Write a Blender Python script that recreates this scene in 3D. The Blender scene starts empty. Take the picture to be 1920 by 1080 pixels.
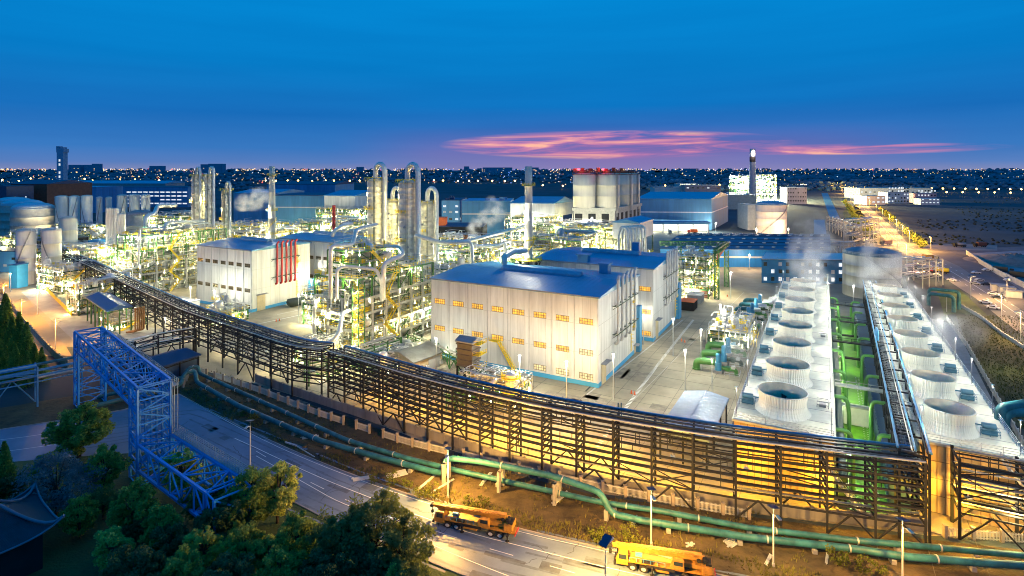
import bpy, math, random
from mathutils import Vector, Matrix, noise
R = random.Random(7)
PI = math.pi
SC = bpy.context.scene
COL = SC.collection
# ---------------------------------------------------------------- camera geometry (1920-wide photograph, focal 1060 px, eye 60 m up)
F, HX, HY, CH = 1060.0, 960.0, 318.0, 60.0
def G(px, py, z=0.0):
    D = (CH - z) * F / (py - HY)
    return Vector(((px - HX) / F * D, D, z))
def T(px, py, D):
    return Vector(((px - HX) / F * D, D, CH - (py - HY) * D / F))
def at(px, D, z=0.0):
    return Vector(((px - HX) / F * D, D, z))
def Zat(py, D): return CH - (py - HY) * D / F
V = Vector((0.483, 0.8756, 0)).normalized()
U = Vector((-V.y, V.x, 0))
UP = Vector((0, 0, 1))
def reach(p, d, px):
    k = (px - HX) / F
    return (k * p.y - p.x) / (d.x - k * d.y)
# ---------------------------------------------------------------- mesh building
class MB:
    def __init__(s): s.v = []; s.f = []; s.m = []; s.s = []
    def add(s, vs, fs, mi=0, sm=False):
        o = len(s.v)
        s.v.extend([(q[0], q[1], q[2]) for q in vs])
        for f in fs:
            s.f.append(tuple(i + o for i in f)); s.m.append(mi); s.s.append(sm)
    def para(s, p, a, b, c, mi=0):
        p = Vector(p); a = Vector(a); b = Vector(b); c = Vector(c)
        s.add([p, p+a, p+a+b, p+b, p+c, p+a+c, p+a+b+c, p+b+c],
              [(0,3,2,1), (4,5,6,7), (0,1,5,4), (1,2,6,5), (2,3,7,6), (3,0,4,7)], mi)
    def box(s, c, sx, sy, sz, mi=0, X=None, Y=None):
        X = X or Vector((1,0,0)); Y = Y or Vector((0,1,0))
        c = Vector(c)
        s.para(c - X*sx/2 - Y*sy/2 - UP*sz/2, X*sx, Y*sy, UP*sz, mi)
    def beam(s, a, b, w=0.3, h=None, mi=0):
        h = h or w
        a = Vector(a); b = Vector(b); d = b - a
        if d.length < 1e-4: return
        d.normalize()
        x = d.cross(UP)
        if x.length < 1e-3: x = Vector((1,0,0)) if abs(d.z) < .5 else U.copy()
        x.normalize(); y = x.cross(d).normalized()
        s.para(a - x*w/2 - y*h/2, x*w, y*h, b - a, mi)
    def tube(s, pts, r, n=8, mi=0, elbow=0.0, caps=True):
        P = [Vector(p) for p in pts]
        if elbow > 0 and len(P) > 2:
            Q = [P[0]]
            for i in range(1, len(P)-1):
                a = P[i-1]-P[i]; b = P[i+1]-P[i]
                e = min(elbow, a.length*.45, b.length*.45)
                if a.length < 1e-4 or b.length < 1e-4: continue
                a.normalize(); b.normalize()
                if a.dot(b) < -0.99: Q.append(P[i]); continue
                A = P[i]+a*e; B = P[i]+b*e
                for t in (0, .33, .67, 1):
                    Q.append(A*(1-t)**2 + P[i]*2*t*(1-t) + B*t*t)
            Q.append(P[-1]); P = Q
        vs = []; fs = []
        d0 = (P[1]-P[0]).normalized()
        x = d0.cross(UP)
        if x.length < 1e-2: x = Vector((1,0,0))
        x.normalize()
        k = len(P)
        for i in range(k):
            if i == 0: d = P[1]-P[0]
            elif i == k-1: d = P[-1]-P[-2]
            else: d = (P[i+1]-P[i]).normalized() + (P[i]-P[i-1]).normalized()
            if d.length < 1e-6: d = Vector((0,0,1))
            d.normalize()
            x = x - d*x.dot(d)
            if x.length < 1e-3: x = d.orthogonal()
            x.normalize(); y = d.cross(x)
            rr = r[i] if isinstance(r, (list, tuple)) else r
            for j in range(n):
                an = 2*PI*j/n
                vs.append(P[i] + x*math.cos(an)*rr + y*math.sin(an)*rr)
        for i in range(k-1):
            for j in range(n):
                a = i*n+j; b = i*n+(j+1) % n
                fs.append((a, b, b+n, a+n))
        s.add(vs, fs, mi, True)
        if caps:
            s.add(vs[:n], [tuple(range(n-1, -1, -1))], mi)
            s.add(vs[-n:], [tuple(range(n))], mi)
    def lathe(s, c, prof, n=24, mi=0, sm=True, rib=0.0, ax=None):
        c = Vector(c); vs = []; fs = []
        if ax is None: X, Y, Z = Vector((1,0,0)), Vector((0,1,0)), UP
        else:
            Z = Vector(ax).normalized(); X = Z.orthogonal().normalized(); Y = Z.cross(X)
        for (r, z) in prof:
            for j in range(n):
                an = 2*PI*j/n
                rr = r + (rib if j % 2 and r > .3 else 0)
                vs.append(c + X*math.cos(an)*rr + Y*math.sin(an)*rr + Z*z)
        for i in range(len(prof)-1):
            for j in range(n):
                a = i*n+j; b = i*n+(j+1) % n
                fs.append((a, b, b+n, a+n))
        s.add(vs, fs, mi, sm)
    def cyl(s, c, r, h, n=16, mi=0, r2=None, dome=0.0, ax=None):
        r2 = r if r2 is None else r2
        prof = [(0.001, 0), (r, 0), (r2, h)]
        if dome:
            prof += [(r2*math.cos(t*PI/2), h + dome*math.sin(t*PI/2)) for t in (.25, .5, .75)] + [(0.001, h+dome)]
        else: prof += [(0.001, h)]
        # flat-shaded cap handled by separate loops
        s.lathe(c, prof[1:3], n, mi, True, ax=ax)
        s.lathe(c, prof[:2], n, mi, False, ax=ax)
        s.lathe(c, prof[2:], n, mi, bool(dome), ax=ax)
    def vessel(s, a, b, r, n=14, mi=0):
        a = Vector(a); b = Vector(b); L = (b-a).length
        pr = [(0.001, -r*.45), (r*.6, -r*.36), (r*.9, -r*.16), (r, 0), (r, L), (r*.9, L+r*.16), (r*.6, L+r*.36), (.001, L+r*.45)]
        s.lathe(a, pr, n, mi, True, ax=(b-a))
    def prism(s, poly, z0, z1, mi=0):
        n = len(poly)
        vs = [(p[0], p[1], z0) for p in poly] + [(p[0], p[1], z1) for p in poly]
        fs = [tuple(range(n-1, -1, -1)), tuple(range(n, 2*n))] + [(i, (i+1) % n, (i+1) % n+n, i+n) for i in range(n)]
        s.add(vs, fs, mi)
    def rail(s, pts, h=1.1, w=0.07, step=2.0, mi=0, mids=2):
        for a, b in zip(pts[:-1], pts[1:]):
            a = Vector(a); b = Vector(b)
            for k in range(mids):
                z = UP*(h*(k+1)/mids)
                s.beam(a+z, b+z, w, w, mi)
            n = max(1, int((b-a).length/step))
            for i in range(n+1):
                q = a.lerp(b, i/n); s.beam(q, q+UP*h, w, w, mi)
    def build(s, name, mats, parent=None, origin=None):
        if not isinstance(mats, (list, tuple)): mats = [mats]
        if parent is not None: o = wloc(parent)
        elif origin is not None: o = Vector(origin)
        else:
            xs = [q[0] for q in s.v]; ys = [q[1] for q in s.v]; zs = [q[2] for q in s.v]
            o = Vector(((min(xs)+max(xs))/2, (min(ys)+max(ys))/2, min(zs)))
        me = bpy.data.meshes.new(name)
        me.from_pydata([(q[0]-o[0], q[1]-o[1], q[2]-o[2]) for q in s.v], [], s.f)
        for m in mats: me.materials.append(m)
        me.polygons.foreach_set('material_index', s.m)
        me.polygons.foreach_set('use_smooth', s.s)
        me.update()
        ob = bpy.data.objects.new(name, me); COL.objects.link(ob)
        if parent is not None: ob.parent = parent
        else: ob.location = o
        return ob
def wloc(o):
    l = Vector((0,0,0))
    while o is not None:
        l += o.location; o = o.parent
    return l
def tag(o, label, cat, group=None, kind=None):
    o['label'] = label; o['category'] = cat
    if group: o['group'] = group
    if kind: o['kind'] = kind
    return o
def thing(name, label, cat, loc, group=None, rz=0.0):
    o = bpy.data.objects.new(name, None); COL.objects.link(o)
    o.location = loc; o.rotation_euler = (0, 0, rz); o.empty_display_size = .5
    return tag(o, label, cat, group)
KIDS = {}
def kids(o):
    return [c for c in bpy.data.objects if c.parent == o]
def dup(root, loc, rz=0.0, label=None, sc=None):
    r = root.copy(); COL.objects.link(r); r.location = loc; r.rotation_euler = (0, 0, rz)
    if sc: r.scale = (sc, sc, sc)
    if label: r['label'] = label
    def rec(a, b):
        if a.name not in KIDS: KIDS[a.name] = list(a.children)
        for ch in KIDS[a.name]:
            c = ch.copy(); COL.objects.link(c); c.parent = b; rec(ch, c)
    rec(root, r)
    return r
def struct(mb, name, m):
    o = mb.build(name, m); o['kind'] = 'structure'; return o
# ---------------------------------------------------------------- materials
MT = {}
def mat(name, col, rough=.6, metal=0.0, var=.2, scale=.35, bump=0.0, bscale=4.0, emit=None, es=0.0, streak=False, spec=.5, wave=0.0, wscale=1.0, wdir='X', detail=6):
    if name in MT: return MT[name]
    m = bpy.data.materials.new(name); m.use_nodes = True; MT[name] = m
    nt = m.node_tree; N = nt.nodes; L = nt.links
    b = N['Principled BSDF']
    b.inputs['Roughness'].default_value = rough; b.inputs['Metallic'].default_value = metal
    b.inputs['Specular IOR Level'].default_value = spec
    geo = N.new('ShaderNodeNewGeometry')
    src = geo.outputs['Position']
    if var > 0:
        mp = N.new('ShaderNodeMapping'); L.new(src, mp.inputs[0])
        if streak: mp.inputs['Scale'].default_value = (1, 1, .12)
        no = N.new('ShaderNodeTexNoise'); no.inputs['Scale'].default_value = scale; no.inputs['Detail'].default_value = detail
        no.inputs['Roughness'].default_value = .65
        L.new(mp.outputs[0], no.inputs['Vector'])
        cr = N.new('ShaderNodeValToRGB'); L.new(no.outputs['Fac'], cr.inputs[0])
        cr.color_ramp.elements[0].position = .3; cr.color_ramp.elements[1].position = .7
        lo = [max(0, c*(1-var)) for c in col]; hi = [min(1, c*(1+var*.6)) for c in col]
        cr.color_ramp.elements[0].color = (*lo, 1); cr.color_ramp.elements[1].color = (*hi, 1)
        L.new(cr.outputs[0], b.inputs['Base Color'])
        mr = N.new('ShaderNodeMapRange'); L.new(no.outputs['Fac'], mr.inputs[0])
        mr.inputs[3].default_value = max(0.02, rough-.12); mr.inputs[4].default_value = min(1, rough+.12)
        L.new(mr.outputs[0], b.inputs['Roughness'])
    else: b.inputs['Base Color'].default_value = (*col, 1)
    last = None
    if wave:
        tc = N.new('ShaderNodeTexCoord')
        wv = N.new('ShaderNodeTexWave'); wv.inputs['Scale'].default_value = wscale; wv.bands_direction = wdir
        mp2 = N.new('ShaderNodeMapping'); L.new(src, mp2.inputs[0]); mp2.inputs['Rotation'].default_value = (0, 0, -math.atan2(U.y, U.x) if wdir == 'X' else 0)
        L.new(mp2.outputs[0], wv.inputs['Vector'])
        bp = N.new('ShaderNodeBump'); bp.inputs['Strength'].default_value = wave; bp.inputs['Distance'].default_value = .1
        L.new(wv.outputs['Fac'], bp.inputs['Height']); last = bp
    if bump:
        n2 = N.new('ShaderNodeTexNoise'); n2.inputs['Scale'].default_value = bscale; n2.inputs['Detail'].default_value = 5
        L.new(src, n2.inputs['Vector'])
        bp = N.new('ShaderNodeBump'); bp.inputs['Strength'].default_value = bump; bp.inputs['Distance'].default_value = .2
        L.new(n2.outputs['Fac'], bp.inputs['Height'])
        if last: L.new(last.outputs[0], bp.inputs['Normal'])
        last = bp
    if last: L.new(last.outputs[0], b.inputs['Normal'])
    if emit:
        b.inputs['Emission Color'].default_value = (*emit, 1); b.inputs['Emission Strength'].default_value = es
    return m
m_ground = mat('ground_soil', (.04,.06,.07), .95, var=.6, scale=.01, bump=.4, bscale=.6)  # bluish base includes some distance haze as colour
m_verge = mat('verge_soil', (.085,.062,.026), .95, var=.8, scale=.16, detail=10, bump=1.0, bscale=1.2)
m_grass = mat('grass_green', (.05,.09,.02), .9, var=.6, scale=.15, bump=.8, bscale=2.5)
m_asph = mat('asphalt', (.15,.21,.30), .5, var=.35, scale=.09, detail=10, bump=.12, bscale=6, spec=.4)  # blue in the albedo stands in for sky reflected by the road
m_asph2 = mat('asphalt_far', (.22,.2,.18), .7, var=.25, scale=.05)
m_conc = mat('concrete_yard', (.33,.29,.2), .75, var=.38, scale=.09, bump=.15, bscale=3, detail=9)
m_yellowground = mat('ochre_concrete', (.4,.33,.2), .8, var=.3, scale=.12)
m_mark = mat('road_paint', (.8,.8,.76), .6, var=.12, scale=1)
m_kerb = mat('kerb_concrete', (.3,.3,.29), .8, var=.3)
m_water = mat('water_blue', (.05,.13,.2), .35, var=.15, bump=.15, bscale=.4)
m_green_floor = mat('green_basin', (.11,.3,.012), .5, var=.4, scale=.3, bump=.2)
m_white = mat('white_cladding', (.66,.66,.62), .55, var=.22, scale=.45, streak=True, wave=.08, wscale=1.4)
m_white2 = mat('white_tank_paint', (.66,.65,.6), .5, var=.16, scale=.5, streak=True)
m_blueroof = mat('blue_sheet_roof', (.11,.33,.5), .38, var=.22, scale=.12, wave=.3, wscale=1.2, wdir='X')
m_bluewall = mat('blue_cladding', (.07,.28,.5), .5, var=.25, scale=.25, streak=True, wave=.3, wscale=1.2)
m_blueband = mat('blue_band', (.06,.34,.62), .5, var=.1)
m_navy = mat('navy_sheet', (.02,.06,.13), .5, var=.4, scale=.4)
m_navyroof = mat('navy_roof', (.015,.045,.12), .55, var=.3, scale=.4, wave=.3, wscale=1)
m_rib = mat('ribbed_fibreglass', (.7,.69,.6), .5, var=.12, scale=.6, streak=True)
m_ribin = mat('stack_inside', (.85,.7,.5), .7, var=.3)  # pale warm albedo stands in for lit mist, offsets blue skylight
m_silver = mat('silver_cladding', (.78,.77,.68), .33, metal=.45, var=.18, scale=.8)
m_silver2 = mat('dull_silver', (.56,.56,.5), .45, metal=.3, var=.3, scale=.6)
m_green = mat('green_steel', (.05,.17,.04), .5, var=.25)
m_dgreen = mat('dark_green_steel', (.03,.07,.04), .5, var=.25)
m_dark = mat('dark_steel', (.026,.028,.032), .7, spec=.15, var=.3)
m_darktray = mat('dark_tray', (.02,.028,.04), .6, metal=.0, var=.4, scale=.6)
m_yellow = mat('yellow_paint', (.95,.68,.03), .5, var=.15)
m_cream = mat('cream_wall', (.6,.5,.3), .7, var=.2)
m_fconc = mat('frame_concrete', (.5,.49,.42), .8, var=.25, scale=.6)
m_wallconc = mat('grey_wall', (.22,.21,.2), .85, var=.35, scale=.4, streak=True)
m_orangewall = mat('basin_wall', (.5,.36,.2), .8, var=.3, scale=.3, streak=True)
m_red = mat('red_paint', (.6,.04,.03), .45, var=.15)
m_rust = mat('rust_brown', (.16,.06,.035), .7, var=.4)
m_truss = mat('truss_blue', (.012,.3,.72), .4, var=.15)
m_teal = mat('teal_pipe', (.03,.16,.18), .55, var=.6, scale=.5, detail=10, bump=.05)
m_gpipe = mat('green_pipe', (.09,.27,.07), .4, var=.25)
m_bpipe = mat('blue_pipe', (.05,.26,.5), .55, var=.2)
m_bmotor = mat('blue_motor', (.08,.33,.55), .4, var=.25)
m_pale = mat('pale_grey', (.55,.56,.54), .6, var=.2)
m_grey = mat('mid_grey', (.28,.29,.3), .6, var=.25)
m_black = mat('black_rubber', (.02,.02,.02), .6, var=.2)
m_tarp = mat('black_tarp', (.02,.035,.03), .5, var=.4, bump=.4)
m_cyel = mat('crane_yellow', (.46,.23,.035), .5, var=.4, scale=1.6, detail=10)
m_glass = mat('dark_glass', (.02,.03,.04), .08, var=0)
m_trunk = mat('bark', (.05,.035,.025), .9, var=.4, scale=2)
m_tile = mat('slate_tile', (.03,.035,.05), .6, var=.4, scale=1, wave=.6, wscale=1.5)
m_orange = mat('orange_cladding', (.75,.14,.03), .6, var=.15)
m_silo = mat('silo_white', (.7,.66,.54), .6, var=.2, scale=.25, streak=True)
m_debris = mat('pale_sheet', (.5,.52,.5), .5, var=.2)
def emat(name, col, s, var=0.0, vs=1.0):
    m = bpy.data.materials.new(name); m.use_nodes = True
    nt = m.node_tree; b = nt.nodes['Principled BSDF']
    b.inputs['Base Color'].default_value = (.1,.1,.1,1)
    b.inputs['Emission Color'].default_value = (*col, 1); b.inputs['Emission Strength'].default_value = s
    if var:
        g = nt.nodes.new('ShaderNodeNewGeometry'); n = nt.nodes.new('ShaderNodeTexNoise'); n.inputs['Scale'].default_value = vs
        nt.links.new(g.outputs['Position'], n.inputs['Vector'])
        mr = nt.nodes.new('ShaderNodeMapRange'); mr.inputs[1].default_value = .3; mr.inputs[2].default_value = .7
        mr.inputs[3].default_value = s*(1-var); mr.inputs[4].default_value = s*(1+var)
        nt.links.new(n.outputs['Fac'], mr.inputs[0]); nt.links.new(mr.outputs[0], b.inputs['Emission Strength'])
    m.cycles.emission_sampling = 'NONE'
    return m
e_win = emat('lit_window', (1,.5,.035), 1.15, .5, .8)
e_winw = emat('lit_window_white', (.85,.93,1), .9, .4, .8)
e_lampw = emat('lamp_white', (1,.98,.8), 40)
e_lampy = emat('lamp_sodium', (1,.55,.12), 25)
e_red = emat('lamp_red', (1,.03,.05), 12)
e_citya = emat('city_warm', (1,.6,.22), 2.2)
e_cityb = emat('city_white', (.9,.95,1), 1.6)
e_cityc = emat('city_blue', (.15,.35,1), 1.5)
e_cityd = emat('city_red', (1,.12,.1), 1.5)
WHITE = (1, .96, .74); UNITC = (1, .86, .38); COOL = (.97, 1, .85); SOD = (1, .6, .16)
NL = [0]
LK = 1.0
def light(p, W, col=WHITE, r=.35, parent=None, name='lamp_light'):
    l = bpy.data.lights.new(name, 'POINT'); l.energy = W*LK; l.color = col; l.shadow_soft_size = r
    o = bpy.data.objects.new(name, l); COL.objects.link(o)
    p = Vector(p)
    if parent is not None: o.parent = parent; o.location = p - wloc(parent)
    else: o.location = p
    NL[0] += 1
    return o
# ================================================================ the setting
def sheet(name, pts, z, m):
    mb = MB(); mb.add([(p[0], p[1], z) for p in pts], [tuple(range(len(pts)))])
    o = struct(mb, name, m); return o
def gp(*L): return [G(x, y) for x, y in L]
def ccw(p):
    a = sum(p[i][0]*p[(i+1) % len(p)][1]-p[(i+1) % len(p)][0]*p[i][1] for i in range(len(p)))
    return p if a > 0 else p[::-1]
mb = MB()
for i in range(1):
    mb.add([(-16000,-400,0),(16000,-400,0),(16000,26000,0),(-16000,26000,0)], [(0,1,2,3)])
struct(mb, 'ground', m_ground)
# plant yard concrete: behind the front rack
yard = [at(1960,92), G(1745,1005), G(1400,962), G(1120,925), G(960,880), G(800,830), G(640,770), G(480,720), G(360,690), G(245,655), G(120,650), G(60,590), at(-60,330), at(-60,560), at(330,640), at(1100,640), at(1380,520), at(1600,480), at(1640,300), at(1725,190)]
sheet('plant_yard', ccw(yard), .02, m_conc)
# main road
H1C = G(1150, 745)
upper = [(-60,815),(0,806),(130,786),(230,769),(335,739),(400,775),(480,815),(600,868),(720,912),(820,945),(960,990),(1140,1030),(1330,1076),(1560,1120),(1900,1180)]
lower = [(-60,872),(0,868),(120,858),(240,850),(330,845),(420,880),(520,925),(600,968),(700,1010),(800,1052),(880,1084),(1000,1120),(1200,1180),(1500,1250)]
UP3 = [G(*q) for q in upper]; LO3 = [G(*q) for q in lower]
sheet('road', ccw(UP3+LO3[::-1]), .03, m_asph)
def resample(P, step):
    out = [P[0].copy()]
    acc = 0
    for a, b in zip(P[:-1], P[1:]):
        L = (b-a).length
        t = step-acc
        while t < L:
            out.append(a.lerp(b, t/L)); t += step
        acc = (acc+L) % step if L else acc
    out.append(P[-1].copy()); return out
def smooth(P, it=3):
    for _ in range(it):
        Q = [P[0]]
        for a, b in zip(P[:-1], P[1:]):
            Q += [a.lerp(b, .25), a.lerp(b, .75)]
        Q.append(P[-1]); P = Q
    return P
def strip(mb, P, w, z, dash=None, mi=0):
    P = smooth([Vector(p) for p in P], 2)
    if dash:
        Q = resample(P, dash[0]+dash[1]); 
        for a, b in zip(Q[:-1], Q[1:]):
            d = (b-a).normalized(); n = Vector((-d.y, d.x, 0))*w/2; e = a+d*dash[0]
            mb.add([(a-n)+UP*z, (e-n)+UP*z, (e+n)+UP*z, (a+n)+UP*z], [(0,1,2,3)], mi)
        return
    for a, b in zip(P[:-1], P[1:]):
        d = (b-a); 
        if d.length < .01: continue
        d.normalize(); n = Vector((-d.y, d.x, 0))*w/2
        mb.add([(a-n)+UP*z, (b-n)+UP*z, (b+n)+UP*z, (a+n)+UP*z], [(0,1,2,3)], mi)
mb = MB()
strip(mb, gp((440,822),(480,840),(590,892),(690,932),(770,962),(880,1000),(960,1020),(1150,1068),(1300,1100)), .16, .045)
strip(mb, gp((480,855),(570,905),(640,945),(700,962),(800,1018),(905,1062),(1000,1098),(1200,1160)), .14, .045)
strip(mb, gp((480,846),(580,905),(700,962),(800,990),(910,1028),(1080,1075),(1200,1110)), .14, .045, dash=(4,6))
strip(mb, gp((350,748),(480,820),(600,873),(720,917),(820,950),(960,995),(1140,1035),(1330,1081)), .12, .045)
strip(mb, gp((0,825),(60,818),(200,795)), .15, .045); strip(mb, gp((0,848),(60,840),(200,820)), .15, .045)
struct(mb, 'road_markings', m_mark)
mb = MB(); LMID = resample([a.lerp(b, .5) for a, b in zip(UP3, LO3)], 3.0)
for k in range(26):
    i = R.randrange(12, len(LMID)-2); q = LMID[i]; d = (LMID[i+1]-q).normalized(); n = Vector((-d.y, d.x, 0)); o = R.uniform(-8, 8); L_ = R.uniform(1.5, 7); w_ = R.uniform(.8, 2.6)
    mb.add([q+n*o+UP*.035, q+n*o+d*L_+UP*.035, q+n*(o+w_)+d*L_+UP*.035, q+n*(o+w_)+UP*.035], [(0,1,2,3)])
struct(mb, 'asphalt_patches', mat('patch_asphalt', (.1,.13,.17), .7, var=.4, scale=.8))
mb = MB()
for o in (-7.4, -5.6, -3.4, -1.6, 1.8, 3.6, 6.0, 7.6):
    A = [LMID[i] + Vector((-(LMID[i+1]-LMID[i]).normalized().y, (LMID[i+1]-LMID[i]).normalized().x, 0))*(o+.25*math.sin(i*.21+o)) for i in range(8, len(LMID)-1)]
    for a, b in zip(A[:-1], A[1:]):
        if R.random() < .12: continue
        d = (b-a).normalized(); n = Vector((-d.y, d.x, 0))*R.uniform(.15, .3); mb.add([a-n+UP*.039, b-n+UP*.039, b+n+UP*.039, a+n+UP*.039], [(0,1,2,3)])
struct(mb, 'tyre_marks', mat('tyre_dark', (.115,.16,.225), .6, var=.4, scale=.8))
mb = MB()
for k in range(34):
    q = LMID[R.randrange(10, len(LMID)-2)] + Vector((R.uniform(-9, 9), R.uniform(-6, 6), .041)); d = Vector((R.uniform(-1,1), R.uniform(-1,1), 0)).normalized()
    for j in range(R.randint(3, 9)):
        d2_ = (d + Vector((R.uniform(-.6,.6), R.uniform(-.6,.6), 0))).normalized(); e = q + d2_*R.uniform(.5, 1.3); n = Vector((-d2_.y, d2_.x, 0))*.035; mb.add([q-n, e-n, e+n, q+n], [(0,1,2,3)]); q = e
struct(mb, 'asphalt_cracks', m_black)
mb = MB()
for k in range(46):
    q = G(R.uniform(480, 1330), R.uniform(600, 790)); q.z = 0; ax = U if R.random() < .5 else V; bx = V if ax is U else U; L_ = R.uniform(3, 14); w_ = R.uniform(1, 5)
    mb.add([q+UP*.036, q+ax*L_+UP*.036, q+ax*L_+bx*w_+UP*.036, q+bx*w_+UP*.036], [(0,1,2,3)] if ax is V else [(0,3,2,1)])
struct(mb, 'concrete_patches', mat('patch_concrete', (.27,.24,.175), .8, var=.5, scale=.4, detail=10))
mb = MB()
for i in range(-14, 12): 
    a = H1C + U*i*7; mb.beam(a-V*40+UP*.03, a+V*95+UP*.03, .09, .03)
for j in range(-6, 14):
    a = H1C + V*j*7; mb.beam(a-U*95+UP*.03, a+U*80+UP*.03, .09, .03)
struct(mb, 'slab_joints', mat('joint_dark', (.13,.12,.09), .9))
# verge with soil
vup = [(1920,1075),(1745,1050),(1400,1008),(1120,950),(960,910),(800,870),(640,815),(480,760),(372,705),(180,760),(0,790)]
vv = [G(x, y-42 if x > 380 else y-18) for x, y in vup]
vv = [G(2000,1040), G(1745,1012), G(1400,968), G(1120,930), G(960,888), G(800,838), G(640,778), G(480,728), G(372,696), G(180,735), G(0,765), G(-60,770)]
sheet('verge', ccw([p for p in vv]+UP3+[G(2100,1180)]), .025, m_verge)
KB = MB()
for a, b in zip(smooth(UP3[4:], 2)[:-1], smooth(UP3[4:], 2)[1:]):
    KB.beam(a+UP*.06, b+UP*.06, .25, .18)
for a, b in zip(smooth(LO3[4:], 2)[:-1], smooth(LO3[4:], 2)[1:]):
    KB.beam(a+UP*.06, b+UP*.06, .25, .18)
for a, b in zip(UP3[0:4], UP3[1:5]): KB.beam(a+UP*.06, b+UP*.06, .25, .18)
struct(KB, 'kerb', m_kerb)
# near bank under the trees
sheet('bank', ccw(LO3+[Vector((120,10,0)), Vector((-160,10,0))]), .026, m_grass)
# plant inner roads
mb = MB(); a = G(1122,735); 
strip(mb, [G(1120,838)-U*0, G(1190,742), G(1250,662), G(1300,600)], .9, .045, dash=(.35,.55))
struct(mb, 'crossing_marks', m_mark)
mb = MB(); strip(mb, [G(1180,758), G(1300,640), G(1395,548)], .12, .045); strip(mb, [G(1100,740), G(1200,665), G(1280,600)], .5, .045)
struct(mb, 'yard_lines', mat('faded_paint', (.5,.48,.42), .8))
mb = MB(); strip(mb, [G(482,608), G(600,583)], .3, .045); strip(mb, [G(520,590), G(595,574)], .15, .045); struct(mb, 'yard_marking', m_mark)
mb = MB()
for pts in ([(1148,672),(1190,640)],[(1092,728),(1125,695)],[(1230,600),(1290,556)],[(1056,764),(1085,744)],[(1018,765),(1050,738)]):
    strip(mb, gp(*[(x*1.0+6, y+6) for x, y in pts]), .5, .046)
struct(mb, 'drain_channel', m_black)
# left plant road
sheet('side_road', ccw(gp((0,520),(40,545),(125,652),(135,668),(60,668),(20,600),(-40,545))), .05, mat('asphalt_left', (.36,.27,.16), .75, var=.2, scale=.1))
sheet('pale_apron', ccw(gp((40,548),(90,545),(135,575),(240,605),(340,625),(340,640),(235,660),(140,640))), .06, mat('apron_concrete', (.42,.39,.33), .8, var=.35, scale=.15, detail=8))
# green basin floor between the cooling blocks
# far road on the right
RL = [(1556,344),(1572,352),(1592,372),(1622,405),(1650,440),(1668,458),(1690,472),(1760,515),(1830,560),(1920,632),(2000,690)]
RR = [(1562,344),(1583,352),(1610,372),(1650,405),(1680,432),(1702,456),(1735,466),(1800,500),(1870,540),(1960,596),(2060,650)]
sheet('far_road', ccw(gp(*RL)+gp(*RR)[::-1]), .04, m_asph2)
sheet('cross_road', ccw(gp((1600,456),(1740,457),(1870,459),(1870,470),(1740,468),(1600,463))), .05, m_asph2)
mb = MB()
for k in (.3,.5,.7):
    strip(mb, [G(*a).lerp(G(*b), k) for a, b in zip(RL, RR)], .3, .06, dash=None if k == .5 else (4,8))
struct(mb, 'lane_lines', m_mark)
sheet('parking_ground', ccw(gp((1735,470),(1920,462),(2100,480),(2100,620),(1920,585),(1800,500))), .045, mat('dusty_ground', (.13,.12,.13), .85, var=.45, scale=.05))
sheet('stockyard', ccw(gp((1815,475),(1920,470),(2100,480),(2100,600),(1920,548))), .055, mat('pale_dust', (.28,.27,.28), .85, var=.3, scale=.04))
sheet('verge_lawn', ccw(gp((1755,540),(1800,543),(1850,590),(1770,590))), .05, m_grass)
sheet('field', ccw(gp((1790,585),(1850,592),(1960,690),(2100,800),(2100,900),(1890,790),(1815,650))), .05, mat('rough_field', (.045,.055,.018), .95, var=.7, scale=.08, bump=.8, bscale=1.5))
sheet('service_path', ccw(gp((1722,590),(1790,610),(1900,830),(1870,870),(1790,720))), .07, mat('path_grey', (.22,.23,.25), .7, var=.3, scale=.2))
sheet('canal', ccw(gp((1540,362),(1552,362),(1575,409),(1556,409))), .05, m_water)
sheet('canal_basin', ccw(gp((1526,412),(1546,412),(1551,447),(1526,447))), .05, m_water)
sheet('verge_strip', ccw(gp((1592,380),(1640,430),(1650,455),(1600,455),(1580,400))), .03, m_grass)
# world
w = bpy.data.worlds.new('World'); SC.world = w; w.use_nodes = True
nt = w.node_tree; N = nt.nodes; L = nt.links
bg = N['Background']
tc = N.new('ShaderNodeTexCoord'); sep = N.new('ShaderNodeSeparateXYZ'); L.new(tc.outputs['Generated'], sep.inputs[0])
def ramp(src, els, interp='LINEAR'):
    r = N.new('ShaderNodeValToRGB'); r.color_ramp.interpolation = interp
    e = r.color_ramp.elements
    while len(e) < len(els): e.new(.5)
    for i, (p, c) in enumerate(els):
        e[i].position = p; e[i].color = (*c, 1) if len(c) == 3 else c
    if src is not None: L.new(src, r.inputs[0])
    return r
def mth(op, a, b=None, c=None):
    n = N.new('ShaderNodeMath'); n.operation = op
    for i, q in enumerate((a, b, c)):
        if q is None: continue
        if isinstance(q, (int, float)): n.inputs[i].default_value = q
        else: L.new(q, n.inputs[i])
    return n.outputs[0]
def s2l(r, g, b):
    return tuple(((c/255+.055)/1.055)**2.4 if c > 10 else c/255/12.92 for c in (r, g, b))
zz = sep.outputs['Z']
base = ramp(zz, [(0.0, s2l(126,136,180)), (.012, s2l(86,124,186)), (.035, s2l(56,118,188)), (.09, s2l(24,108,184)), (.17, s2l(6,122,196)), (.3, s2l(2,134,208)), (.7, s2l(0,110,190))])
warm = ramp(zz, [(0.0, s2l(136,124,178)), (.03, s2l(128,108,172)), (.05, s2l(98,104,176)), (.075, s2l(48,108,184)), (.11, s2l(12,116,192)), (.17, s2l(8,120,194)), (.3, s2l(2,134,208))])
# azimuth as x/y
azr = N.new('ShaderNodeMath'); azr.operation = 'ARCTAN2'; L.new(sep.outputs['X'], azr.inputs[0]); L.new(sep.outputs['Y'], azr.inputs[1])
az = azr.outputs[0]
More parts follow.
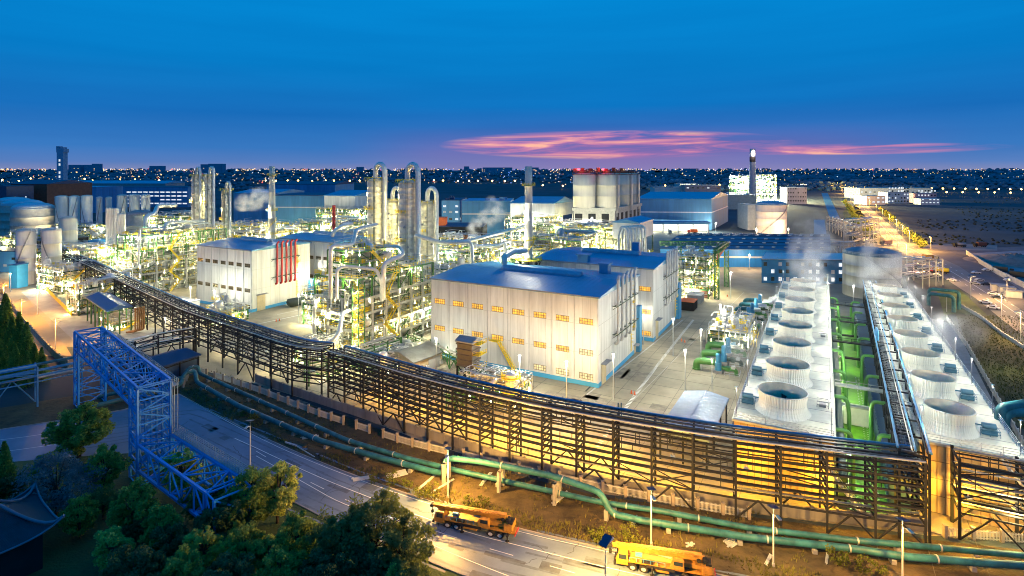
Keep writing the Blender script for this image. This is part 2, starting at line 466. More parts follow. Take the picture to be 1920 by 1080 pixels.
# sunset glow centred near azimuth +0.2 rad
dz = mth('ABSOLUTE', mth('SUBTRACT', az, .19))
fac = ramp(mth('DIVIDE', dz, .75), [(0, (1,1,1)), (.35, (.6,.6,.6)), (.7, (0,0,0))], 'EASE')
mx = N.new('ShaderNodeMix'); mx.data_type = 'RGBA'; L.new(fac.outputs[0], mx.inputs[0]); L.new(base.outputs[0], mx.inputs[6]); L.new(warm.outputs[0], mx.inputs[7])
# streaky clouds: noise stretched along azimuth
cb = N.new('ShaderNodeCombineXYZ'); L.new(mth('MULTIPLY', az, 3.2), cb.inputs[0]); L.new(mth('MULTIPLY', mth('SUBTRACT', zz, mth('MULTIPLY', az, .012)), 42.0), cb.inputs[1]); cb.inputs[2].default_value = 3.1
nz = N.new('ShaderNodeTexNoise'); nz.inputs['Scale'].default_value = 1.7; nz.inputs['Detail'].default_value = 7; nz.inputs['Roughness'].default_value = .58; nz.inputs['Distortion'].default_value = .6
L.new(cb.outputs[0], nz.inputs['Vector'])
def bandmask(c0, w0, zc, wz):
    a = mth('DIVIDE', mth('SUBTRACT', az, c0), w0); b = mth('DIVIDE', mth('SUBTRACT', zz, zc), wz)
    d = mth('ADD', mth('MULTIPLY', a, a), mth('MULTIPLY', b, b))
    return mth('MAXIMUM', 0.0, mth('SUBTRACT', 1.0, d))
m1 = bandmask(.17, .3, .043, .026); m2 = bandmask(.53, .2, .031, .009)
mk = mth('MAXIMUM', m1, mth('MULTIPLY', m2, .85))
cl = mth('MULTIPLY', ramp(nz.outputs['Fac'], [(.37, (0,0,0)), (.63, (1,1,1))]).outputs[0], mth('MINIMUM', 1.0, mth('MULTIPLY', mk, 2.0)))
ccol = ramp(nz.outputs['Fac'], [(.4, s2l(190,110,165)), (.52, s2l(240,140,165)), (.62, s2l(255,186,160))])
mx2 = N.new('ShaderNodeMix'); mx2.data_type = 'RGBA'; L.new(cl, mx2.inputs[0]); L.new(mx.outputs[2], mx2.inputs[6]); L.new(ccol.outputs[0], mx2.inputs[7])
# faint darker blue streaks everywhere
nz2 = N.new('ShaderNodeTexNoise'); nz2.inputs['Scale'].default_value = .9; nz2.inputs['Detail'].default_value = 4; L.new(cb.outputs[0], nz2.inputs['Vector'])
vr = ramp(nz2.outputs['Fac'], [(.35, (.86,.88,.92)), (.65, (1.0,1.0,1.0))])
mx3 = N.new('ShaderNodeMix'); mx3.data_type = 'RGBA'; mx3.blend_type = 'MULTIPLY'; mx3.inputs[0].default_value = .6
L.new(mx2.outputs[2], mx3.inputs[6]); L.new(vr.outputs[0], mx3.inputs[7])
L.new(mx3.outputs[2], bg.inputs[0]); bg.inputs[1].default_value = 1.08
# camera
cam = bpy.data.cameras.new('camera'); co = bpy.data.objects.new('camera', cam); COL.objects.link(co)
co.location = (0, 0, CH); co.rotation_euler = (PI/2, 0, 0)
cam.sensor_width = 36; cam.lens = 36*F/1920; cam.shift_y = -(540-HY)/1920; cam.clip_start = 1; cam.clip_end = 60000
SC.camera = co
SC.view_settings.view_transform = 'Standard'; SC.view_settings.look = 'None'; SC.view_settings.exposure = 0
c = SC.cycles
c.max_bounces = 5; c.diffuse_bounces = 2; c.glossy_bounces = 2; c.transmission_bounces = 2; c.transparent_max_bounces = 12; c.volume_bounces = 1
c.sample_clamp_indirect = 3; c.use_light_tree = True; c.caustics_reflective = False; c.caustics_refractive = False
c.use_denoising = True; c.filter_width = 1.0
# ================================================================ buildings
m_seam = mat('panel_seam', (.42,.41,.36), .6)
def gable_roof(mb, p, lu, lv, z, rise, over=.5, mi=0, d1=None, d2=None, along='U'):
    """ridge runs along d1 (default U); closed solid"""
    d1 = d1 or U; d2 = d2 or V
    if along == 'V': d1, d2, lu, lv = d2, d1, lv, lu
    a = p - d1*over - d2*over + UP*z; A = d1*(lu+2*over); B = d2*(lv+2*over)
    t = .35
    vs = [a, a+A, a+A+B, a+B, a+B/2+UP*rise, a+A+B/2+UP*rise]
    vs += [q - UP*t for q in vs[:4]]
    mb.add(vs, [(0,4,5,1), (4,3,2,5), (0,3,4), (1,5,2), (6,7,8,9), (0,1,7,6), (1,2,8,7), (2,3,9,8), (3,0,6,9)], mi)
m_brownframe = mat('window_frame_brown', (.2,.13,.05), .6)
def window(parent, c, d, nrm, w, h, m, bars=5, fm=None):
    mb = MB(); mb.para(c - d*w/2 - UP*h/2 + nrm*.02, d*w, -nrm*.1, UP*h)
    o = mb.build('window', m, parent)
    mb = MB(); n = nrm*.1
    for k in range(bars+1):
        q = c - d*w/2 + d*w*k/bars + nrm*.08; mb.beam(q - UP*h/2, q + UP*h/2, .1, .08)
    for s in (-1, 0, 1):
        q = c + UP*h/2*s + nrm*.09; mb.beam(q - d*(w/2+.08), q + d*(w/2+.08), .1 if s else .06, .08)
    mb.build('window_frame', fm or m_brownframe, o)
    return o
def hall(name, label, cpx, cpy, H, lpx, rpx, bays, winm, rows, pipes=None, ppx=None, rise=1.5, vents=True, fbars=5, skipwin=(), ww=3.9, lenV=None, lenU=None, group=None):
    p = G(cpx, cpy); lu = lenU or reach(p, U, lpx); lv = lenV or reach(p, V, rpx)
    t = thing(name, label, 'industrial hall', p, group)
    mb = MB(); mb.para(p + UP*1.25, U*lu, V*lv, UP*(H-1.25)); 
    # gable ends
    for e in (0, lu):
        q = p + U*e + UP*(H-.01); s = .01 if e else -.01
        mb.add([q, q+V*lv, q+V*lv/2+UP*(rise-.15), q-U*0], [(0,1,2)])
    mb.build('wall', m_white, t)
    mb = MB(); mb.para(p - U*.04 - V*.04, U*(lu+.08), V*(lv+.08), UP*1.27); mb.build('plinth', m_blueband, t)
    mb = MB(); gable_roof(mb, p, lu, lv, H, rise); ro = mb.build('roof', m_blueroof, t)
    # roof seams catch the light
    mb = MB()
    for k in range(1, int(lu/1.6)):
        q = p + U*k*1.6 + UP*(H+.03)
        for s in (0, 1):
            a = q + (V*lv if s else V*0); b = q + V*lv/2 + UP*rise; mb.beam(a, b, .06, .05)
    mb.build('roof_seams', m_blueroof, ro)
    if vents:
        a = p + V*lv*.5 + U*lu*.22 + UP*(H+rise+.2); b = a + U*lu*.5
        mb = MB(); mb.tube([a, b], 1.3, 12); mb.para(a-V*1.6-UP*1.1, U*lu*.5, V*3.2, UP*.9); mb.build('ridge_vent', m_silver2 if vents == 2 else mat('vent_blue', (.3,.42,.52), .35, metal=.4), t)
    bw = lu/bays
    mb = MB()
    for k in range(1, int(lu/2.3)): q = p + U*k*2.3 - V*.012; mb.beam(q+UP*1.3, q+UP*(H-.3), .05, .03)
    for k in range(1, int(lv/2.3)): q = p + V*k*2.3 - U*.012; mb.beam(q+UP*1.3, q+UP*(H-.1), .03, .05)
    for z in (H*.36, H*.68): mb.beam(p-V*.02+UP*z, p-V*.02+U*lu+UP*z, .05, .06); mb.beam(p-U*.02+UP*z, p-U*.02+V*lv+UP*z, .05, .06)
    mb.build('panel_seams', m_seam, t)
    mb = MB()
    for k in range(bays+1):
        q = p + U*(bw*k if k else .3) - V*.1; 
        if k == bays: q -= U*.3
        mb.beam(q + UP*1.3, q + UP*(H-.2), .22, .16)
    mb.build('downpipes', m_pale, t)
    mb = MB(); mb.beam(p - V*.42 - U*.4 + UP*(H-.1), p - V*.42 + U*(lu+.4) + UP*(H-.1), .3, .3); mb.build('gutter', m_dark if False else m_grey, t)
    for (z, only) in rows:
        for k in range(bays):
            if only is not None and k not in only: continue
            if (k, z) in skipwin: continue
            window(t, p + U*(bw*(k+.5)) - V*.0 + UP*z, U, -V, ww, 1.5, winm if not (callable(winm)) else winm(k, z), fbars)
    if pipes:
        n, m, z0, z1, top = pipes
        tp = [reach(p, V, q) for q in ppx]
        for k in range(n):
            tt = tp[0] + (tp[1]-tp[0])*k/(n-1)
            mb = MB(); q = p + V*tt - U*1.0
            mb.tube([q+UP*z0+U*.9, q+UP*(z0+.1)+U*.1, q + UP*(z0+1), q+UP*(H+top)], .42, 10, elbow=.8)
            mb.tube([q+UP*(H+top), q+UP*(H+top+.5)+V*.35, q+UP*(H+top+.9)+V*.9], .46, 10)
            mb.build('exhaust_pipe', m, t)
        for z in (z0+3.2, H-5):
            mb = MB(); a = p + V*(tp[0]-2.2) - U*.55 + UP*z; b = p + V*(tp[1]+2) - U*.55 + UP*z
            for o in (0, .95):
                mb.beam(a - U*o, b - U*o, .2)
            for k in range(7):
                q = a.lerp(b, k/6); mb.beam(q+U*.5, q-U*1.1, .16); mb.beam(q+U*.5-UP*1.1, q-U*.9, .12)
            mb.build('pipe_bracket', m_dgreen, t)
    return t, p, lu, lv
def vdoor(t, p, tt, w, h, canopy=True, m=None):
    mb = MB(); mb.para(p + V*tt - U*.12, V*w, U*.2, UP*h); d = mb.build('door', m or m_cream, t)
    if canopy:
        mb = MB(); mb.para(p + V*(tt-.6) - U*1.6 + UP*(h+.35), V*(w+1.2), U*1.7, UP*.18); mb.build('canopy', m_grey, d)
def ladder(t, p, d, n, z0, z1, m=m_yellow, cages=True):
    mb = MB()
    for s in (-.35, .35):
        q = p + d*s + n*.3; mb.beam(q+UP*z0, q+UP*z1, .1)
    z = z0
    while z < z1: mb.beam(p-d*.35+n*.3+UP*z, p+d*.35+n*.3+UP*z, .06); z += .6
    if cages:
        z = z0+3
        while z < z1:
            mb.tube([p-d*.4+n*.3+UP*z, p-d*.45+n*.8+UP*z, p+n*1.1+UP*z, p+d*.45+n*.8+UP*z, p+d*.4+n*.3+UP*z], .05, 4); z += 1.2
        for z in [z0+(z1-z0)*k/3 for k in (1, 2)]:
            mb.para(p-d*.9+n*.05+UP*z, d*1.8, n*1.3, UP*.12); mb.rail([p-d*.9+n*1.3+UP*z, p+d*.9+n*1.3+UP*z], 1, .08)
    mb.build('ladder', m, t)
e_win_dark = mat('dark_window', (.04,.05,.045), .2, var=.5, scale=.6)
def h1win(k, z): return e_win_pale if (z < 2.9 or (k == 0 and z < 10)) else e_win
e_win_pale = emat('lit_window_pale', (1,.86,.42), .9, .4, .8)
t, p, lu, lv = hall('production_hall', 'white production hall with blue roof and lit yellow windows, nearest the front pipe rack', 1122, 728, 25, 808, 1197, 8, h1win,
     [(17.9, None), (9.3, None), (2.7, (0, 1, 2))], pipes=(5, m_pale, 8.5, None, 2.5), ppx=(1153, 1185))
vdoor(t, p, 2.4, 3.6, 5.6); vdoor(t, p, lv-5, 1.6, 2.4)
ladder(t, p+V*(lv-9), V, -U, 2, 25.5)
mb = MB(); q = p + V*(lv*.93) - U*.0; mb.para(q, V*lv*.07, -U*1.2, UP*15); mb.build('annex', m_bluewall, t)
mb = MB(); q = p + U*lu*.14 + V*lv*.8 + UP*25.2; mb.para(q, U*3, V*3, UP*3.4); mb.para(q-U*.4-V*.4+UP*3.4, U*3.8, V*3.8, UP*.5); mb.build('roof_ventilator', m_blueroof, t)
# outside stair on the front
mb = MB(); s0 = p + U*(24.5) - V*2 + UP*.2; s1 = p + U*31 - V*1.2 + UP*8.5
mb.beam(s0 - V*.6, s1 - V*.6, .2, .3); mb.beam(s0 + V*.5, s1 + V*.5, .2, .3)
for k in range(22):
    q = s0.lerp(s1, k/21); mb.para(q - V*.6, V*1.1, U*.28, UP*.06)
for o in (-.6, .5):
    for k in range(9):
        q = s0.lerp(s1, k/8) + V*o; mb.beam(q, q+UP*1.1, .07)
    mb.beam(s0+V*o+UP*1.1, s1+V*o+UP*1.1, .08)
mb.para(s1 - V*.8, U*3, V*2, UP*.2); mb.rail([s1-V*.8+UP*.2, s1-V*.8+U*3+UP*.2], 1.1); mb.build('outside_stair', m_yellow, t)
H1 = (t, p, lu, lv)
t, p, lu, lv = hall('production_hall', 'white production hall with blue roof, directly behind the nearest hall', 1225, 641, 25.4, 1000, 1272, 8, e_win,
     [(18.2, None), (10.2, None), (2.7, (0,))], pipes=(5, m_pale, 9.5, None, 3), ppx=(1246, 1264), vents=True)
vdoor(t, p, 3, 3.4, 6.5); ladder(t, p+V*(lv-7), V, -U, 1.5, 26)
mb = MB(); mb.para(p+V*(lv*.9)-U*1.2, V*lv*.1, U*1.2, UP*14); mb.build('annex', m_blueband, t)
mb = MB(); q = p + U*lu*.53 + V*1 + UP*24.8; mb.para(q, U*4, V*3, UP*3.2); mb.para(q-U*.5-V*.5+UP*3.2, U*5, V*4, UP*.5); mb.build('roof_ventilator', m_blueroof, t)
mb = MB(); q = p + U*lu*.35 + V*lv + UP*25; mb.para(q, U*3, V*3, UP*4); mb.build('roof_ventilator', m_blueroof, t)
H2 = (t, p, lu, lv)
t, p, lu, lv = hall('production_hall', 'white hall with five red vertical pipes on its side wall', 472, 586, 26, 365, 581, 7, e_win_dark,
     [(19.5, None), (9, None), (2.2, (0, 1))], pipes=(5, m_red, 10, None, 1.5), ppx=(517, 551), ww=3.2, lenU=38)
ladder(t, p+V*(reach(p, V, 556)), V, -U, 1.5, 26.5); vdoor(t, p, reach(p, V, 482), 4, 6.5)
mb = MB(); mb.para(p+V*lv*.97-U*.0, V*lv*.18, -U*1.5, UP*9); mb.build('annex', m_bluewall, t)
H3 = (t, p, lu, lv)
t, p, lu, lv = hall('production_hall', 'white hall with dark windows behind the hall with red pipes', 633, 560, 26, 540, 700, 8, e_win_dark, [(18, None), (9, None)], ww=3.2, lenU=40, lenV=26)
mb = MB(); mb.para(p+V*1-U*.1+UP*0, V*10, -U*1.5, UP*9); mb.build('annex', m_bluewall, t)
H4 = (t, p, lu, lv)
# generic building
def bld(name, label, cat, p, lu, lv, H, wm, rm, rise=1.0, flat=False, d1=None, d2=None, winrows=None, z0=0, winm=None, ww=1.4, wh=1.3, sp=4, band=None, group=None, sidewin=True, along='U', parapet=False, seg=None):
    d1 = d1 or U; d2 = d2 or V
    t = thing(name, label, cat, p, group)
    mb = MB(); mb.para(p+UP*z0, d1*lu, d2*lv, UP*(H-z0))
    if z0:
        for i_ in range(5):
            for j_ in (0, 1): pm = MB(); q_ = p+d1*(lu*i_/4*.98+.3)+d2*(lv*j_*.96+.5); pm.beam(q_, q_+UP*z0, .8); pm.build('post', m_pale, t)
    if not flat:
        if along == 'U':
            for e in (0, lu):
                q = p + d1*e + UP*(H-.01); mb.add([q, q+d2*lv, q+d2*lv/2+UP*(rise*.96)], [(0,1,2)])
        else:
            for e in (0, lv):
                q = p + d2*e + UP*(H-.01); mb.add([q, q+d1*lu, q+d1*lu/2+UP*(rise*.96)], [(0,1,2)])
    mb.build('wall', wm, t)
    mb = MB()
    if flat:
        mb.para(p - d1*.3 - d2*.3 + UP*(H+.003), d1*(lu+.6), d2*(lv+.6), UP*.4)
        if parapet:
            for k in range(3): mb.para(p + d1*R.uniform(2, lu*.7) + d2*R.uniform(1, lv*.6) + UP*(H+.4), d1*R.uniform(2, 5), d2*R.uniform(2, 4), UP*R.uniform(1, 3))
    else: gable_roof(mb, p, lu, lv, H, rise, .4, 0, d1, d2, along)
    mb.build('roof', rm, t)
    if band:
        mb = MB(); z, hh, m = band
        mb.para(p - d1*.06 - d2*.06 + UP*z, d1*(lu+.12), d2*(lv+.12), UP*hh); mb.build('wall_band', m, t)
    if winrows:
        n = max(1, int(lu/sp)); cnt = 0
        for z in winrows:
            for k in range(n):
                if R.random() < .12: continue
                c = p + d1*(lu*(k+.5)/n) + UP*z - d2*.02
                mb = MB(); mb.para(c - d1*ww/2 - UP*wh/2, d1*ww, -d2*.12, UP*wh); mb.build('window', winm if not isinstance(winm, list) else R.choice(winm), t); cnt += 1
                if cnt > 90: break
        if sidewin:
            n = max(1, int(lv/sp))
            for z in winrows:
                for k in range(n):
                    if cnt > 96 or R.random() < .2: continue
                    c = p + d2*(lv*(k+.5)/n) + UP*z + d1*.02
                    mb = MB(); mb.para(c - d2*ww/2 - UP*wh/2, d2*ww, -d1*.14, UP*wh); mb.build('window', winm if not isinstance(winm, list) else R.choice(winm), t); cnt += 1
    return t
XA = Vector((-1, 0.06, 0)).normalized(); YA = Vector((.06, 1, 0)).normalized()
def fb(name, label, cat, cpx, D, lpx, lv, top, wm, rm, **k):
    """building whose near corner is at px cpx depth D, front spreads to the left to lpx, top eave at image row top"""
    p = at(cpx, D); d1 = k.get('d1') or XA; lu = abs(reach(p, d1, lpx)); H = Zat(top, D)
    k['d1'] = d1; k['d2'] = k.get('d2') or YA
    return bld(name, label, cat, p, lu, lv, H, wm, rm, **k)
fb('warehouse', 'big blue metal warehouse with a white stripe behind the silos', 'warehouse', 1334, 558, 1192, 110, 373, m_bluewall, m_blueroof, rise=5, band=(17, 1.2, mat('white_band', (.7,.75,.8), .5)), d1=Vector((-1,.12,0)).normalized(), d2=V)
t = thing('loading_canopy', 'blue loading canopy with trucks under it at the big warehouse', 'canopy', at(1330, 540))
mb = MB(); a = at(1332, 535); mb.para(a+UP*8, XA*62, YA*14, UP*2.2); mb.build('canopy_roof', m_bluewall, t)
for k in range(5):
    mb = MB(); mb.box(a+XA*(2+k*14)+YA*1+UP*4, 1, 1, 8); mb.build('post', m_pale, t)
mb = MB(); mb.para(a+UP*.1+YA*13, XA*62, YA*.5, UP*7); mb.build('backdrop_wall', m_white2, t)
for k in range(4): light(a+XA*(8+k*15)+YA*5+UP*6.5, 9000, COOL, .5, t)
# long blue building and its wall
t = thing('long_warehouse', 'long low warehouse with grey-blue roof and bright blue wall behind the second hall', 'warehouse', at(1556, 345))
p = at(1556, 345); lu = reach(p, XA, 1238); YK = YA; YA = V
mb = MB(); mb.para(p, XA*lu, YA*95, UP*11); mb.build('wall', mat('bright_blue_wall', (.02,.2,.55), .5, var=.25, streak=True, scale=.3), t)
mb = MB(); gable_roof(mb, p, lu, 95, 11, 3, .6, 0, XA, YA); ro = mb.build('roof', mat('slate_blue_roof', (.045,.11,.2), .5, var=.3, scale=.1, wave=.4, wscale=.6), t)
mb = MB(); mb.para(p-YA*.1+UP*5.6, XA*lu, YA*.1, UP*1); mb.build('wall_band', m_white2, t)
mb = MB()
for i in range(14):
    for j in range(6):
        q = p + XA*(lu*(i+.5)/14) + YA*(5+j*15) ; z = 11.2 + 3*(1-abs((5+j*15)-47.5)/47.5)
        mb.para(q+UP*z, XA*2.2, YA*1.6, UP*.5)
mb.build('roof_vents', m_silver2, ro)
mb = MB()
for j in range(1, 8):
    for (z, o) in ((11, 0),):
        y = 95*j/8; zz_ = 11.05+3*(1-abs(y-47.5)/47.5); mb.beam(p+YA*y+UP*zz_, p+YA*y+XA*lu+UP*zz_, .5, .3)
mb.build('roof_joints', m_dark, ro)
YA = YK
t = fb('office_block', 'blue office block with three rows of white lit windows beside the steaming towers', 'office building', 1583, 297, 1428, 26, 489, mat('office_blue', (.02,.16,.33), .55, var=.2), mat('slate_blue_roof2', (.03,.09,.16), .6, var=.3), flat=True, d2=V, winrows=[2.2, 6.2, 10], winm=[e_winw, e_winw, e_win_dark, m_pale], ww=1.7, wh=2, sp=3.6, band=(12.2, .5, m_white2))
# small blue building left
t = fb('control_building', 'small bright blue building with white cornice beside the left pipe rack', 'building', 228, 357, 156, 16, 466, mat('azure_wall', (.04,.33,.62), .5, var=.15), mat('azure_roof', (.03,.16,.32), .5, var=.2), flat=True, band=(7.2, .7, m_white2), winrows=[3.6], winm=e_win_dark, sp=7, ww=2.2, d1=Vector((-1,.25,0)).normalized(), d2=Vector((.3,1,0)).normalized())
mb = MB(); q = at(190, 360, Zat(466, 357)); mb.para(q+UP*.3, XA*9, YA*9, UP*4.5); mb.build('roof_room', MT['azure_wall'], t)
t = bld('low_block', 'pale blue rounded low roof block below the azure building', 'building', at(243, 335), 22, 8, 3.5, m_grey, mat('pale_blue_roof', (.3,.45,.55), .5), rise=1.2, d1=XA, d2=YA)
t = fb('blue_workshop', 'dark blue workshop with small windows at the left edge behind the tall tanks', 'building', 33, 330, -60, 30, 472, m_bluewall, m_navyroof, flat=True, winrows=[4, 8], winm=[e_win_dark, m_pale], sp=5, ww=2)
t = fb('blue_cabin', 'narrow bright blue cabin at the foot of the left tall tank', 'cabin', 32, 285, 17, 6, 498, MT['azure_wall'], MT['azure_roof'], flat=True)
fb('white_shed', 'white shed with a ribbed blue gable roof beyond the twin columns', 'shed', 665, 470, 608, 40, 367, m_white, m_blueroof, z0=26, rise=4, d1=Vector((-.95,.3,0)).normalized(), d2=V)
fb('white_shed', 'white shed with blue roof directly left of the silos', 'shed', 1040, 395, 957, 34, 381, m_white, m_blueroof, z0=27, rise=4, d1=Vector((-.95,.1,0)).normalized(), d2=V)
fb('blue_factory', 'blue factory with rows of lit windows behind the slim smoking stack', 'factory', 862, 480, 828, 40, 376, m_bluewall, m_navyroof, flat=True, parapet=True, winrows=[6,12,18,24,29], winm=[e_winw, e_win_dark, e_winw, m_pale], sp=5, ww=2.6, wh=1.8)
fb('blue_factory', 'wide blue factory block with a white stripe left of the white shed', 'factory', 957, 450, 866, 45, 378, m_bluewall, m_blueroof, flat=True, parapet=True, winrows=[8,16], winm=[e_winw, m_bluewall], sp=7, ww=2, band=(24, 1, m_white2))
fb('orange_block', 'small orange-red rooftop block right of the columns', 'building', 835, 400, 819, 8, 409, m_orange, m_orange, flat=True)
fb('dark_shed', 'dark low shed roof below the wide blue factory', 'shed', 905, 395, 820, 30, 425, m_dark, m_navyroof, rise=1, winrows=None)
fb('blue_warehouse', 'blue warehouse with stepped roof left of the white shed', 'warehouse', 608, 500, 505, 60, 367, m_bluewall, m_navyroof, flat=True, band=(26, 1, m_white2), winrows=[10,18], winm=[e_winw, m_bluewall, m_bluewall], sp=9, ww=2)
fb('blue_warehouse', 'dark blue wide warehouse far behind the stepped one', 'warehouse', 628, 800, 500, 80, 346, m_bluewall, m_navyroof, rise=4)
fb('blue_warehouse', 'blue warehouse roof behind the white tank row, long and low', 'warehouse', 520, 620, 438, 70, 362, m_bluewall, m_blueroof, rise=3)
fb('glazed_factory', 'long factory with bright window strips behind the tank row', 'factory', 352, 900, 205, 60, 351, m_bluewall, m_navyroof, flat=True, winrows=[6,12,18,24], winm=e_winw, sp=9, ww=7, wh=2, sidewin=False)
fb('long_shed', 'long blue roofed shed behind the glazed factory', 'shed', 310, 1100, 120, 60, 344, m_grey, m_blueroof, rise=5)
fb('grey_shed', 'grey factory shed with lit openings left of the tower foot', 'shed', 180, 780, 90, 50, 351, m_bluewall, m_blueroof, flat=True, winrows=[4,12,20], winm=e_winw, sp=14, ww=8, wh=2.4, sidewin=False)
fb('brown_hall', 'dark brown hall at the far left behind the domed tanks', 'hall', 88, 600, 20, 60, 345, m_rust, m_navyroof, rise=4)
fb('blue_house', 'dark blue block with lit windows at the left edge', 'building', 12, 560, -30, 30, 350, m_navy, m_navyroof, flat=True, winrows=[8,16,24,32], winm=[e_winw, e_win_dark], sp=6)
# plant house raised on legs
t = thing('equipment_house', 'white equipment house with blue roof raised above the yellow pipework', 'equipment house', at(1199, 262))
p = at(1199, 262); z0 = Zat(449, 262); z1 = Zat(418, 262)
mb = MB(); mb.para(p+UP*z0, U*13, V*24, UP*(z1-z0)); mb.build('wall', m_white, t)
mb = MB(); gable_roof(mb, p, 13, 24, z1, 1.5, .4, along='V'); mb.build('roof', m_blueroof, t)
for a in (0, 12.6):
    for b in (0, 11.5, 23.6):
        mb = MB(); mb.beam(p+U*(a+.2)+V*(b+.2), p+U*(a+.2)+V*(b+.2)+UP*z0, .5); mb.build('post', m_dgreen, t)
mb = MB()
for z in (z0*.35, z0*.7):
    mb.beam(p+UP*z, p+V*24+UP*z, .4); mb.beam(p+UP*z, p+U*13+UP*z, .4); mb.rail([p+U*13+UP*z, p+UP*z, p+V*24+UP*z], 1.1, .1)
mb.build('walkway_rail', m_yellow, t)
# silos on a concrete support
t = thing('silo_support', 'concrete support building under the four silos', 'silo base', at(1150, 395))
zb = Zat(388, 395); p = at(1153, 385); 
mb = MB(); lu = reach(p, XA, 1076)
mb.para(p+UP*0, XA*lu, V*62, UP*(zb-2)); 
mb.para(p-XA*.8-V*.8+UP*(zb-2), XA*(lu+1.6), V*64, UP*2); mb.build('wall', m_fconc, t)
for k in range(6):
    mb = MB(); mb.para(p-XA*.15+V*(3+k*10)+UP*(zb-14), V*5, XA*.3, UP*10); mb.build('opening', m_dark, t)
for k in range(3):
    mb = MB(); mb.para(p+XA*(4+k*9)-V*.15+UP*(zb-14), XA*5, V*.3, UP*10); mb.build('opening', m_dark, t)
zt = Zat(327, 395)
for i, (px, D, lb) in enumerate([(1096,392,'leftmost, below a red beacon'), (1140,392,'second from the left'), (1166,416,'third from the left, partly hidden'), (1180,438,'rightmost and farthest, partly hidden')]):
    c = at(px, D, zb); r = 8.0
    t = thing('storage_silo', 'tall cream silo on the concrete base, '+lb, 'silo', c, 'silos on the concrete base')
    mb = MB(); h = zt-zb
    mb.lathe(c, [(r*.94, 0), (r, 1.2), (r, h*.33), (r+.12, h*.335), (r+.12, h*.35), (r, h*.355), (r, h*.66), (r+.12, h*.665), (r+.12, h*.68), (r, h*.685), (r, h), (.01, h+1.4)], 40); mb.build('shell', m_silo, t)
    mb = MB(); q = [c+Vector((math.cos(a)*(r+.3), math.sin(a)*(r+.3), h)) for a in [k*PI/8 for k in range(17)]]; mb.rail(q, 2.2, .16, 2); mb.lathe(c+UP*h, [(r+.6, -.3), (r+.6, .1)], 24); mb.lathe(c+UP*h, [(r*.5, .4),(r*.5, 2.5),(.01, 3.1)], 12); mb.build('top_railing', m_rust, t)
    mb = MB()
    for k in range(3):
        a = -PI/2 + .55 + (k*.09 if i != 0 else k*.1+.35); q = c + Vector((math.cos(a)*(r+.35), math.sin(a)*(r+.35), 0)); mb.tube([q-UP*6, q+UP*h], .16, 5)
    mb.build('riser_pipe', m_grey, t)
mb = MB(); a = at(1078, 392, zt+1.5); b = at(1165, 392, zt+1.5); mb.para(a-YA*1.2, (b-a), YA*2.4, UP*.3); mb.rail([a-YA*1.2+UP*.3, b-YA*1.2+UP*.3], 1.8, .16)
for k in range(7):
    q = a.lerp(b, k/6); mb.box(q+UP*1.6, 2.2, 2.2, R.uniform(1.5, 3.4))
tag(mb.build('silo_gallery', m_rust), 'dark rust gallery with machinery along the tops of the silos', 'gallery')
for px, nm in ((1085,'left'),(1131,'middle')):
    o = MB(); c = at(px, 388, zt+2.8); o.cyl(c, .7, 1.2, 8); t = tag(o.build('beacon_lamp', e_red), 'red warning beacon on the silo gallery, '+('left one' if nm == 'left' else 'right one'), 'beacon'); light(c+UP*1.8, 2500, (1,.02,.04), .5, t)
# tanks
def tank(name, label, px, D, r, top, m, dome=2.0, base=0, rm=None, rib=0, rings=3, stair=True, group=None, rail=True, n=40):
    c = at(px, D, base); h = Zat(top, D)-base
    t = thing(name, label, 'tank', c, group)
    prof = [(r, 0)]
    for k in range(1, rings+1):
        z = h*k/(rings+1); prof += [(r, z-.12), (r+.07, z-.08), (r+.07, z+.08), (r, z+.12)]
    prof += [(r, h)]
    mb = MB(); mb.lathe(c, prof, n, 0, True, rib); mb.build('shell', m, t)
    mb = MB(); mb.lathe(c, [(r+.15, h-.3), (r+.15, h), (r*.97, h+.1)] + [(r*math.cos(k*PI/12), h+.1+dome*math.sin(k*PI/12)) for k in (1,2,3,4,5)] + [(.01, h+.1+dome)], n); mb.build('roof', rm or m, t)
    if stair:
        mb = MB(); pts = []
        for k in range(15):
            a = -PI*.85 + k*PI*.055*(1 if stair > 0 else -1)*.9 + (0 if stair > 0 else PI*.8); pts.append(c + Vector((math.cos(a)*(r+.4), math.sin(a)*(r+.4), h*k/14)))
        mb.rail(pts, 1.0, .1, 3); mb.tube(pts, .22, 4); mb.build('spiral_stair', m_grey, t)
    if rail:
        mb = MB(); q = [c+Vector((math.cos(a)*(r), math.sin(a)*(r), h+.1)) for a in [k*PI/10 for k in range(21)]]; mb.rail(q, 1.1, .09, 2.5); mb.build('top_railing', m_pale, t)
    return t, c, h
m_peach = mat('peach_tank', (.66,.56,.47), .5, var=.12, scale=.3, streak=True)
tank('storage_tank', 'big pale tank with blue dome roof lit warm from below, by the canal', 1446, 540, 13.6, 383, m_peach, 3.5, rm=m_blueroof, stair=1)
tank('storage_tank', 'large ribbed metal tank beside the cooling towers, partly behind steam', 1634, 270, 12, 475, mat('aged_metal', (.42,.43,.4), .55, metal=.3, var=.35, scale=.35, streak=True), 2.8, rm=mat('tank_roof_blue', (.12,.2,.26), .5, var=.3), stair=-1)
tank('white_tank', 'tall white tank at far left of the yard, left of the pair', 49, 297, 4.2, 434, m_white2, 1.4, stair=1, group=None)
tank('white_tank', 'tall white tank at far left of the yard, right of the pair', 97, 302, 4.3, 432, m_white2, 1.4, stair=-1)
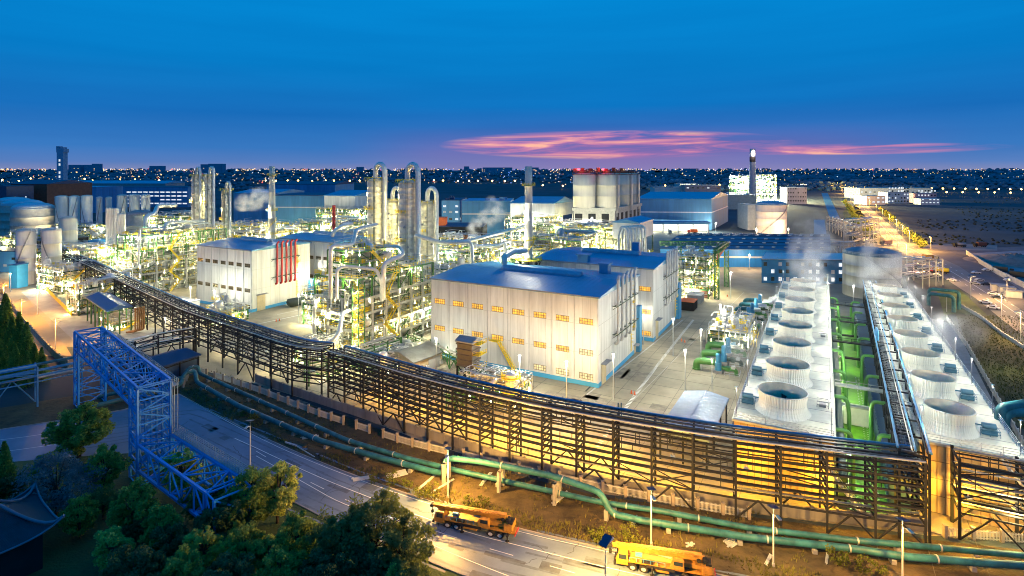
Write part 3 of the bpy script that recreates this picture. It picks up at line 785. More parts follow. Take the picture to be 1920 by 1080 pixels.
for i, (px, D, r, top, lb) in enumerate([(24,520,14,378,'rearmost'), (42,470,14,383,'middle'), (62,425,13,390,'foremost')]):
    t, c, h = tank('dome_tank', 'wide domed storage tank on the far left, %s of three' % lb, px, D, r, top, mat('dome_shell', (.42,.4,.35), .6, var=.3), 4.2, rm=mat('dome_roof', (.5,.58,.62), .4, var=.15), rings=4, stair=False, group='domed tanks')
k = 0
ordn = ['first','second','third','fourth','fifth','sixth','seventh','eighth','ninth','tenth','eleventh','twelfth','thirteenth','fourteenth','fifteenth','sixteenth']
for i, (px, D, w, top) in enumerate([(116,430,20,369),(140,432,17,369),(163,430,18,368),(186,440,10,371),(204,440,10,371),(229,436,17,367),(252,436,17,366),(273,436,15,366)]):
    tank('row_tank', 'cream tank in the long row behind the left plant, %s from the left' % ordn[i], px, D, w/2*D/F, top, m_white2, 1, stair=1 if i % 2 else -1, rings=1, group='cream tanks in a row', rail=False, n=24)
tank('squat_tank', 'squat lit tank with shallow dome in front of the tank row', 128, 360, 4.8, 410, m_silo, 1.4, stair=False)
tank('squat_tank', 'grey dome tank between the columns and the tank row', 262, 390, 8, 402, m_grey, 3, stair=False)
for i, (px, top) in enumerate([(203,391),(208,391),(213,392),(218,392),(225,402),(230,402)]):
    c = at(px, 345); h = Zat(top, 345); mb = MB(); mb.cyl(c, 1.15 if i < 4 else 1.5, h, 14, dome=.8); t = thing('slim_silo', 'slim white silo in the bundle left of the green steel unit, %s from the left' % ordn[i], 'silo', c, 'bundle of slim white silos')
    mb.build('shell', m_white2, t); mb = MB(); mb.tube([c+UP*1+U*.9-V*1, c+U*.9-V*1+UP*h], .12, 5); mb.build('downpipe', m_pale, t)
# sheds near the front
def gshed(name, label, cat, pts, H, rise, wm, rm, open_=False, colm=None, along='U', d1=None, d2=None, l=None):
    pass
p = G(776, 706); d1 = (G(724,686)-p); d2 = (G(829,684)-p)
t = thing('maintenance_shed', 'small cream shed with grey metal roof and roller door by the front rack', 'shed', p)
mb = MB(); L1, L2 = d1.length, d2.length; d1.normalize(); d2.normalize()
mb.para(p, d1*L1, d2*L2, UP*4.2)
for e in (0, L2):
    q = p+d2*e+UP*4.19; mb.add([q, q+d1*L1, q+d1*L1/2+UP*1.5], [(0,1,2)])
mb.build('wall', m_cream, t)
mb = MB(); gable_roof(mb, p, L1, L2, 4.2, 1.6, .5, 0, d1, d2, along='V'); mb.build('roof', mat('grey_sheet_roof', (.3,.31,.28), .4, metal=.4, var=.3, wave=.5, wscale=1.5), t)
mb = MB(); mb.para(p-d1*.1+d2*L2*.5, d2*5, d1*.2, UP*3.4); mb.build('roller_door', m_pale, t)
mb = MB(); mb.para(p-d1*.1+d2*L2*.12, d2*2.2, d1*.2, UP*2.4); mb.build('door', m_grey, t)
for k in (.36, .88):
    mb = MB(); q = p-d1*.9+d2*L2*k+UP*.7; mb.para(q, d2*1, d1*.7, UP*1.2); mb.build('air_unit', m_pale, t)
def canopy(name, label, a, b, c, H, rise, roofm, post, closed=False, skirt=0, panel=None, ridge='B'):
    """gable canopy over parallelogram a,b,c (a = near corner; a->b and a->c edges), ground points"""
    t = thing(name, label, 'canopy shed', a)
    A = b-a; B = c-a; L1, L2 = A.length, B.length; A = A.normalized(); B = B.normalized()
    mb = MB(); gable_roof(mb, a, L1, L2, H, rise, .5, 0, A, B, along='V' if ridge == 'B' else 'U')
    if skirt: 
        mb.para(a+UP*(H-skirt)-A*.05-B*.05, A*(L1+.1), B*.1, UP*skirt*.9); mb.para(a+UP*(H-skirt)-A*.05-B*.05, A*.1, B*L2, UP*skirt*.9)
    mb.build('roof', roofm, t)
    n = max(2, int(L1/6)); m = max(2, int(L2/6))
    for i in range(n+1):
        for j in range(m+1):
            if 0 < i < n and 0 < j < m: continue
            q = a+A*L1*i/n+B*L2*j/m; mb = MB(); mb.beam(q, q+UP*(H-.1), .35); mb.build('post', post, t)
    mb = MB()
    for (s, e) in ((a, a+A*L1), (a, a+B*L2), (a+B*L2, a+A*L1+B*L2), (a+A*L1, a+A*L1+B*L2)):
        mb.beam(s+UP*(H-.9), e+UP*(H-.9), .2); k = max(2, int((e-s).length/2.5))
        for i in range(k):
            p0 = s.lerp(e, i/k); p1 = s.lerp(e, (i+1)/k); mb.beam(p0+UP*(H-.9 if i % 2 else H-.35), p1+UP*(H-.35 if i % 2 else H-.9), .12)
    mb.build('roof_truss', post, t)
    if closed:
        mb = MB(); mb.para(a+A*.1+B*.1, A*(L1-.2), B*(L2-.2), UP*(H-.4)); mb.build('wall', panel or m_navy, t)
    return t
canopy('canopy_shed', 'open canopy with dark blue roof on green posts over pipe manifolds', G(202,632), G(164,602), G(246,622), 9.5, 1.2, mat('deep_blue_roof', (.02,.1,.25), .45, var=.2, wave=.3), m_green, ridge='A')
t = canopy('dark_blue_store', 'dark navy tarpaulin-clad store beside the blue bridge', G(300,725), G(248,716), G(372,700), 5.5, 1.4, m_navyroof, m_dark, closed=True)
t = canopy('pump_canopy', 'canopy with ribbed blue-lilac sheet roof between the yard and the cooling block', G(1325,880)+Vector((0,0,0)), G(1238,860), G(1362,795), 6, 1.0, mat('lilac_sheet_roof', (.2,.28,.42), .4, metal=.3, var=.15, wave=.6, wscale=1.5, scale=.2), m_dark, ridge='B')
# traditional roofed house bottom left
t = thing('tiled_house', 'dark traditional house with curved tiled roof and pale ridges in the bottom left corner', 'house', at(-58, 82))
O = at(-62, 82); X1 = Vector((.8,-.6,0)).normalized(); Y1 = Vector((.6,.8,0)).normalized()
W2, L2_, hz, rz = 7, 9.5, 6.0, 5.0
mb = MB(); mb.para(O-X1*5-Y1*7.5, X1*10, Y1*15, UP*5.8); mb.build('wall', m_dark, t)
mb = MB(); grid = []
n = 14
for i in range(n+1):
    row = []
    for j in range(n+1):
        u = -1+2*i/n; v_ = -1+2*j/n
        d = max(abs(u), max(0, abs(v_)-.25)/.75*1.0)
        z = hz + rz*(1-d)**1.6*1.0 + 1.7*(abs(u)*abs(v_))**4
        row.append(O + X1*u*W2*1.05 + Y1*v_*L2_ + UP*z)
    grid.append(row)
vs = [q for r_ in grid for q in r_]; fs = [(i*(n+1)+j, i*(n+1)+j+1, (i+1)*(n+1)+j+1, (i+1)*(n+1)+j) for i in range(n) for j in range(n)]
mb.add(vs, fs, 0, True); ro = mb.build('roof', m_tile, t)
mb = MB(); mb.tube([O-Y1*2.6+UP*(hz+rz+.3), O+Y1*2.6+UP*(hz+rz+.3)], .3, 6)
for su in (-1, 1):
    for sv in (-1, 1):
        pts = []
        for k in range(9):
            s = k/8; u = su*s; v_ = sv*(.25+.75*s); z = hz+rz*(1-s)**1.6+1.7*(abs(u)*abs(v_))**4+.2
            pts.append(O+X1*u*W2*1.05+Y1*v_*L2_+UP*z)
        mb.tube(pts, .22, 6)
for s in (-1, 1):
    mb.tube([grid[0 if s < 0 else n][j]+UP*.1 for j in range(n+1)], .16, 5); mb.tube([grid[i][0 if s < 0 else n]+UP*.1 for i in range(n+1)], .16, 5)
mb.build('ridge_tiles', mat('ridge_pale', (.12,.16,.22), .5), ro)
# far right buildings
EX = Vector((-1, .02, 0)).normalized()
fb('campus_block', 'pale lit office block beyond the boulevard, left of the pink block', 'office building', 1705, 1000, 1665, 30, 361, m_white2, m_grey, flat=True, winrows=[4,10,16,22,27], winm=[e_winw, e_win_dark], sp=5, ww=2.4, wh=2.6)
fb('campus_block', 'pinkish lit block beyond the boulevard, right one', 'office building', 1756, 1010, 1720, 30, 363, mat('pink_wall', (.6,.4,.4), .7), m_grey, flat=True, winrows=[6,14,22], winm=[e_winw, e_win_dark], sp=5, ww=2.4, wh=2.6)
fb('campus_hall', 'low white hall in front of the pink block', 'hall', 1762, 960, 1727, 20, 373, m_white2, m_pale, flat=True, winrows=[4,9], winm=e_winw, sp=6, ww=3, wh=1.6)
fb('campus_hall', 'long pale hall behind the boulevard office blocks', 'hall', 1748, 1150, 1612, 60, 353, m_white2, m_grey, flat=True, parapet=True, winrows=[6,14], winm=[e_winw, e_win_dark], sp=8, ww=4, wh=2)
fb('campus_hall', 'low lit building at the roadside, near the bend of the boulevard', 'hall', 1660, 960, 1625, 40, 368, m_white2, m_grey, flat=True, winrows=[5,12], winm=e_winw, sp=7, ww=4, wh=2)
fb('plant_office', 'white multi-window building right of the far lit plant', 'office building', 1513, 980, 1476, 30, 352, m_white2, m_pale, flat=True, winrows=[6,13,20,27,34], winm=[e_win_dark, m_grey], sp=4, ww=2, wh=2.6)
fb('brick_depot', 'long pinkish depot beyond the big blue warehouse', 'depot', 1352, 1050, 1285, 40, 348, mat('pink_wall2', (.45,.35,.33), .7), m_grey, flat=True, parapet=True, winrows=[8,16,26], winm=[e_win_dark, e_winw], sp=9, ww=4, wh=2)
fb('white_depot', 'white depot with lit yard behind the big blue warehouse', 'depot', 1290, 1080, 1228, 50, 352, m_white2, m_grey, flat=True, parapet=True, winrows=[6,14], winm=[e_winw, e_win_dark], sp=9, ww=4, wh=2)
fb('white_depot', 'taller pale block in the middle of the far depots', 'depot', 1310, 1150, 1275, 50, 345, m_pale, m_grey, flat=True, winrows=[10,20,30], winm=[e_winw, e_win_dark], sp=9, ww=4, wh=3)
fb('teal_hall', 'pale teal hall right of the big blue warehouse', 'hall', 1418, 850, 1357, 60, 366, mat('teal_wall', (.25,.42,.42), .6), mat('teal_roof', (.2,.4,.5), .5), flat=True, parapet=True)
fb('teal_hall', 'low pale hall beside the peach tank', 'hall', 1420, 560, 1402, 30, 385, m_pale, m_grey, flat=True)
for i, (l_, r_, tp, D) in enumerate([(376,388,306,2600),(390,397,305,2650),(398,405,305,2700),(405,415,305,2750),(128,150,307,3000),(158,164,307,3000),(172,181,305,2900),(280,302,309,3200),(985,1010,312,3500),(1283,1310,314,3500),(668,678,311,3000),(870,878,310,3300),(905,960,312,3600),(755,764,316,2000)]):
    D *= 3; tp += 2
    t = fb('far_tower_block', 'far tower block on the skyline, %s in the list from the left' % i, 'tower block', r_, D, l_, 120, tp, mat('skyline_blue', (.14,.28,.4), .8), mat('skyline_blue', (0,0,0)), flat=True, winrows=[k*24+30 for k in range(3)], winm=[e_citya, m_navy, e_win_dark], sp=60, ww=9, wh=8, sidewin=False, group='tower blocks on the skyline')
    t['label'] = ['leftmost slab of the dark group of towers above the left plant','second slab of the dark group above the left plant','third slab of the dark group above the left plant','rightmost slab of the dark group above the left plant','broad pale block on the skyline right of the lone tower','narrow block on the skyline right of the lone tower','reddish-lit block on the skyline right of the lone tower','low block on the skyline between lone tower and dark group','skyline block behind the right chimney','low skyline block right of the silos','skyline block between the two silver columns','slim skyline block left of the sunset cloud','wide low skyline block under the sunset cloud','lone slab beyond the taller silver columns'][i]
# lone tower left
t = thing('lone_tower', 'tall slim blue-grey tower with a lit window strip on the far left skyline', 'tower', at(112, 900))
p = at(118, 900); H = Zat(274, 900)
mb = MB(); mb.para(p, XA*10.5, YA*9, UP*(H-10)); mb.para(p+UP*(H-10)-XA*1.2, XA*12.5, YA*10, UP*6); mb.para(p+UP*(H-4), XA*5, YA*8, UP*2.5); mb.para(p+XA*7.5+UP*(H-4), XA*4, YA*8, UP*4); mb.build('shaft', mat('tower_grey', (.2,.36,.5), .6, var=.2), t)
for k in range(11):
    mb = MB(); mb.para(p+XA*4.3-YA*.3+UP*(8+k*(H-26)/11), XA*2.6, YA*.3, UP*(H-26)/11*.55); mb.build('window', e_winw if k % 4 else m_pale, t)
# ================================================================ process plant
def trace_lamp(t, p, W, col=WHITE, r=.4):
    r *= 1.3
    mb = MB(); mb.box(Vector(p)+UP*.65, .8, .8, .2); mb.beam(Vector(p)+UP*.7, Vector(p)+UP*1.3, .15)
    o = mb.build('lamp', m_pale, t); light(p, W, col, r, o); return o
e_bulb = emat('bulb_glow', (1,.9,.5), 14, .4, 3)
def rand_pipe(mb, Q, lu, lv, zs, rr, rng, n=8, mi=0, seg=4):
    a = rng.uniform(0, lu); b = rng.uniform(0, lv); z = rng.choice(zs)+rng.uniform(.6, 2.4)
    pts = [Q(a, b, z)]; last = -1
    for k in range(seg):
        ax = rng.choice([x for x in (0, 1, 2) if x != last]); last = ax
        if ax == 0: a = min(lu+.6, max(-.6, a+rng.choice((-1, 1))*rng.uniform(.25, .7)*lu))
        elif ax == 1: b = min(lv+.6, max(-.6, b+rng.choice((-1, 1))*rng.uniform(.2, .5)*lv))
        else: z = min(zs[-1]+3, max(.8, z+rng.choice((-1, 1))*rng.uniform(2, 7)))
        q = Q(a, b, z)
        if (q-pts[-1]).length > .6: pts.append(q)
    if len(pts) > 1: mb.tube(pts, rr, n, mi, elbow=max(.6, rr*2.2))
def unit(name, label, p, lu, lv, levels, seed, fm=None, conc=0, npipe=16, nves=6, nlamp=5, W=3000, big=3, bay=6.0, rail=True, hcol=True, group=None, cat='process unit', hvar=True, fw=.5):
    rng = random.Random(seed); fm = fm or m_green
    t = thing(name, label, cat, p, group)
    Q = lambda a, b, z: p + U*a + V*b + UP*z
    nu = max(1, round(lu/bay)); nv = max(1, round(lv/bay))
    tops = {}
    for i in range(nu+1):
        for j in range(nv+1):
            tops[i, j] = levels[-1] if (not hvar or rng.random() < .75) else levels[-2 if len(levels) > 1 else -1]
    fr = MB(); cf = MB(); dk = MB(); rl = MB()
    nc = min(conc, len(levels))
    for i in range(nu+1):
        for j in range(nv+1):
            if 0 < i < nu and 0 < j < nv and rng.random() < .4: continue
            a = lu*i/nu; b = lv*j/nv; zc = levels[nc-1] if nc else 0
            if nc: cf.beam(Q(a, b, 0), Q(a, b, zc), .9)
            fr.beam(Q(a, b, zc), Q(a, b, tops[i, j]), fw)
    for li, z in enumerate(levels):
        M = cf if li < nc else fr; w_ = .8 if li < nc else fw
        for i in range(nu+1):
            a = lu*i/nu; M.beam(Q(a, 0, z), Q(a, lv, z), w_*.8, w_)
        for j in range(nv+1):
            b = lv*j/nv; M.beam(Q(0, b, z-.02), Q(lu, b, z-.02), w_*.8, w_)
        for i in range(nu):
            for j in range(nv):
                if rng.random() < .5: dk.para(Q(lu*i/nu, lv*j/nv, z+.26), U*lu/nu, V*lv/nv, UP*.06)
        if rail and rng.random() < .85: rl.rail([Q(lu, 0, z+.3), Q(0, 0, z+.3), Q(0, lv, z+.3)], 1.2, .1, 2.2)
    # braces on the two seen faces
    zl = [0]+list(levels)
    for li in range(len(levels)):
        for j in range(nv):
            if rng.random() < .35: fr.beam(Q(-.05, lv*j/nv, zl[li]+.3), Q(-.05, lv*(j+1)/nv, zl[li+1]), .22)
            if rng.random() < .2: fr.beam(Q(-.05, lv*(j+1)/nv, zl[li]+.3), Q(-.05, lv*j/nv, zl[li+1]), .22)
        for i in range(nu):
            if rng.random() < .35: fr.beam(Q(lu*i/nu, -.05, zl[li]+.3), Q(lu*(i+1)/nu, -.05, zl[li+1]), .22)
    fr.build('steel_frame', fm, t)
    sc_ = MB()
    for li, z in enumerate(levels):
        zz0 = zl[li]
        for j in range(nv*3):
            if rng.random() < .6: b = lv*(j+.5)/(nv*3); sc_.beam(Q(0, b, zz0), Q(0, b, z-rng.choice((0, 0, 1.2))), .16)
            if rng.random() < .5: b = lv*(j+.5)/(nv*3); sc_.beam(Q(0, b, z+.1), Q(lu*rng.uniform(.3, 1), b, z+.1), .18)
        for i in range(nu*3):
            if rng.random() < .6: a = lu*(i+.5)/(nu*3); sc_.beam(Q(a, 0, zz0), Q(a, 0, z-rng.choice((0, 0, 1.2))), .16)
            if rng.random() < .5: a = lu*(i+.5)/(nu*3); sc_.beam(Q(a, 0, z+.1), Q(a, lv*rng.uniform(.3, 1), z+.1), .18)
        h_ = (z-zz0)*.5
        sc_.beam(Q(-.02, 0, zz0+h_), Q(-.02, lv*rng.uniform(.4, 1), zz0+h_), .18); sc_.beam(Q(0, -.02, zz0+h_), Q(lu, -.02, zz0+h_), .18)
    sc_.build('secondary_steel', m_dgreen if fm is m_green else m_green, t)['kind'] = 'stuff'
    if nc: cf.build('concrete_frame', m_fconc, t)
    if dk.v: dk.build('deck', m_silver2, t)
    if rl.v: rl.build('railing', m_yellow, t)
    # stairs
    st = MB(); a0 = rng.uniform(.1, .7)*lu
    for li in range(len(levels)):
        z0, z1 = zl[li], zl[li+1]; s = 1 if li % 2 else -1
        q0 = Q(-1.2, lv*.35+s*2.5, z0); q1 = Q(-1.2, lv*.35-s*2.5, z1)
        st.beam(q0, q1, .25, .3); st.beam(q0-U*1, q1-U*1, .25, .3); st.beam(q0+UP*1.1, q1+UP*1.1, .1); st.para(q1-V*.8*s, V*s*1.4, -U*1.4, UP*.12)
        st.rail([q1-U*1.4-V*.8, q1-U*1.4+V*.8], 1.1, .1)
    st.build('stair', m_yellow, t)
    # vessels
    for k in range(nves):
        mb = MB(); li = rng.randrange(len(levels)); z = zl[li]+.4
        r = rng.uniform(.8, 1.7); a = rng.uniform(r, max(r+.1, lu-r)); b = rng.uniform(r, max(r+.1, lv-r))
        if rng.random() < .5:
            h = rng.uniform(3, 7.5); q = Q(a, b, z)
            mb.vessel(q+UP*r*.5, q+UP*(r*.5+h), r); nm = 'vessel'
            mb.tube([q+UP*(h+r*.5), q+UP*(h+r+1), q+UP*(h+r+1)+rng.choice((U, -U, V, -V))*3, q+UP*2+rng.choice((U, -U))*3], .22, 6, elbow=.8)
        else:
            L = rng.uniform(3.5, 7); ax = rng.choice((U, V)); q = Q(a, b, z+r*1.2); mb.vessel(q-ax*L/2, q+ax*L/2, r*.85)
            for s in (-.3, .3): mb.box(q+ax*L*s-UP*r*.7, .4, .4, r*1.2)
        mb.build('vessel', m_silver if rng.random() < .7 else m_pale, t)
    for k in range(npipe):
        mb = MB(); rr = rng.choice((.14, .2, .2, .28, .36)); rand_pipe(mb, Q, lu, lv, [0]+list(levels[:-1]), rr, rng, 6, seg=rng.randint(3, 6))
        if mb.v: mb.build('pipe', rng.choice((m_silver, m_silver, m_silver2, m_pale, m_silver2, m_yellow if rng.random() < .35 else m_silver)), t)
    for k in range(big):
        mb = MB(); rand_pipe(mb, Q, lu, lv, levels[-2:], rng.uniform(.4, .65), rng, 12, seg=5)
        if mb.v: mb.build('duct', m_silver, t)
    # small clutter valves / platforms
    mb = MB()
    for k in range(int(lu*lv/5)):
        q = Q(rng.uniform(0, lu), rng.uniform(0, lv), rng.choice([0]+list(levels))+.5); s = rng.uniform(.4, 1.1)
        mb.box(q+UP*s/2, s, s*rng.uniform(.6, 1.4), s*1.3, X=U, Y=V)
    mb.build('valve_clutter', m_pale, t)['kind'] = 'stuff'
    mb = MB()
    for k in range(int(lu*lv/14)):
        q = Q(rng.uniform(0, lu), rng.uniform(0, lv), rng.choice(levels)+.3); s = rng.uniform(.8, 1.6)
        mb.rail([q, q+U*s, q+U*s+V*s, q+V*s, q], 1.1, .12, 1); mb.box(q+UP*.7+U*s/2+V*s/2, s*.5, s*.5, 1.4)
    mb.build('guard_rails', m_yellow, t)['kind'] = 'stuff'
    # small diameter lines, bundled
    mb = MB()
    for k in range(int(npipe*4.5)):
        rand_pipe(mb, Q, lu, lv, [0]+list(levels), rng.choice((.07, .09, .12)), rng, 4, seg=rng.randint(2, 5))
    mb.build('small_bore_lines', m_pale, t)['kind'] = 'stuff'
    for k in range(nlamp):
        f = rng.random(); z = rng.choice(levels)-.9
        if k % 3 == 0: q = Q(-1.0, rng.uniform(.05, .95)*lv, z)
        elif k % 3 == 1: q = Q(rng.uniform(.05, .95)*lu, -1.0, z)
        else: q = Q(rng.uniform(.2, .8)*lu, rng.uniform(.2, .8)*lv, z)
        trace_lamp(t, q, (2.9 if p.y > 230 else 2.1)*min(1.6, max(.42, p.y/280-.15))*W*rng.uniform(.6, 1.4), UNITC if rng.random() < .7 else COOL, .2+p.y*.0004)
    mb = MB(); D_ = p.y; s = .16+D_*.0006
    for k in range(int(14+lu*lv/13)):
        q = Q(rng.choice((-.5, rng.uniform(0, lu))), rng.choice((-.5, rng.uniform(0, lv))), rng.choice(levels)-rng.uniform(.3, 1.6)); mb.lathe(q, [(.01,-s),(s,0),(.01,s)], 6, 0, False); mb.beam(q+UP*s*.8, q+UP*(s+.8), .08)
    mb.build('bulbs', e_bulb, t)['kind'] = 'stuff'
    return t
def custom_duct(name, label, pts, r, m=None, grp=None, n=14):
    mb = MB(); mb.tube(pts, r, n, elbow=r*2.6); return tag(mb.build(name, m or m_silver), label, 'duct', grp)
# central unit B
pB = at(670, 176)
tB = unit('process_unit', 'tall green steel process unit with looping silver ducts left of the nearest hall', pB, 18.5, 39, (4.6, 9.4, 14.2, 19, 25.5), 11, conc=4, npipe=34, nves=16, nlamp=13, W=3000, big=2, bay=6.2)
# upper crown of unit B
unit('process_unit', 'upper green steel block carrying ducts, set back on the central unit', pB+U*2+V*3+UP*25.6, 14, 18, (4, 8), 12, npipe=10, nves=4, nlamp=3, W=2200, big=1)
custom_duct('silver_duct', 'silver duct rising and stepping up towards the tall column', [T(620,560,176),T(620,461,176),T(661,459,182),T(668,431,190),T(706,421,200)], 0.66)
custom_duct('silver_duct', 'broad silver duct that zigzags down the front of the central unit', [T(719,560,178),T(719,494,178),T(757,477,184),T(748,463,190),T(700,462,192),T(690,480,186),T(650,478,182)], 0.74)
custom_duct('silver_duct', 'silver duct making a square loop at the front corner of the central unit', [T(632,560,174),T(632,505,174),T(646,499,176),T(706,505,178),T(716,530,178),T(716,565,178)], 0.55)
custom_duct('silver_duct', 'silver duct hooking down beside the yellow stair tower', [T(660,581,172),T(641,586,170),T(637,620,168),T(628,634,167),T(600,652,166)], 0.58)
custom_duct('silver_duct', 'curled silver duct end by the yard at the foot of the central unit', [T(583,668,165),T(583,640,165),T(592,634,165),T(598,640,165),T(598,668,165)], 0.47)
custom_duct('silver_duct', 'silver duct on the left top of the central unit, short and hooked', [T(622,443,190),T(628,432,190),T(642,423,195),T(660,420,200)], 0.62)
custom_duct('silver_duct', 'long silver duct running right from the columns and dropping behind the nearest hall', [T(780,441,215),T(826,455,205),T(884,453,205),T(886,500,205)], 0.74)
custom_duct('silver_duct', 'white bent duct emerging behind the nearest hall roof', [T(945,495,192),T(945,482,192),T(962,471,200),T(985,470,206)], 1.09)
custom_duct('silver_duct', 'long silver duct on the right pipe bridge, upper one', [T(820,455,235),T(880,452,245),T(960,430,275),T(985,425,290)], 0.78)
custom_duct('silver_duct', 'long silver duct on the right pipe bridge, lower one', [T(890,462,225),T(935,461,240),T(946,455,240),T(947,478,240)], 0.78)
t = thing('stair_tower', 'yellow stair tower glowing at the front corner of the central unit', 'stair tower', at(672, 171))
c = at(672, 171); mb = MB()
for k in range(11):
    z = 2+k*2.2; mb.para(c+UP*z-U*1.2-V*1.2, U*2.4, V*2.4, UP*.1); mb.rail([c-U*1.2-V*1.2+UP*z, c+U*1.2-V*1.2+UP*z, c+U*1.2+V*1.2+UP*z, c-U*1.2+V*1.2+UP*z, c-U*1.2-V*1.2+UP*z], 1, .1, 1.2); s = 1 if k % 2 else -1
    mb.beam(c+U*s*1.1-V*1+UP*z, c-U*s*1.1-V*1+UP*(z+2.2), .3, .2)
mb.build('platforms', m_yellow, t)
mb = MB()
for su in (-1, 1):
    for sv in (-1, 1): mb.beam(c+U*su*1.25+V*sv*1.25, c+U*su*1.25+V*sv*1.25+UP*26, .25)
mb.build('posts', m_green, t)
for k in range(5): trace_lamp(t, c-V*1.7+U*.3+UP*(3+k*5), 2200, (1,.92,.6), .4)
t = thing('stair_tower', 'yellow stair and platforms at the left end of the central unit', 'stair tower', at(600, 190)); c = at(603, 186); mb = MB()
for k in range(10):
    z = 1+k*2.8; mb.para(c+UP*z-U*1.6-V*1.6, U*3.2, V*3.2, UP*.1); mb.rail([c-U*1.6-V*1.6+UP*z, c+U*1.6-V*1.6+UP*z, c+U*1.6+V*1.6+UP*z, c-U*1.6+V*1.6+UP*z, c-U*1.6-V*1.6+UP*z], 1, .1, 1.2)
mb.build('platforms', m_yellow, t)
for k in range(4): trace_lamp(t, c-V*2+UP*(4+k*6.5), 2500, (1,.95,.7), .5)
# low equipment in front of unit B
unit('pump_skid', 'low brightly lit pump skid between the yard and the central unit', at(600, 168), 12, 13, (2.2, 4.4), 21, npipe=22, nves=6, nlamp=4, W=900, big=1, bay=4)
unit('pump_skid', 'low skid with yellow cages and small vessels right of the stair tower', at(722, 163), 10, 16, (2.4,), 22, npipe=22, nves=6, nlamp=3, W=900, big=1, bay=4)
unit('pump_skid', 'low skid with yellow platforms in front of the nearest hall', at(965, 141), 16, 8, (1.8, 3.8), 23, npipe=24, nves=4, nlamp=2, W=900, big=1, bay=4)
mb = MB(); c = at(958, 143); mb.vessel(c+UP*1.5, c+UP*8, 1.5)
for z in (4, 7.5):
    mb.lathe(c+UP*z, [(1.6,0),(2.6,0),(2.6,.1),(1.6,.1)], 16, 1); mb.rail([c+Vector((math.cos(a)*2.5, math.sin(a)*2.5, z)) for a in [k*PI/6 for k in range(13)]], 1.1, .09, 1, 1)
tag(mb.build('yellow_vessel', [m_silver, m_yellow]), 'upright vessel with yellow ring platforms in front of the nearest hall', 'vessel')
mb = MB(); c = at(718, 160); mb.vessel(c+UP*1.5, c+UP*8, 1.2); tag(mb.build('upright_vessel', m_silver), 'upright lit vessel standing right of the yellow stair tower', 'vessel')
# inlet filter house
t = thing('filter_house', 'louvred grey air filter box on steel legs in front of the nearest hall', 'filter house', at(888, 160))
c = at(885, 158); a0 = c-U*0
mb = MB(); z = 4.5
for k in range(5):
    mb.para(c+UP*(z+k*1.5)-U*.3-V*.3, U*5.6, V*4.6, UP*.35)
mb.para(c+UP*z, U*5, V*4, UP*7); mb.build('louvred_box', m_rust if False else mat('brown_grey', (.13,.11,.1), .6, var=.2), t)
mb = MB(); gable_roof(mb, c, 5, 4, z+7.1, 1, .5); mb.build('roof', m_grey, t)
for a in (0, 5):
    for b in (0, 4): mb = MB(); mb.beam(c+U*a+V*b, c+U*a+V*b+UP*z, .35); mb.build('leg', m_dark, t)
mb = MB(); mb.beam(c, c+U*5+UP*z, .2); mb.beam(c+U*5, c+UP*z, .2); mb.beam(c, c+V*4+UP*z, .2); mb.beam(c+V*4, c+UP*z, .2); mb.build('brace', m_dark, t)
mb = MB(); q = c+V*.2-U*2.2
for zz2 in (4.5, 8, 11): mb.para(q+UP*zz2, U*2, V*4, UP*.1); mb.rail([q+U*2+UP*zz2, q+UP*zz2, q+V*4+UP*zz2], 1.1, .09, 1)
mb.build('access_platform', m_yellow, t)
# unit A left
pA = at(263, 268)
unit('process_unit', 'green steel unit on a concrete frame left of the hall with red pipes', pA, 20, 44, (5, 10, 15, 21, 28), 31, conc=3, npipe=32, nves=13, nlamp=12, W=4200, big=3, bay=7.5)
custom_duct('silver_duct', 'thick silver duct looping over the left green unit, upper', [T(273,425,285),T(273,405,285),T(290,401,290),T(296,385,300),T(330,385,310)], 1.09)
custom_duct('silver_duct', 'thick silver duct looping over the left green unit, lower', [T(310,455,285),T(310,418,285),T(352,416,300),T(385,414,330)], 0.94)
custom_duct('silver_duct', 'slim silver duct down the front of the left green unit', [T(303,430,268),T(302,428,270),T(262,428,268),T(260,500,266),T(225,512,262)], 0.47)
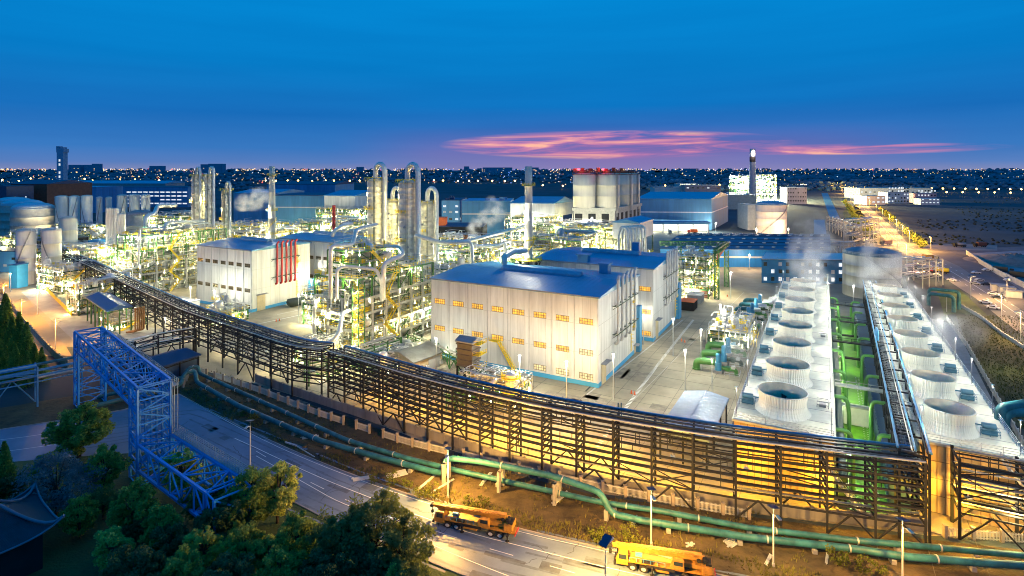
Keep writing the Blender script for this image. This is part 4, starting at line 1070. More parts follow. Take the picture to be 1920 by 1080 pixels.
# distillation columns
def column(label, px, D, dia, top, bot=0, pipe=True, m=None, plats=4, grp='silver columns', side=1, lamp=2):
    c = at(px, D); r = dia/2; H = Zat(top, D)
    t = thing('distillation_column', label, 'column', c, grp)
    mb = MB(); prof = [(r*1.05, bot)]
    z = bot
    while z+2.2 < H-r*.6:
        z += 2.2; prof += [(r, z-.06), (r+.05, z), (r, z+.06)]
    zc = H-r*.55; prof += [(r, zc), (r*.92, zc+r*.2), (r*.7, zc+r*.38), (r*.35, zc+r*.5), (.01, H)]
    mb.lathe(c, prof, 28); mb.build('shell', m or mat('column_silver', (.74,.7,.56), .42, metal=.25, var=.3, scale=.5), t)
    if pipe:
        rp = r*.3; a = c+UP*(H-.3); b = c+U*(-r-rp*1.6)
        mb = MB(); arc = [a+UP*0]
        xd = (-U if side > 0 else U); reach_ = r+rp*1.6; hh = r*1.15
        top_ = []
        for k in range(9):
            an = PI*k/8; top_.append(a + xd*(reach_/2*(1-math.cos(an))) + UP*(hh*.6 + math.sin(an)*hh*.9))
        pts = [a] + top_ + [Vector((top_[-1].x, top_[-1].y, bot+3))] + [Vector((top_[-1].x, top_[-1].y, bot+1))+xd*4]
        mb.tube(pts, rp, 12); mb.build('overhead_pipe', m_silver, t)
    for k in range(plats):
        z = bot + (H-bot)*(k+1)/plats - (1.2 if k == plats-1 else 2); mb = MB()
        a0 = PI*.55; a1 = PI*1.5 if k < plats-1 else PI*2.55
        arc = [c+Vector((math.cos(a0+(a1-a0)*i/10)*(r+1.3), math.sin(a0+(a1-a0)*i/10)*(r+1.3), z)) for i in range(11)]
        inn = [c+Vector((math.cos(a0+(a1-a0)*i/10)*(r+.02), math.sin(a0+(a1-a0)*i/10)*(r+.02), z)) for i in range(11)]
        mb.add(arc+inn, [(i, i+1, 12+i, 11+i) for i in range(10)]); mb.rail(arc, 1.2, .14, 1.5); mb.build('platform', m_yellow, t)
    for k in range(3):
        mb = MB(); a = -PI/2+R.uniform(-.7, .9); q = c+Vector((math.cos(a), math.sin(a), 0))*(r*1.0)+UP*(bot+(H-bot)*R.uniform(.5, .93)); mb.cyl(q, .45, .5, 10, ax=Vector((math.cos(a), math.sin(a), 0))); mb.build('manhole', m_grey, t)
    mb = MB(); q = c+(-U)*(r+.4)*.6-V*(r+.3)*.8; mb.beam(q+UP*bot, q+UP*H, .12); mb.beam(q+U*.6+UP*bot, q+U*.6+UP*H, .12); mb.build('ladder', m_dgreen, t)
    for k in range(lamp):
        z = bot+(H-bot)*(k+.5)/lamp; q = c + U*(r+1.2)*(.8 if k % 2 else 1) - V*1.6 + UP*z; trace_lamp(t, q, 7500, UNITC, .4)
    return t
column('tall silver column with arched top pipe, left of the twin columns', 704, 240, 7.0, 333, plats=5, lamp=4)
column('tall silver column with arched top pipe, right of the twin columns', 764, 226, 7.2, 336, plats=5, lamp=4)
column('shorter silver column between the twin columns', 736, 262, 6.4, 373, plats=4, lamp=3)
column('shorter silver column right of the twin columns', 801, 252, 6.8, 376, plats=4, lamp=3)
column('slim column at the left of the far left group', 368, 330, 4.9, 327, plats=4, lamp=2)
column('slim column in the middle of the far left group', 393, 328, 5.2, 327, plats=4, lamp=2)
column('shorter slim column right of the far left group', 424, 335, 4.9, 354, plats=3, lamp=2)
column('slim column half hidden behind the far left group', 382, 345, 4.2, 336, plats=3, lamp=1)
unit('reactor_frame', 'dense lit platforms around the foot of the twin silver columns', at(745, 250), 34, 26, (6, 12, 18, 24), 35, npipe=24, nves=9, nlamp=8, W=4500, big=4, bay=8)
unit('reactor_frame', 'lit platforms around the far left slim columns', at(418, 322), 22, 20, (7, 14, 20), 36, npipe=18, nves=6, nlamp=4, W=4500, big=3, bay=7)
# chimneys
def chimney(label, px, D, top, r0, r1, plat=None, ring=(0.83,), spiral=True, hz=0):
    c = at(px, D); H = Zat(top, D); t = thing('chimney', label, 'chimney', c)
    mb = MB(); prof = [(r0, hz)]
    for k in range(1, 9): z = hz+(H-hz)*k/9; prof += [(r0+(r1-r0)*k/9, z-.1), (r0+(r1-r0)*k/9+.08, z), (r0+(r1-r0)*k/9, z+.1)]
    prof += [(r1, H), (r1*.85, H), (r1*.85, H-2)]; mb.lathe(c, prof, 20); mb.build('shaft', mat('chimney_metal', (.66,.62,.5), .55, metal=.1, var=.25, scale=.4, streak=True), t)
    for f in ring:
        z = H*f; mb = MB(); rr = r0+(r1-r0)*f+1.1; mb.lathe(c+UP*z, [(r1*.8, 0), (rr, 0), (rr, .12), (r1*.8, .12)], 16); mb.rail([c+Vector((math.cos(a)*rr, math.sin(a)*rr, z)) for a in [k*PI/6 for k in range(13)]], 1.1, .11, 2); mb.build('ring_platform', m_yellow, t)
    if spiral:
        mb = MB(); pts = []
        for k in range(40):
            a = k*.32; z = 6+k*(H*.45)/39; pts.append(c+Vector((math.cos(a)*(r0+.3), math.sin(a)*(r0+.3), z)))
        mb.tube(pts, .16, 4); mb.rail(pts, 1.0, .07, 2, mids=1); mb.build('spiral_stair', m_yellow, t)
    return t, c, H
t, c, H = chimney('cream chimney rising left of the silver columns', 510, 300, 312, 2.3, 1.4, ring=(.92,.62,.42))
for z in (.62, .42, .25): trace_lamp(t, c-V*2.8+U*.8+UP*H*z, 12000, WHITE, .7)
t, c, H = chimney('cream chimney with spiral stair behind the nearest hall', 991, 212, 312, 1.75, 1.35, ring=(.88,.55))
for z in (.7, .56, .47): trace_lamp(t, c-V*2.4+U*1.2+UP*H*z, 8000, WHITE, .6)
mb = MB(); z = Zat(487, 212); rr = 5
mb.lathe(c+UP*z, [(1.6,0),(rr,0),(rr,.15),(1.6,.15)], 20); mb.rail([c+Vector((math.cos(a)*rr, math.sin(a)*rr, z)) for a in [k*PI/8 for k in range(17)]], 1.1, .1, 2); mb.build('base_platform', m_yellow, t)
mb = MB()
for k in range(8):
    a = k*PI/4; mb.beam(c+Vector((math.cos(a)*rr, math.sin(a)*rr, z)), c+Vector((math.cos(a)*2, math.sin(a)*2, z-6)), .2); mb.beam(c+Vector((math.cos(a)*4, math.sin(a)*4, 0)), c+Vector((math.cos(a)*4, math.sin(a)*4, z)), .25)
mb.build('platform_legs', m_dark, t)
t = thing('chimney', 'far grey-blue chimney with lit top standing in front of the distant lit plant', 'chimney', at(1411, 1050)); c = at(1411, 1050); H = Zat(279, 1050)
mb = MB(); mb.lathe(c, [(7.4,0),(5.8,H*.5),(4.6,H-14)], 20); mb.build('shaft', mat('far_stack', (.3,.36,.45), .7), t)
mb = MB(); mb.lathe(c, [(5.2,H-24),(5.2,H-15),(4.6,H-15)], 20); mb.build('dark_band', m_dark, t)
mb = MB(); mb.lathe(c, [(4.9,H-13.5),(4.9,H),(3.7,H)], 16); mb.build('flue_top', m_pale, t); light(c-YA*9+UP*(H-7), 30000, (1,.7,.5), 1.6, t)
# steaming small stack
mb = MB(); c = at(873, 300, 0); mb.tube([c, c+UP*Zat(440,300)], 1.2, 12); mb.lathe(c+UP*(Zat(440,300)-3), [(1.3,0),(1.3,3.1)], 12, 1); tag(mb.build('vent_stack', [m_silver2, m_rust]), 'short vent stack with rust-red rim giving off white steam', 'vent stack')
mb = MB(); c = at(626, 300, 0); mb.tube([c, c+UP*Zat(385,300)], .9, 10); tag(mb.build('red_pipe_stack', m_red), 'red vertical pipe behind the white hall left of the columns', 'pipe')
# other units: (label, px, D, lu, lv, levels, seed, lamps, W)
others = [
 ('lit skids and pipes right of the tall white tank pair', 150, 312, 14, 24, (3,6,10), 101, 4, 4200),
 ('lit frames beneath the slim silo bundle', 212, 330, 14, 14, (4,8), 102, 4, 4200),
 ('lit frames behind the left green unit, upper', 320, 350, 30, 26, (7,14,20,25), 103, 6, 5500),
 ('lit frames under the left white shed', 660, 455, 40, 20, (8,16,22), 104, 5, 7000),
 ('lit frames under the white shed by the silos', 1030, 385, 34, 20, (8,16,22), 105, 5, 6500),
 ('lit frames in front of the cream tank row, left half', 160, 400, 44, 14, (5,10,14), 81, 6, 6000),
 ('lit frames in front of the cream tank row, right half', 262, 400, 34, 14, (5,10,14), 82, 5, 6000),
 ('lit pipe frames below the domed tanks', 60, 385, 34, 14, (5,10), 83, 5, 5000),
 ('narrow lit pump row beside the yellow low wall', 148, 232, 8, 24, (3,6), 84, 4, 1600),
 ('lit pipe frames on the far side of the left pipe rack', 205, 262, 9, 30, (3,6), 85, 3, 1600),
 ('lit pipe trenches and skids at the left behind the white tank pair', 70, 318, 24, 30, (4,8), 71, 4, 3500),
 ('lit manifold frames right of the slim silo bundle', 250, 315, 10, 26, (5,10), 72, 4, 3500),
 ('low lit skids between the azure building and the tank row', 175, 345, 34, 20, (3,6), 73, 4, 3500),
 ('lit frames beyond the left chimney', 560, 395, 34, 30, (7,14), 74, 5, 6500),
 ('lit frames between the twin columns and the right chimney', 905, 320, 40, 26, (5,10,14), 75, 6, 5500),
 ('low skids at the corner between central unit and dark-windowed hall', 600, 215, 9, 20, (4,8,12), 76, 4, 2500),
 ('lit pipework block below the second hall roofline, with yellow railings', 1090, 262, 30, 26, (6,12,18,22), 41, 9, 4500),
 ('yellow-railed unit right under the silo base', 1165, 290, 26, 26, (6,12,18,24), 42, 8, 5500),
 ('unit with many curved silver pipes beside the raised equipment house', 1192, 258, 14, 22, (5,10,15), 43, 5, 3800),
 ('low lit unit right of the second hall under the green gantry', 1328, 262, 15, 26, (4,8,13), 44, 6, 3000),
 ('lit unit between the right chimney and the nearest hall roof', 1040, 262, 24, 24, (6,12,17), 45, 5, 4500),
 ('lit unit beyond the nearest hall, left of the right chimney', 900, 250, 26, 26, (6,12,18), 46, 6, 4500),
 ('lit unit at the left back corner of the nearest hall', 818, 212, 14, 26, (5,10,15,19), 47, 6, 3500),
 ('yellow and green lit unit behind the hall with red pipes', 500, 330, 40, 34, (6,12,17), 48, 8, 6500),
 ('lit unit behind the dark-windowed hall', 640, 322, 34, 30, (6,12,18,23), 49, 8, 6500),
 ('lit unit left of the central silver columns', 690, 290, 26, 26, (7,14,21), 50, 6, 5500),
 ('low lit unit between the left green unit and the tank row', 240, 380, 40, 40, (6,11), 51, 6, 6500),
 ('low lit unit among the tanks at the far left', 160, 372, 44, 44, (5,9), 52, 7, 6500),
 ('lit pipework at the left edge behind the tall white tanks', 28, 345, 26, 40, (6,12), 53, 5, 5500),
 ('lit pipework at the foot of the tall white tank pair', 118, 272, 26, 16, (3,6), 54, 5, 1800),
 ('low skids left of the hall with red pipes', 395, 262, 10, 24, (3,6), 55, 3, 1500),
 ('lit platforms between the slim columns and the left chimney', 470, 370, 40, 30, (6,12,17), 56, 5, 6500),
 ('lit frame in front of the silo base', 1105, 330, 34, 26, (7,14,21), 57, 6, 6500),
 ('distant brilliantly lit plant around the far chimney', 1452, 1080, 48, 40, (12,24,36,48), 58, 10, 130000),
 ('distant lit plant block left of the far chimney', 1408, 1110, 40, 36, (12,24,36,46), 59, 8, 130000),
]
for (lb, px, D, lu, lv, lev, sd, nl, W) in others:
    far = D > 600
    if 230 < D < 460: lev = tuple(lev) + (lev[-1]+4.5,)
    unit('process_unit', lb, at(px, D), lu, lv, lev, sd, npipe=32, nves=12, nlamp=nl+1, W=W, big=3, bay=8 if not far else 11, fm=m_green if sd % 3 else m_dgreen, conc=1 if sd % 2 else 0)
# curved hose-like pipes next to the equipment house
for k in range(6):
    a = at(1160+k*6.5, 250+k*1.2); z = Zat(424, 250)
    custom_duct('arched_pipe', 'arched silver pipe next to the raised equipment house, %s from the left' % ordn[k], [a+UP*4, a+UP*(z-3), a+UP*z-U*1.5, a-U*4+UP*(z-1), a-U*5+UP*6], .55, grp='arched silver pipes', n=10)
# pipe racks
def rack(name, label, P, W, levels, sp, pipes, fm, postw=.36, lampW=0, lampcol=WHITE, nl=0, top=None, group=None, brace=.3, seed=1, z0=0, split=True, longi=True, cat='pipe rack'):
    rng = random.Random(seed); P = smooth([Vector(q) for q in P], 2) if len(P) > 2 else [Vector(q) for q in P]
    t = thing(name, label, cat, P[0], group)
    pts = resample(P, sp)
    def nrm(i, A=pts):
        a = A[max(0, i-1)]; b = A[min(len(A)-1, i+1)]; d = (b-a).normalized(); return Vector((-d.y, d.x, 0)), d
    off = lambda A, o, z: [A[i] + nrm(i, A)[0]*o + UP*z for i in range(len(A))]
    H = levels[-1]
    for i, q in enumerate(pts):
        n, d = nrm(i); mb = MB()
        for s in (-1, 1): mb.beam(q+n*s*W/2+UP*z0, q+n*s*W/2+UP*(H+.6), postw)
        for z in levels: mb.beam(q-n*W/2+UP*z, q+n*W/2+UP*z, postw*.6, postw*.8)
        if rng.random() < .5: mb.beam(q-n*W/2+UP*levels[0], q+n*W/2+UP*levels[-1], postw*.45)
        mb.build('trestle', fm, t)
    if longi:
        mb = MB()
        for z in levels:
            for s in (-1, 1):
                A = off(pts, s*W/2, z-.15)
                for a, b in zip(A[:-1], A[1:]): mb.beam(a, b, .22, .26)
        for i in range(len(pts)-1):
            n0, _ = nrm(i); n1, _ = nrm(i+1)
            for s in (-1, 1):
                if rng.random() < brace:
                    m_ = pts[i].lerp(pts[i+1], .5)+(n0*s*W/2)
                    mb.beam(pts[i]+n0*s*W/2+UP*z0, m_+UP*levels[0], .24); mb.beam(pts[i+1]+n1*s*W/2+UP*z0, m_+UP*levels[0], .24)
                if rng.random() < brace:
                    li = rng.randrange(len(levels)-1) if len(levels) > 1 else 0
                    mb.beam(pts[i]+n0*s*W/2+UP*levels[li], pts[i+1]+n1*s*W/2+UP*levels[min(li+1, len(levels)-1)], .16)
        mb.build('long_beams', fm, t)
        if len(levels) > 4:
            mb = MB()
            for i in range(len(pts)-1):
                for s in (-1, 1):
                    for q_ in range(4):
                        f_ = rng.random(); a = pts[i].lerp(pts[i+1], f_)+nrm(i)[0]*s*W/2; li = rng.randrange(len(levels)-1); lj = min(len(levels)-1, li+rng.randint(1, 3)); mb.beam(a+UP*levels[li], a+UP*levels[lj], .11)
                    if rng.random() < .5:
                        li = rng.randrange(len(levels)-2); a = pts[i]+nrm(i)[0]*s*W/2; b = pts[i+1]+nrm(i+1)[0]*s*W/2; mb.beam(a+UP*levels[li], b+UP*levels[li+2], .13)
                        if rng.random() < .5: mb.beam(b+UP*levels[li], a+UP*levels[li+2], .13)
            mb.build('hangers', fm, t)['kind'] = 'stuff'
    cnt = 0
    for z in levels[:-1] if top else levels:
        k = rng.randint(*pipes['n']); 
        for j in range(k):
            r = rng.choice(pipes['r']); o = -W/2 + .5 + (W-1)*(j+.5)/k
            A = off(pts, o, z+.25+r); n_ = len(A); i0 = 0 if rng.random() < .45 else rng.randrange(max(1, n_//2)); i1 = n_ if rng.random() < .45 else min(n_, i0+rng.randint(2, max(3, n_//2)))
            if i1-i0 < 2: i0, i1 = 0, n_
            A = A[i0:i1]
            if len(A) < n_ and rng.random() < .6: A = A + [A[-1]-UP*rng.uniform(1, 3)]
            mb = MB(); mb.tube(A, r, 6 if r < .3 else 8); mb.build('pipe', rng.choice(pipes['m']), t)
    if top: top(t, P, off, H)
    if nl:
        for i in range(nl):
            k = int((i+.5)/nl*(len(pts)-1)); n, d = nrm(k); trace_lamp(t, pts[k]+n*(W/2+.8)*(1 if i % 2 else .2)+UP*(levels[0]+rng.uniform(-.5, 3)), lampW, lampcol, .35)
    return t
# ================================================================ pipe racks
def resample_n(P, n):
    return resample(P, sum((b-a).length for a, b in zip(P[:-1], P[1:]))/n)
mix_dark = {'n': (2, 3), 'r': (.1, .14, .2), 'm': (m_dark, m_dark, m_darktray, m_grey, m_silver2, m_dark)}
mix_silver = {'n': (3, 5), 'r': (.14, .2, .28, .36), 'm': (m_silver, m_silver2, m_pale, m_silver)}
mix_far = {'n': (3, 4), 'r': (.25, .35, .5), 'm': (m_silver, m_silver2, m_pale)}
def traytop(t, P, off, H):
    for o in (-2.1, -.9, .5, 1.7):
        A = off(P, o, H+.45); mb = MB()
        for i in range(len(A)-1):
            a, b = A[i], A[i+1]; d = (b-a).normalized(); n = Vector((-d.y, d.x, 0)); w = .5
            mb.para(a-n*w/2, n*w, b-a, UP*.18)
        mb.build('cable_tray', m_darktray, t)
    for o in (-2.75, 2.6):
        mb = MB(); mb.tube(off(P, o, H+.65), .2 if o < 0 else .16, 8); mb.build('edge_pipe', m_bpipe if o < 0 else m_silver2, t)
TOPR = [(1745,875),(1600,858),(1360,828),(1150,793),(960,757),(800,716),(700,686),(625,664)]
TOPL = [(590,664),(560,655),(500,636),(430,612),(360,590),(300,563),(240,535),(180,505),(120,477),(90,462)]
PR = [G(x, y, 13) for x, y in TOPR]; PL = [G(x, y, 13) for x, y in TOPL]
for q in PR+PL: q.z = 0
LV = (3.6, 5.0, 6.2, 7.4, 8.6, 9.8, 11, 12.1, 13)
for q in PR: pass
PRo = [q + Vector((0, 2.6, 0)) for q in PR]; PLo = [q + Vector((0, 2.6, 0)) for q in PL]
tr = rack('pipe_rack', 'long dark many-tiered pipe rack sweeping across the front of the plant', PRo, 5, LV, 7, mix_dark, m_dark, .34, top=traytop, seed=5, brace=.35)
PLo[0] = PRo[-1] + Vector((-3, 2.2, 0))
tl = rack('pipe_rack', 'dark pipe rack climbing away to the left tanks, continuing the front rack', PLo, 5, (4.5, 6.5, 8.5, 10.5, 12, 13), 9, mix_dark, m_dark, .34, top=traytop, seed=6, brace=.3)
# sodium lamps set clear behind the rack to light the ground and block wall
RP = resample(smooth(PRo, 2), 13)
for i, q in enumerate(RP[:-1]):
    if i >= 11: break
    b = RP[i+1]; d = (b-q).normalized(); n = Vector((-d.y, d.x, 0)); n = n if n.y > 0 else -n
    trace_lamp(tr, q + n*(9.0 if i > 3 else 3.6) + UP*5.2, (.6 if i > 3 else .24)*(26000 if i < 7 else 9000), (1,.5,.03), .3)
for i, q in enumerate(resample(smooth(PLo, 2), 26)[1:7]):
    trace_lamp(tl, q + Vector((-2,6,5.5)), 2600, (1,.85,.5), .35)
# other racks: real world anchor points
rack('pipe_rack', 'green-legged pipe bridge with silver pipes running right from the central unit', [at(800,222), at(880,247), at(985,292), at(1075,318)], 7, (9, 13, 16.5), 9, mix_silver, m_green, .5, 10000, UNITC, 5, seed=8)
rack('pipe_rack', 'green pipe bridge between the hall with red pipes and the silver columns', [at(340,300), at(440,322), at(560,350), at(690,372)], 8, (8, 12, 15.5), 10, mix_far, m_green, .5, 16000, UNITC, 6, seed=9)
rack('pipe_rack', 'low green pipe bridge leading from the central unit to the filter house', [at(770,190), at(820,178), at(862,168), at(905,160)], 2.5, (3.2, 4.4), 5, {'n': (2, 3), 'r': (.12, .18), 'm': (m_silver2, m_green)}, m_green, .25, 1200, WHITE, 1, seed=10)
rack('pipe_rack', 'pipe rack with lattice sides below the curled duct by the yard', [at(575,158), at(630,163), at(690,171), at(745,180)], 4, (3, 5, 6.5), 5, mix_silver, m_green, .3, 1500, WHITE, 3, seed=11)
rack('pipe_rack', 'low rack running from the filter house to the front rack', [at(905,158), at(880,148), at(845,140)][::-1], 2.5, (2.6, 3.8), 4, {'n': (2, 3), 'r': (.12, .18), 'm': (m_silver2, m_green)}, m_green, .25, seed=12)
rack('pipe_rack', 'lit pipe rack far behind with silver pipes left of the slim columns', [at(210,400), at(300,405), at(380,410), at(480,420)], 8, (7, 11, 14), 12, mix_far, m_green, .5, 16000, UNITC, 4, seed=13)
rack('pipe_rack', 'lit pipe bridge passing in front of the silos', [at(985,300), at(1060,310), at(1140,316)], 7, (8, 12, 16), 9, mix_silver, m_green, .5, 12000, UNITC, 3, seed=14)
rack('pipe_rack', 'blue-topped rack running left from the blue bridge off the picture', [G(150,672,9.5)*1, G(60,690,9.5), G(-60,712,9.5)], 4.5, (6.5, 8, 9.5), 9, {'n': (3, 4), 'r': (.2, .3, .35), 'm': (m_bpipe, m_teal, m_bmotor, m_silver2)}, m_bmotor, .32, seed=15) if False else None
def flat(v): v = v.copy(); v.z = 0; return v
rack('pipe_rack', 'blue rack running left from the blue bridge to the picture edge', [flat(G(150,672,9.5)), flat(G(60,690,9.5)), flat(G(-60,712,9.5))], 4.5, (6.5, 8, 9.5), 9, {'n': (3, 4), 'r': (.2, .3, .35), 'm': (m_bpipe, m_teal, m_bmotor, m_silver2)}, m_bmotor, .32, seed=15)
rack('pipe_rack', 'dark low rack linking the blue bridge with the long front rack', [flat(G(200,655,9)), flat(G(280,632,9)), flat(G(365,618,9))], 4, (6, 7.5, 9), 7, mix_silver, m_dark, .3, seed=16)
# rack over the right cooling block
q0 = flat(G(1745,873,13)); d = V
CR = [Vector((64.9,91.2,0)), Vector((100,151.5,0)), Vector((146,231,0))]
def bluetop(t, P, off, H):
    for o, m, r in ((-2.2, m_bpipe, .22), (-1.7, m_dark, .12), (-.2, m_bmotor, .16), (.3, m_silver2, .1), (2.2, m_bpipe, .2)):
        mb = MB(); mb.tube(off(P, o, H+.7), r, 8); mb.build('pipe', m, t)
    mb = MB(); A = off(P, 1.7, H+.5); 
    for i in range(len(A)-1):
        n = max(2, int((A[i+1]-A[i]).length/1.3)); 
        for k in range(n):
            a = A[i].lerp(A[i+1], k/n); mb.beam(a - U*0, a + (-U)*.0 + (off(P, .4, H+.5)[i].lerp(off(P, .4, H+.5)[i+1], k/n)-a), .12)
    mb.build('ladder_rungs', m_grey, t)
tc_ = rack('pipe_rack', 'blue pipe rack running away along the right cooling block', CR, 4.0, (6, 9, 11.5, 14), 7.5, mix_dark, m_dark, .36, top=bluetop, seed=17)
a = Vector((98,148,15)); mb = MB(); mb.tube([a-U*0+(-U)*1.9*-1, a+U*1.9+UP*2.2, a+U*1.9+V*5+UP*2.2, a+U*1.9+V*5], .3, 8, elbow=.8); mb.build('expansion_loop', m_bpipe, tc_)
# rack section bottom right
t = rack('pipe_rack', 'dark steel rack with crossed lattice at the bottom right edge', [at(1792,94), at(1880,91.3), at(1990,88)], 5, (4.5, 6.5, 8.5, 10.5, 12.5), 8.5, mix_dark, m_dark, .42, seed=18, brace=.9)
trace_lamp(t, at(1815,92,6), 8000, (1,.5,.03), .4); trace_lamp(t, at(1905,89,6), 4500, (1,.75,.3), .4)
for i, (px, D) in enumerate([(1905,112),(1935,110)]):
    c = at(px, D); mb = MB(); mb.tube([at(1875+i*8,108,9), at(1875+i*8,108,14.5-i), c+Vector((8,0,14.5-i)), c+Vector((14,0,14.5-i))], .9, 12, elbow=1.6); tag(mb.build('teal_riser', m_teal), 'teal pipe elbow above the bottom right rack, %s one' % ['front', 'rear'][i], 'pipe')
# white twin posts by the crossing
for i, px in enumerate((1159.5, 1165)):
    mb = MB(); c = G(px, 790); mb.tube([c, c+UP*4.4], .2, 8); tag(mb.build('vent_post', m_navy), 'dark upright pipe post beside the zebra strip, %s of two' % ['left', 'right'][i], 'post')
# ================================================================ teal pipelines
def pipeline(label, pts, r):
    P = [G(x, y, z) for x, y, z in pts]
    mb = MB(); Q = []
    t = thing('pipeline', label, 'pipeline', Vector((P[0].x, P[0].y, 0)))
    mb.tube(P, r, 16, elbow=1.6); mb.build('pipe', m_teal, t)
    for q in resample(P, 6.5)[1:-1]:
        pass
    L = resample(P, 11)
    for i in range(1, len(L)-1):
        q = L[i]; d = (L[i+1]-L[i-1]); d.z = 0; d.normalize(); n = Vector((-d.y, d.x, 0))
        mb = MB()
        if q.z > 2.5:
            for s in (-1, 1): mb.beam(Vector((q.x, q.y, 0))+n*s*1.2, Vector((q.x, q.y, q.z-r))+n*s*1.2, .55)
            mb.beam(q-n*1.6-UP*(r+.25), q+n*1.6-UP*(r+.25), .5, .5)
            mb.beam(Vector((q.x,q.y,.4))-n*1.2, q-UP*(r+.4)+n*1.1, .3)
        else: mb.box(Vector((q.x, q.y, (q.z-r)/2)), .7, 1.2, max(.3, q.z-r), X=d, Y=n)
        mb.build('support', m_kerb, t)
    mb = MB()
    for q, qn in zip(resample(P, 12)[1:-1], resample(P, 12)[2:]):
        d = (qn-q).normalized(); mb.tube([q, q+d*.22], r+.07, 16)
    mb.build('flanges', m_silver2, t)
pipeline('front teal pipeline with two raised crossings along the road verge', [(182,760,1.2),(340,722,1.2),(345,700,3.4),(366,694,3.6),(368,716,1.2),(450,762,1.2),(600,826,1.2),(720,860,1.2),(832,889,1.2),(835,858,4.4),(900,865,4.4),(1040,893,4.4),(1128,923,4.4),(1143,962,1.2),(1200,975,1.2),(1400,1007,1.2),(1600,1029,1.2),(1700,1044,1.2),(1990,1066,1.2)], .54)
pipeline('rear teal pipeline running beside the picket fence', [(182,745,1.2),(345,707,1.2),(352,690,3.2),(372,686,3.2),(374,700,1.2),(500,757,1.2),(650,825,1.2),(760,858,1.2),(840,878,1.2),(960,905,1.2),(1130,942,1.2),(1240,958,1.2),(1400,989,1.2),(1600,1013,1.2),(1740,1025,1.2),(1990,1048,1.2)], .46)
# ================================================================ fences and walls
def picket(label, pts, grp=None, h=1.7, m=None):
    P = resample([G(*q) for q in pts], 4.2); t = thing('picket_fence', label, 'fence', P[0], grp); m = m or m_pale
    for i, (a, b) in enumerate(zip(P[:-1], P[1:])):
        mb = MB(); mb.box(a+UP*1, .5, .5, 2.0); mb.box(a+UP*2.05, .65, .65, .12); mb.build('post', mat('fence_post', (.35,.3,.24), .8, var=.3), t)
        mb = MB(); d = (b-a); L = d.length; d.normalize(); a2 = a+d*.3; b2 = b-d*.3
        tilt = Vector((0, R.uniform(-.1, .1), 0))
        if R.random() < .07: continue
        for z in (.35, h-.25): mb.beam(a2+UP*z, b2+UP*z, .08)
        n = int(L/.24)
        for k in range(n): q = a2.lerp(b2, (k+.5)/n); mb.beam(q+UP*.15, q+UP*h+tilt, .08, .05)
        mb.build('panel', m, t)
picket('white picket fence with posts between teal pipes and front rack', [(372,699),(480,735),(600,782),(760,835),(830,852),(1000,893),(1150,927),(1300,955),(1430,978)])
picket('white picket fence below the bottom right rack', [(1772,1008),(1850,1014),(1990,1026)])
def cwall(label, pts, h, m, name='concrete_wall', th=.35, cat='wall'):
    P = resample([G(*q) for q in pts], 4.0); mb = MB()
    for a, b in zip(P[:-1], P[1:]):
        d = b-a; L = d.length; d.normalize(); n = Vector((-d.y, d.x, 0)); mb.para(a+d*.03-n*th/2, d*(L-.06), n*th, UP*(h+R.uniform(-.05, .05)))
        mb.box(a+UP*(h/2+.1), .42, .42, h+.3, X=d, Y=n)
    tag(mb.build(name, m), label, cat)
cwall('low grey slab wall behind the legs of the front rack', [(480,716),(600,757),(700,790),(800,822),(960,872),(1120,915),(1300,945),(1500,972),(1745,996)], 2.1, m_wallconc)
cwall('stained wall between the conifers and the orange-lit side road', [(-30,560),(5,548),(30,590),(60,625),(100,668),(128,690)], 2.2, mat('yellow_wall', (.36,.33,.25), .8, var=.4))
cwall('long pale wall curving beside the parking area on the right', [(1812,477),(1830,490),(1870,515),(1920,540),(1990,575)], 3.0, m_pale)
cwall('thin white boundary fence between field and service path', [(1775,600),(1812,650),(1860,735),(1905,815),(1930,860)], 1.8, m_pale, th=.12, cat='fence', name='boundary_fence')
cwall('low kerb wall along the field and the right road', [(1800,575),(1840,598),(1880,630),(1990,700)], 1.4, m_pale)
# debris
for i, (x, y, L_, W_, rot, lb) in enumerate([(678,898,3.5,1.2,.3,'pale tilted sheet pile at the road edge'),(745,890,4,2,.5,'flat ribbed sheet lying on the verge'),(800,905,7,.5,1.1,'long pale planks lying on the verge'),(830,912,6,.4,.9,'thin pale planks beside the crane truck'),(910,900,5,.6,1.2,'concrete post lying behind the lamp on the verge'),(1050,935,5,.8,.9,'broken concrete post by the raised pipe support'),(1040,925,1.6,1.4,.2,'small pale block by the raised pipe support'),(1293,1022,1.2,1,.2,'white scrap sheet behind the second crane truck'),(1370,1018,2.4,1.8,.6,'crumpled white sheet on the verge'),(1440,1052,3,.5,.9,'small pale strips on the verge'),(1190,978,3,.7,1.0,'concrete block under the front teal pipe'),(580,820,3.5,1.2,.4,'bundle of pale slats on the dark verge'),(1550,1050,2.6,.4,1.0,'pale sticks on the verge at right')]):
    mb = MB(); c = G(x, y); X = Vector((math.cos(rot), math.sin(rot), 0)); Y = Vector((-X.y, X.x, 0))
    n = max(2, int(W_/.35)) if W_ > 1 else 3
    for k in range(n):
        o = Y*((k-n/2)*W_/n) + X*R.uniform(-.3, .3); mb.para(c+o-X*L_/2+UP*(.05+.02*k), X*L_, Y*W_/n*.8, UP*.12+X*0)
    tag(mb.build('debris_sheets', m_debris), lb, 'debris')
for i, (x, y, s) in enumerate([(612,805,.7),(1125,912,.6)]): pass
mb = MB(); a = G(556,838); b = G(590,857); mb.tube([b, a+UP*.2], .12, 6); mb.tube([a+UP*.2, a+UP*.3+Vector((-3,1.5,0))], .2, 6); tag(mb.build('fallen_lamp_post', m_pale), 'fallen street lamp lying on the dark verge', 'fallen lamp')
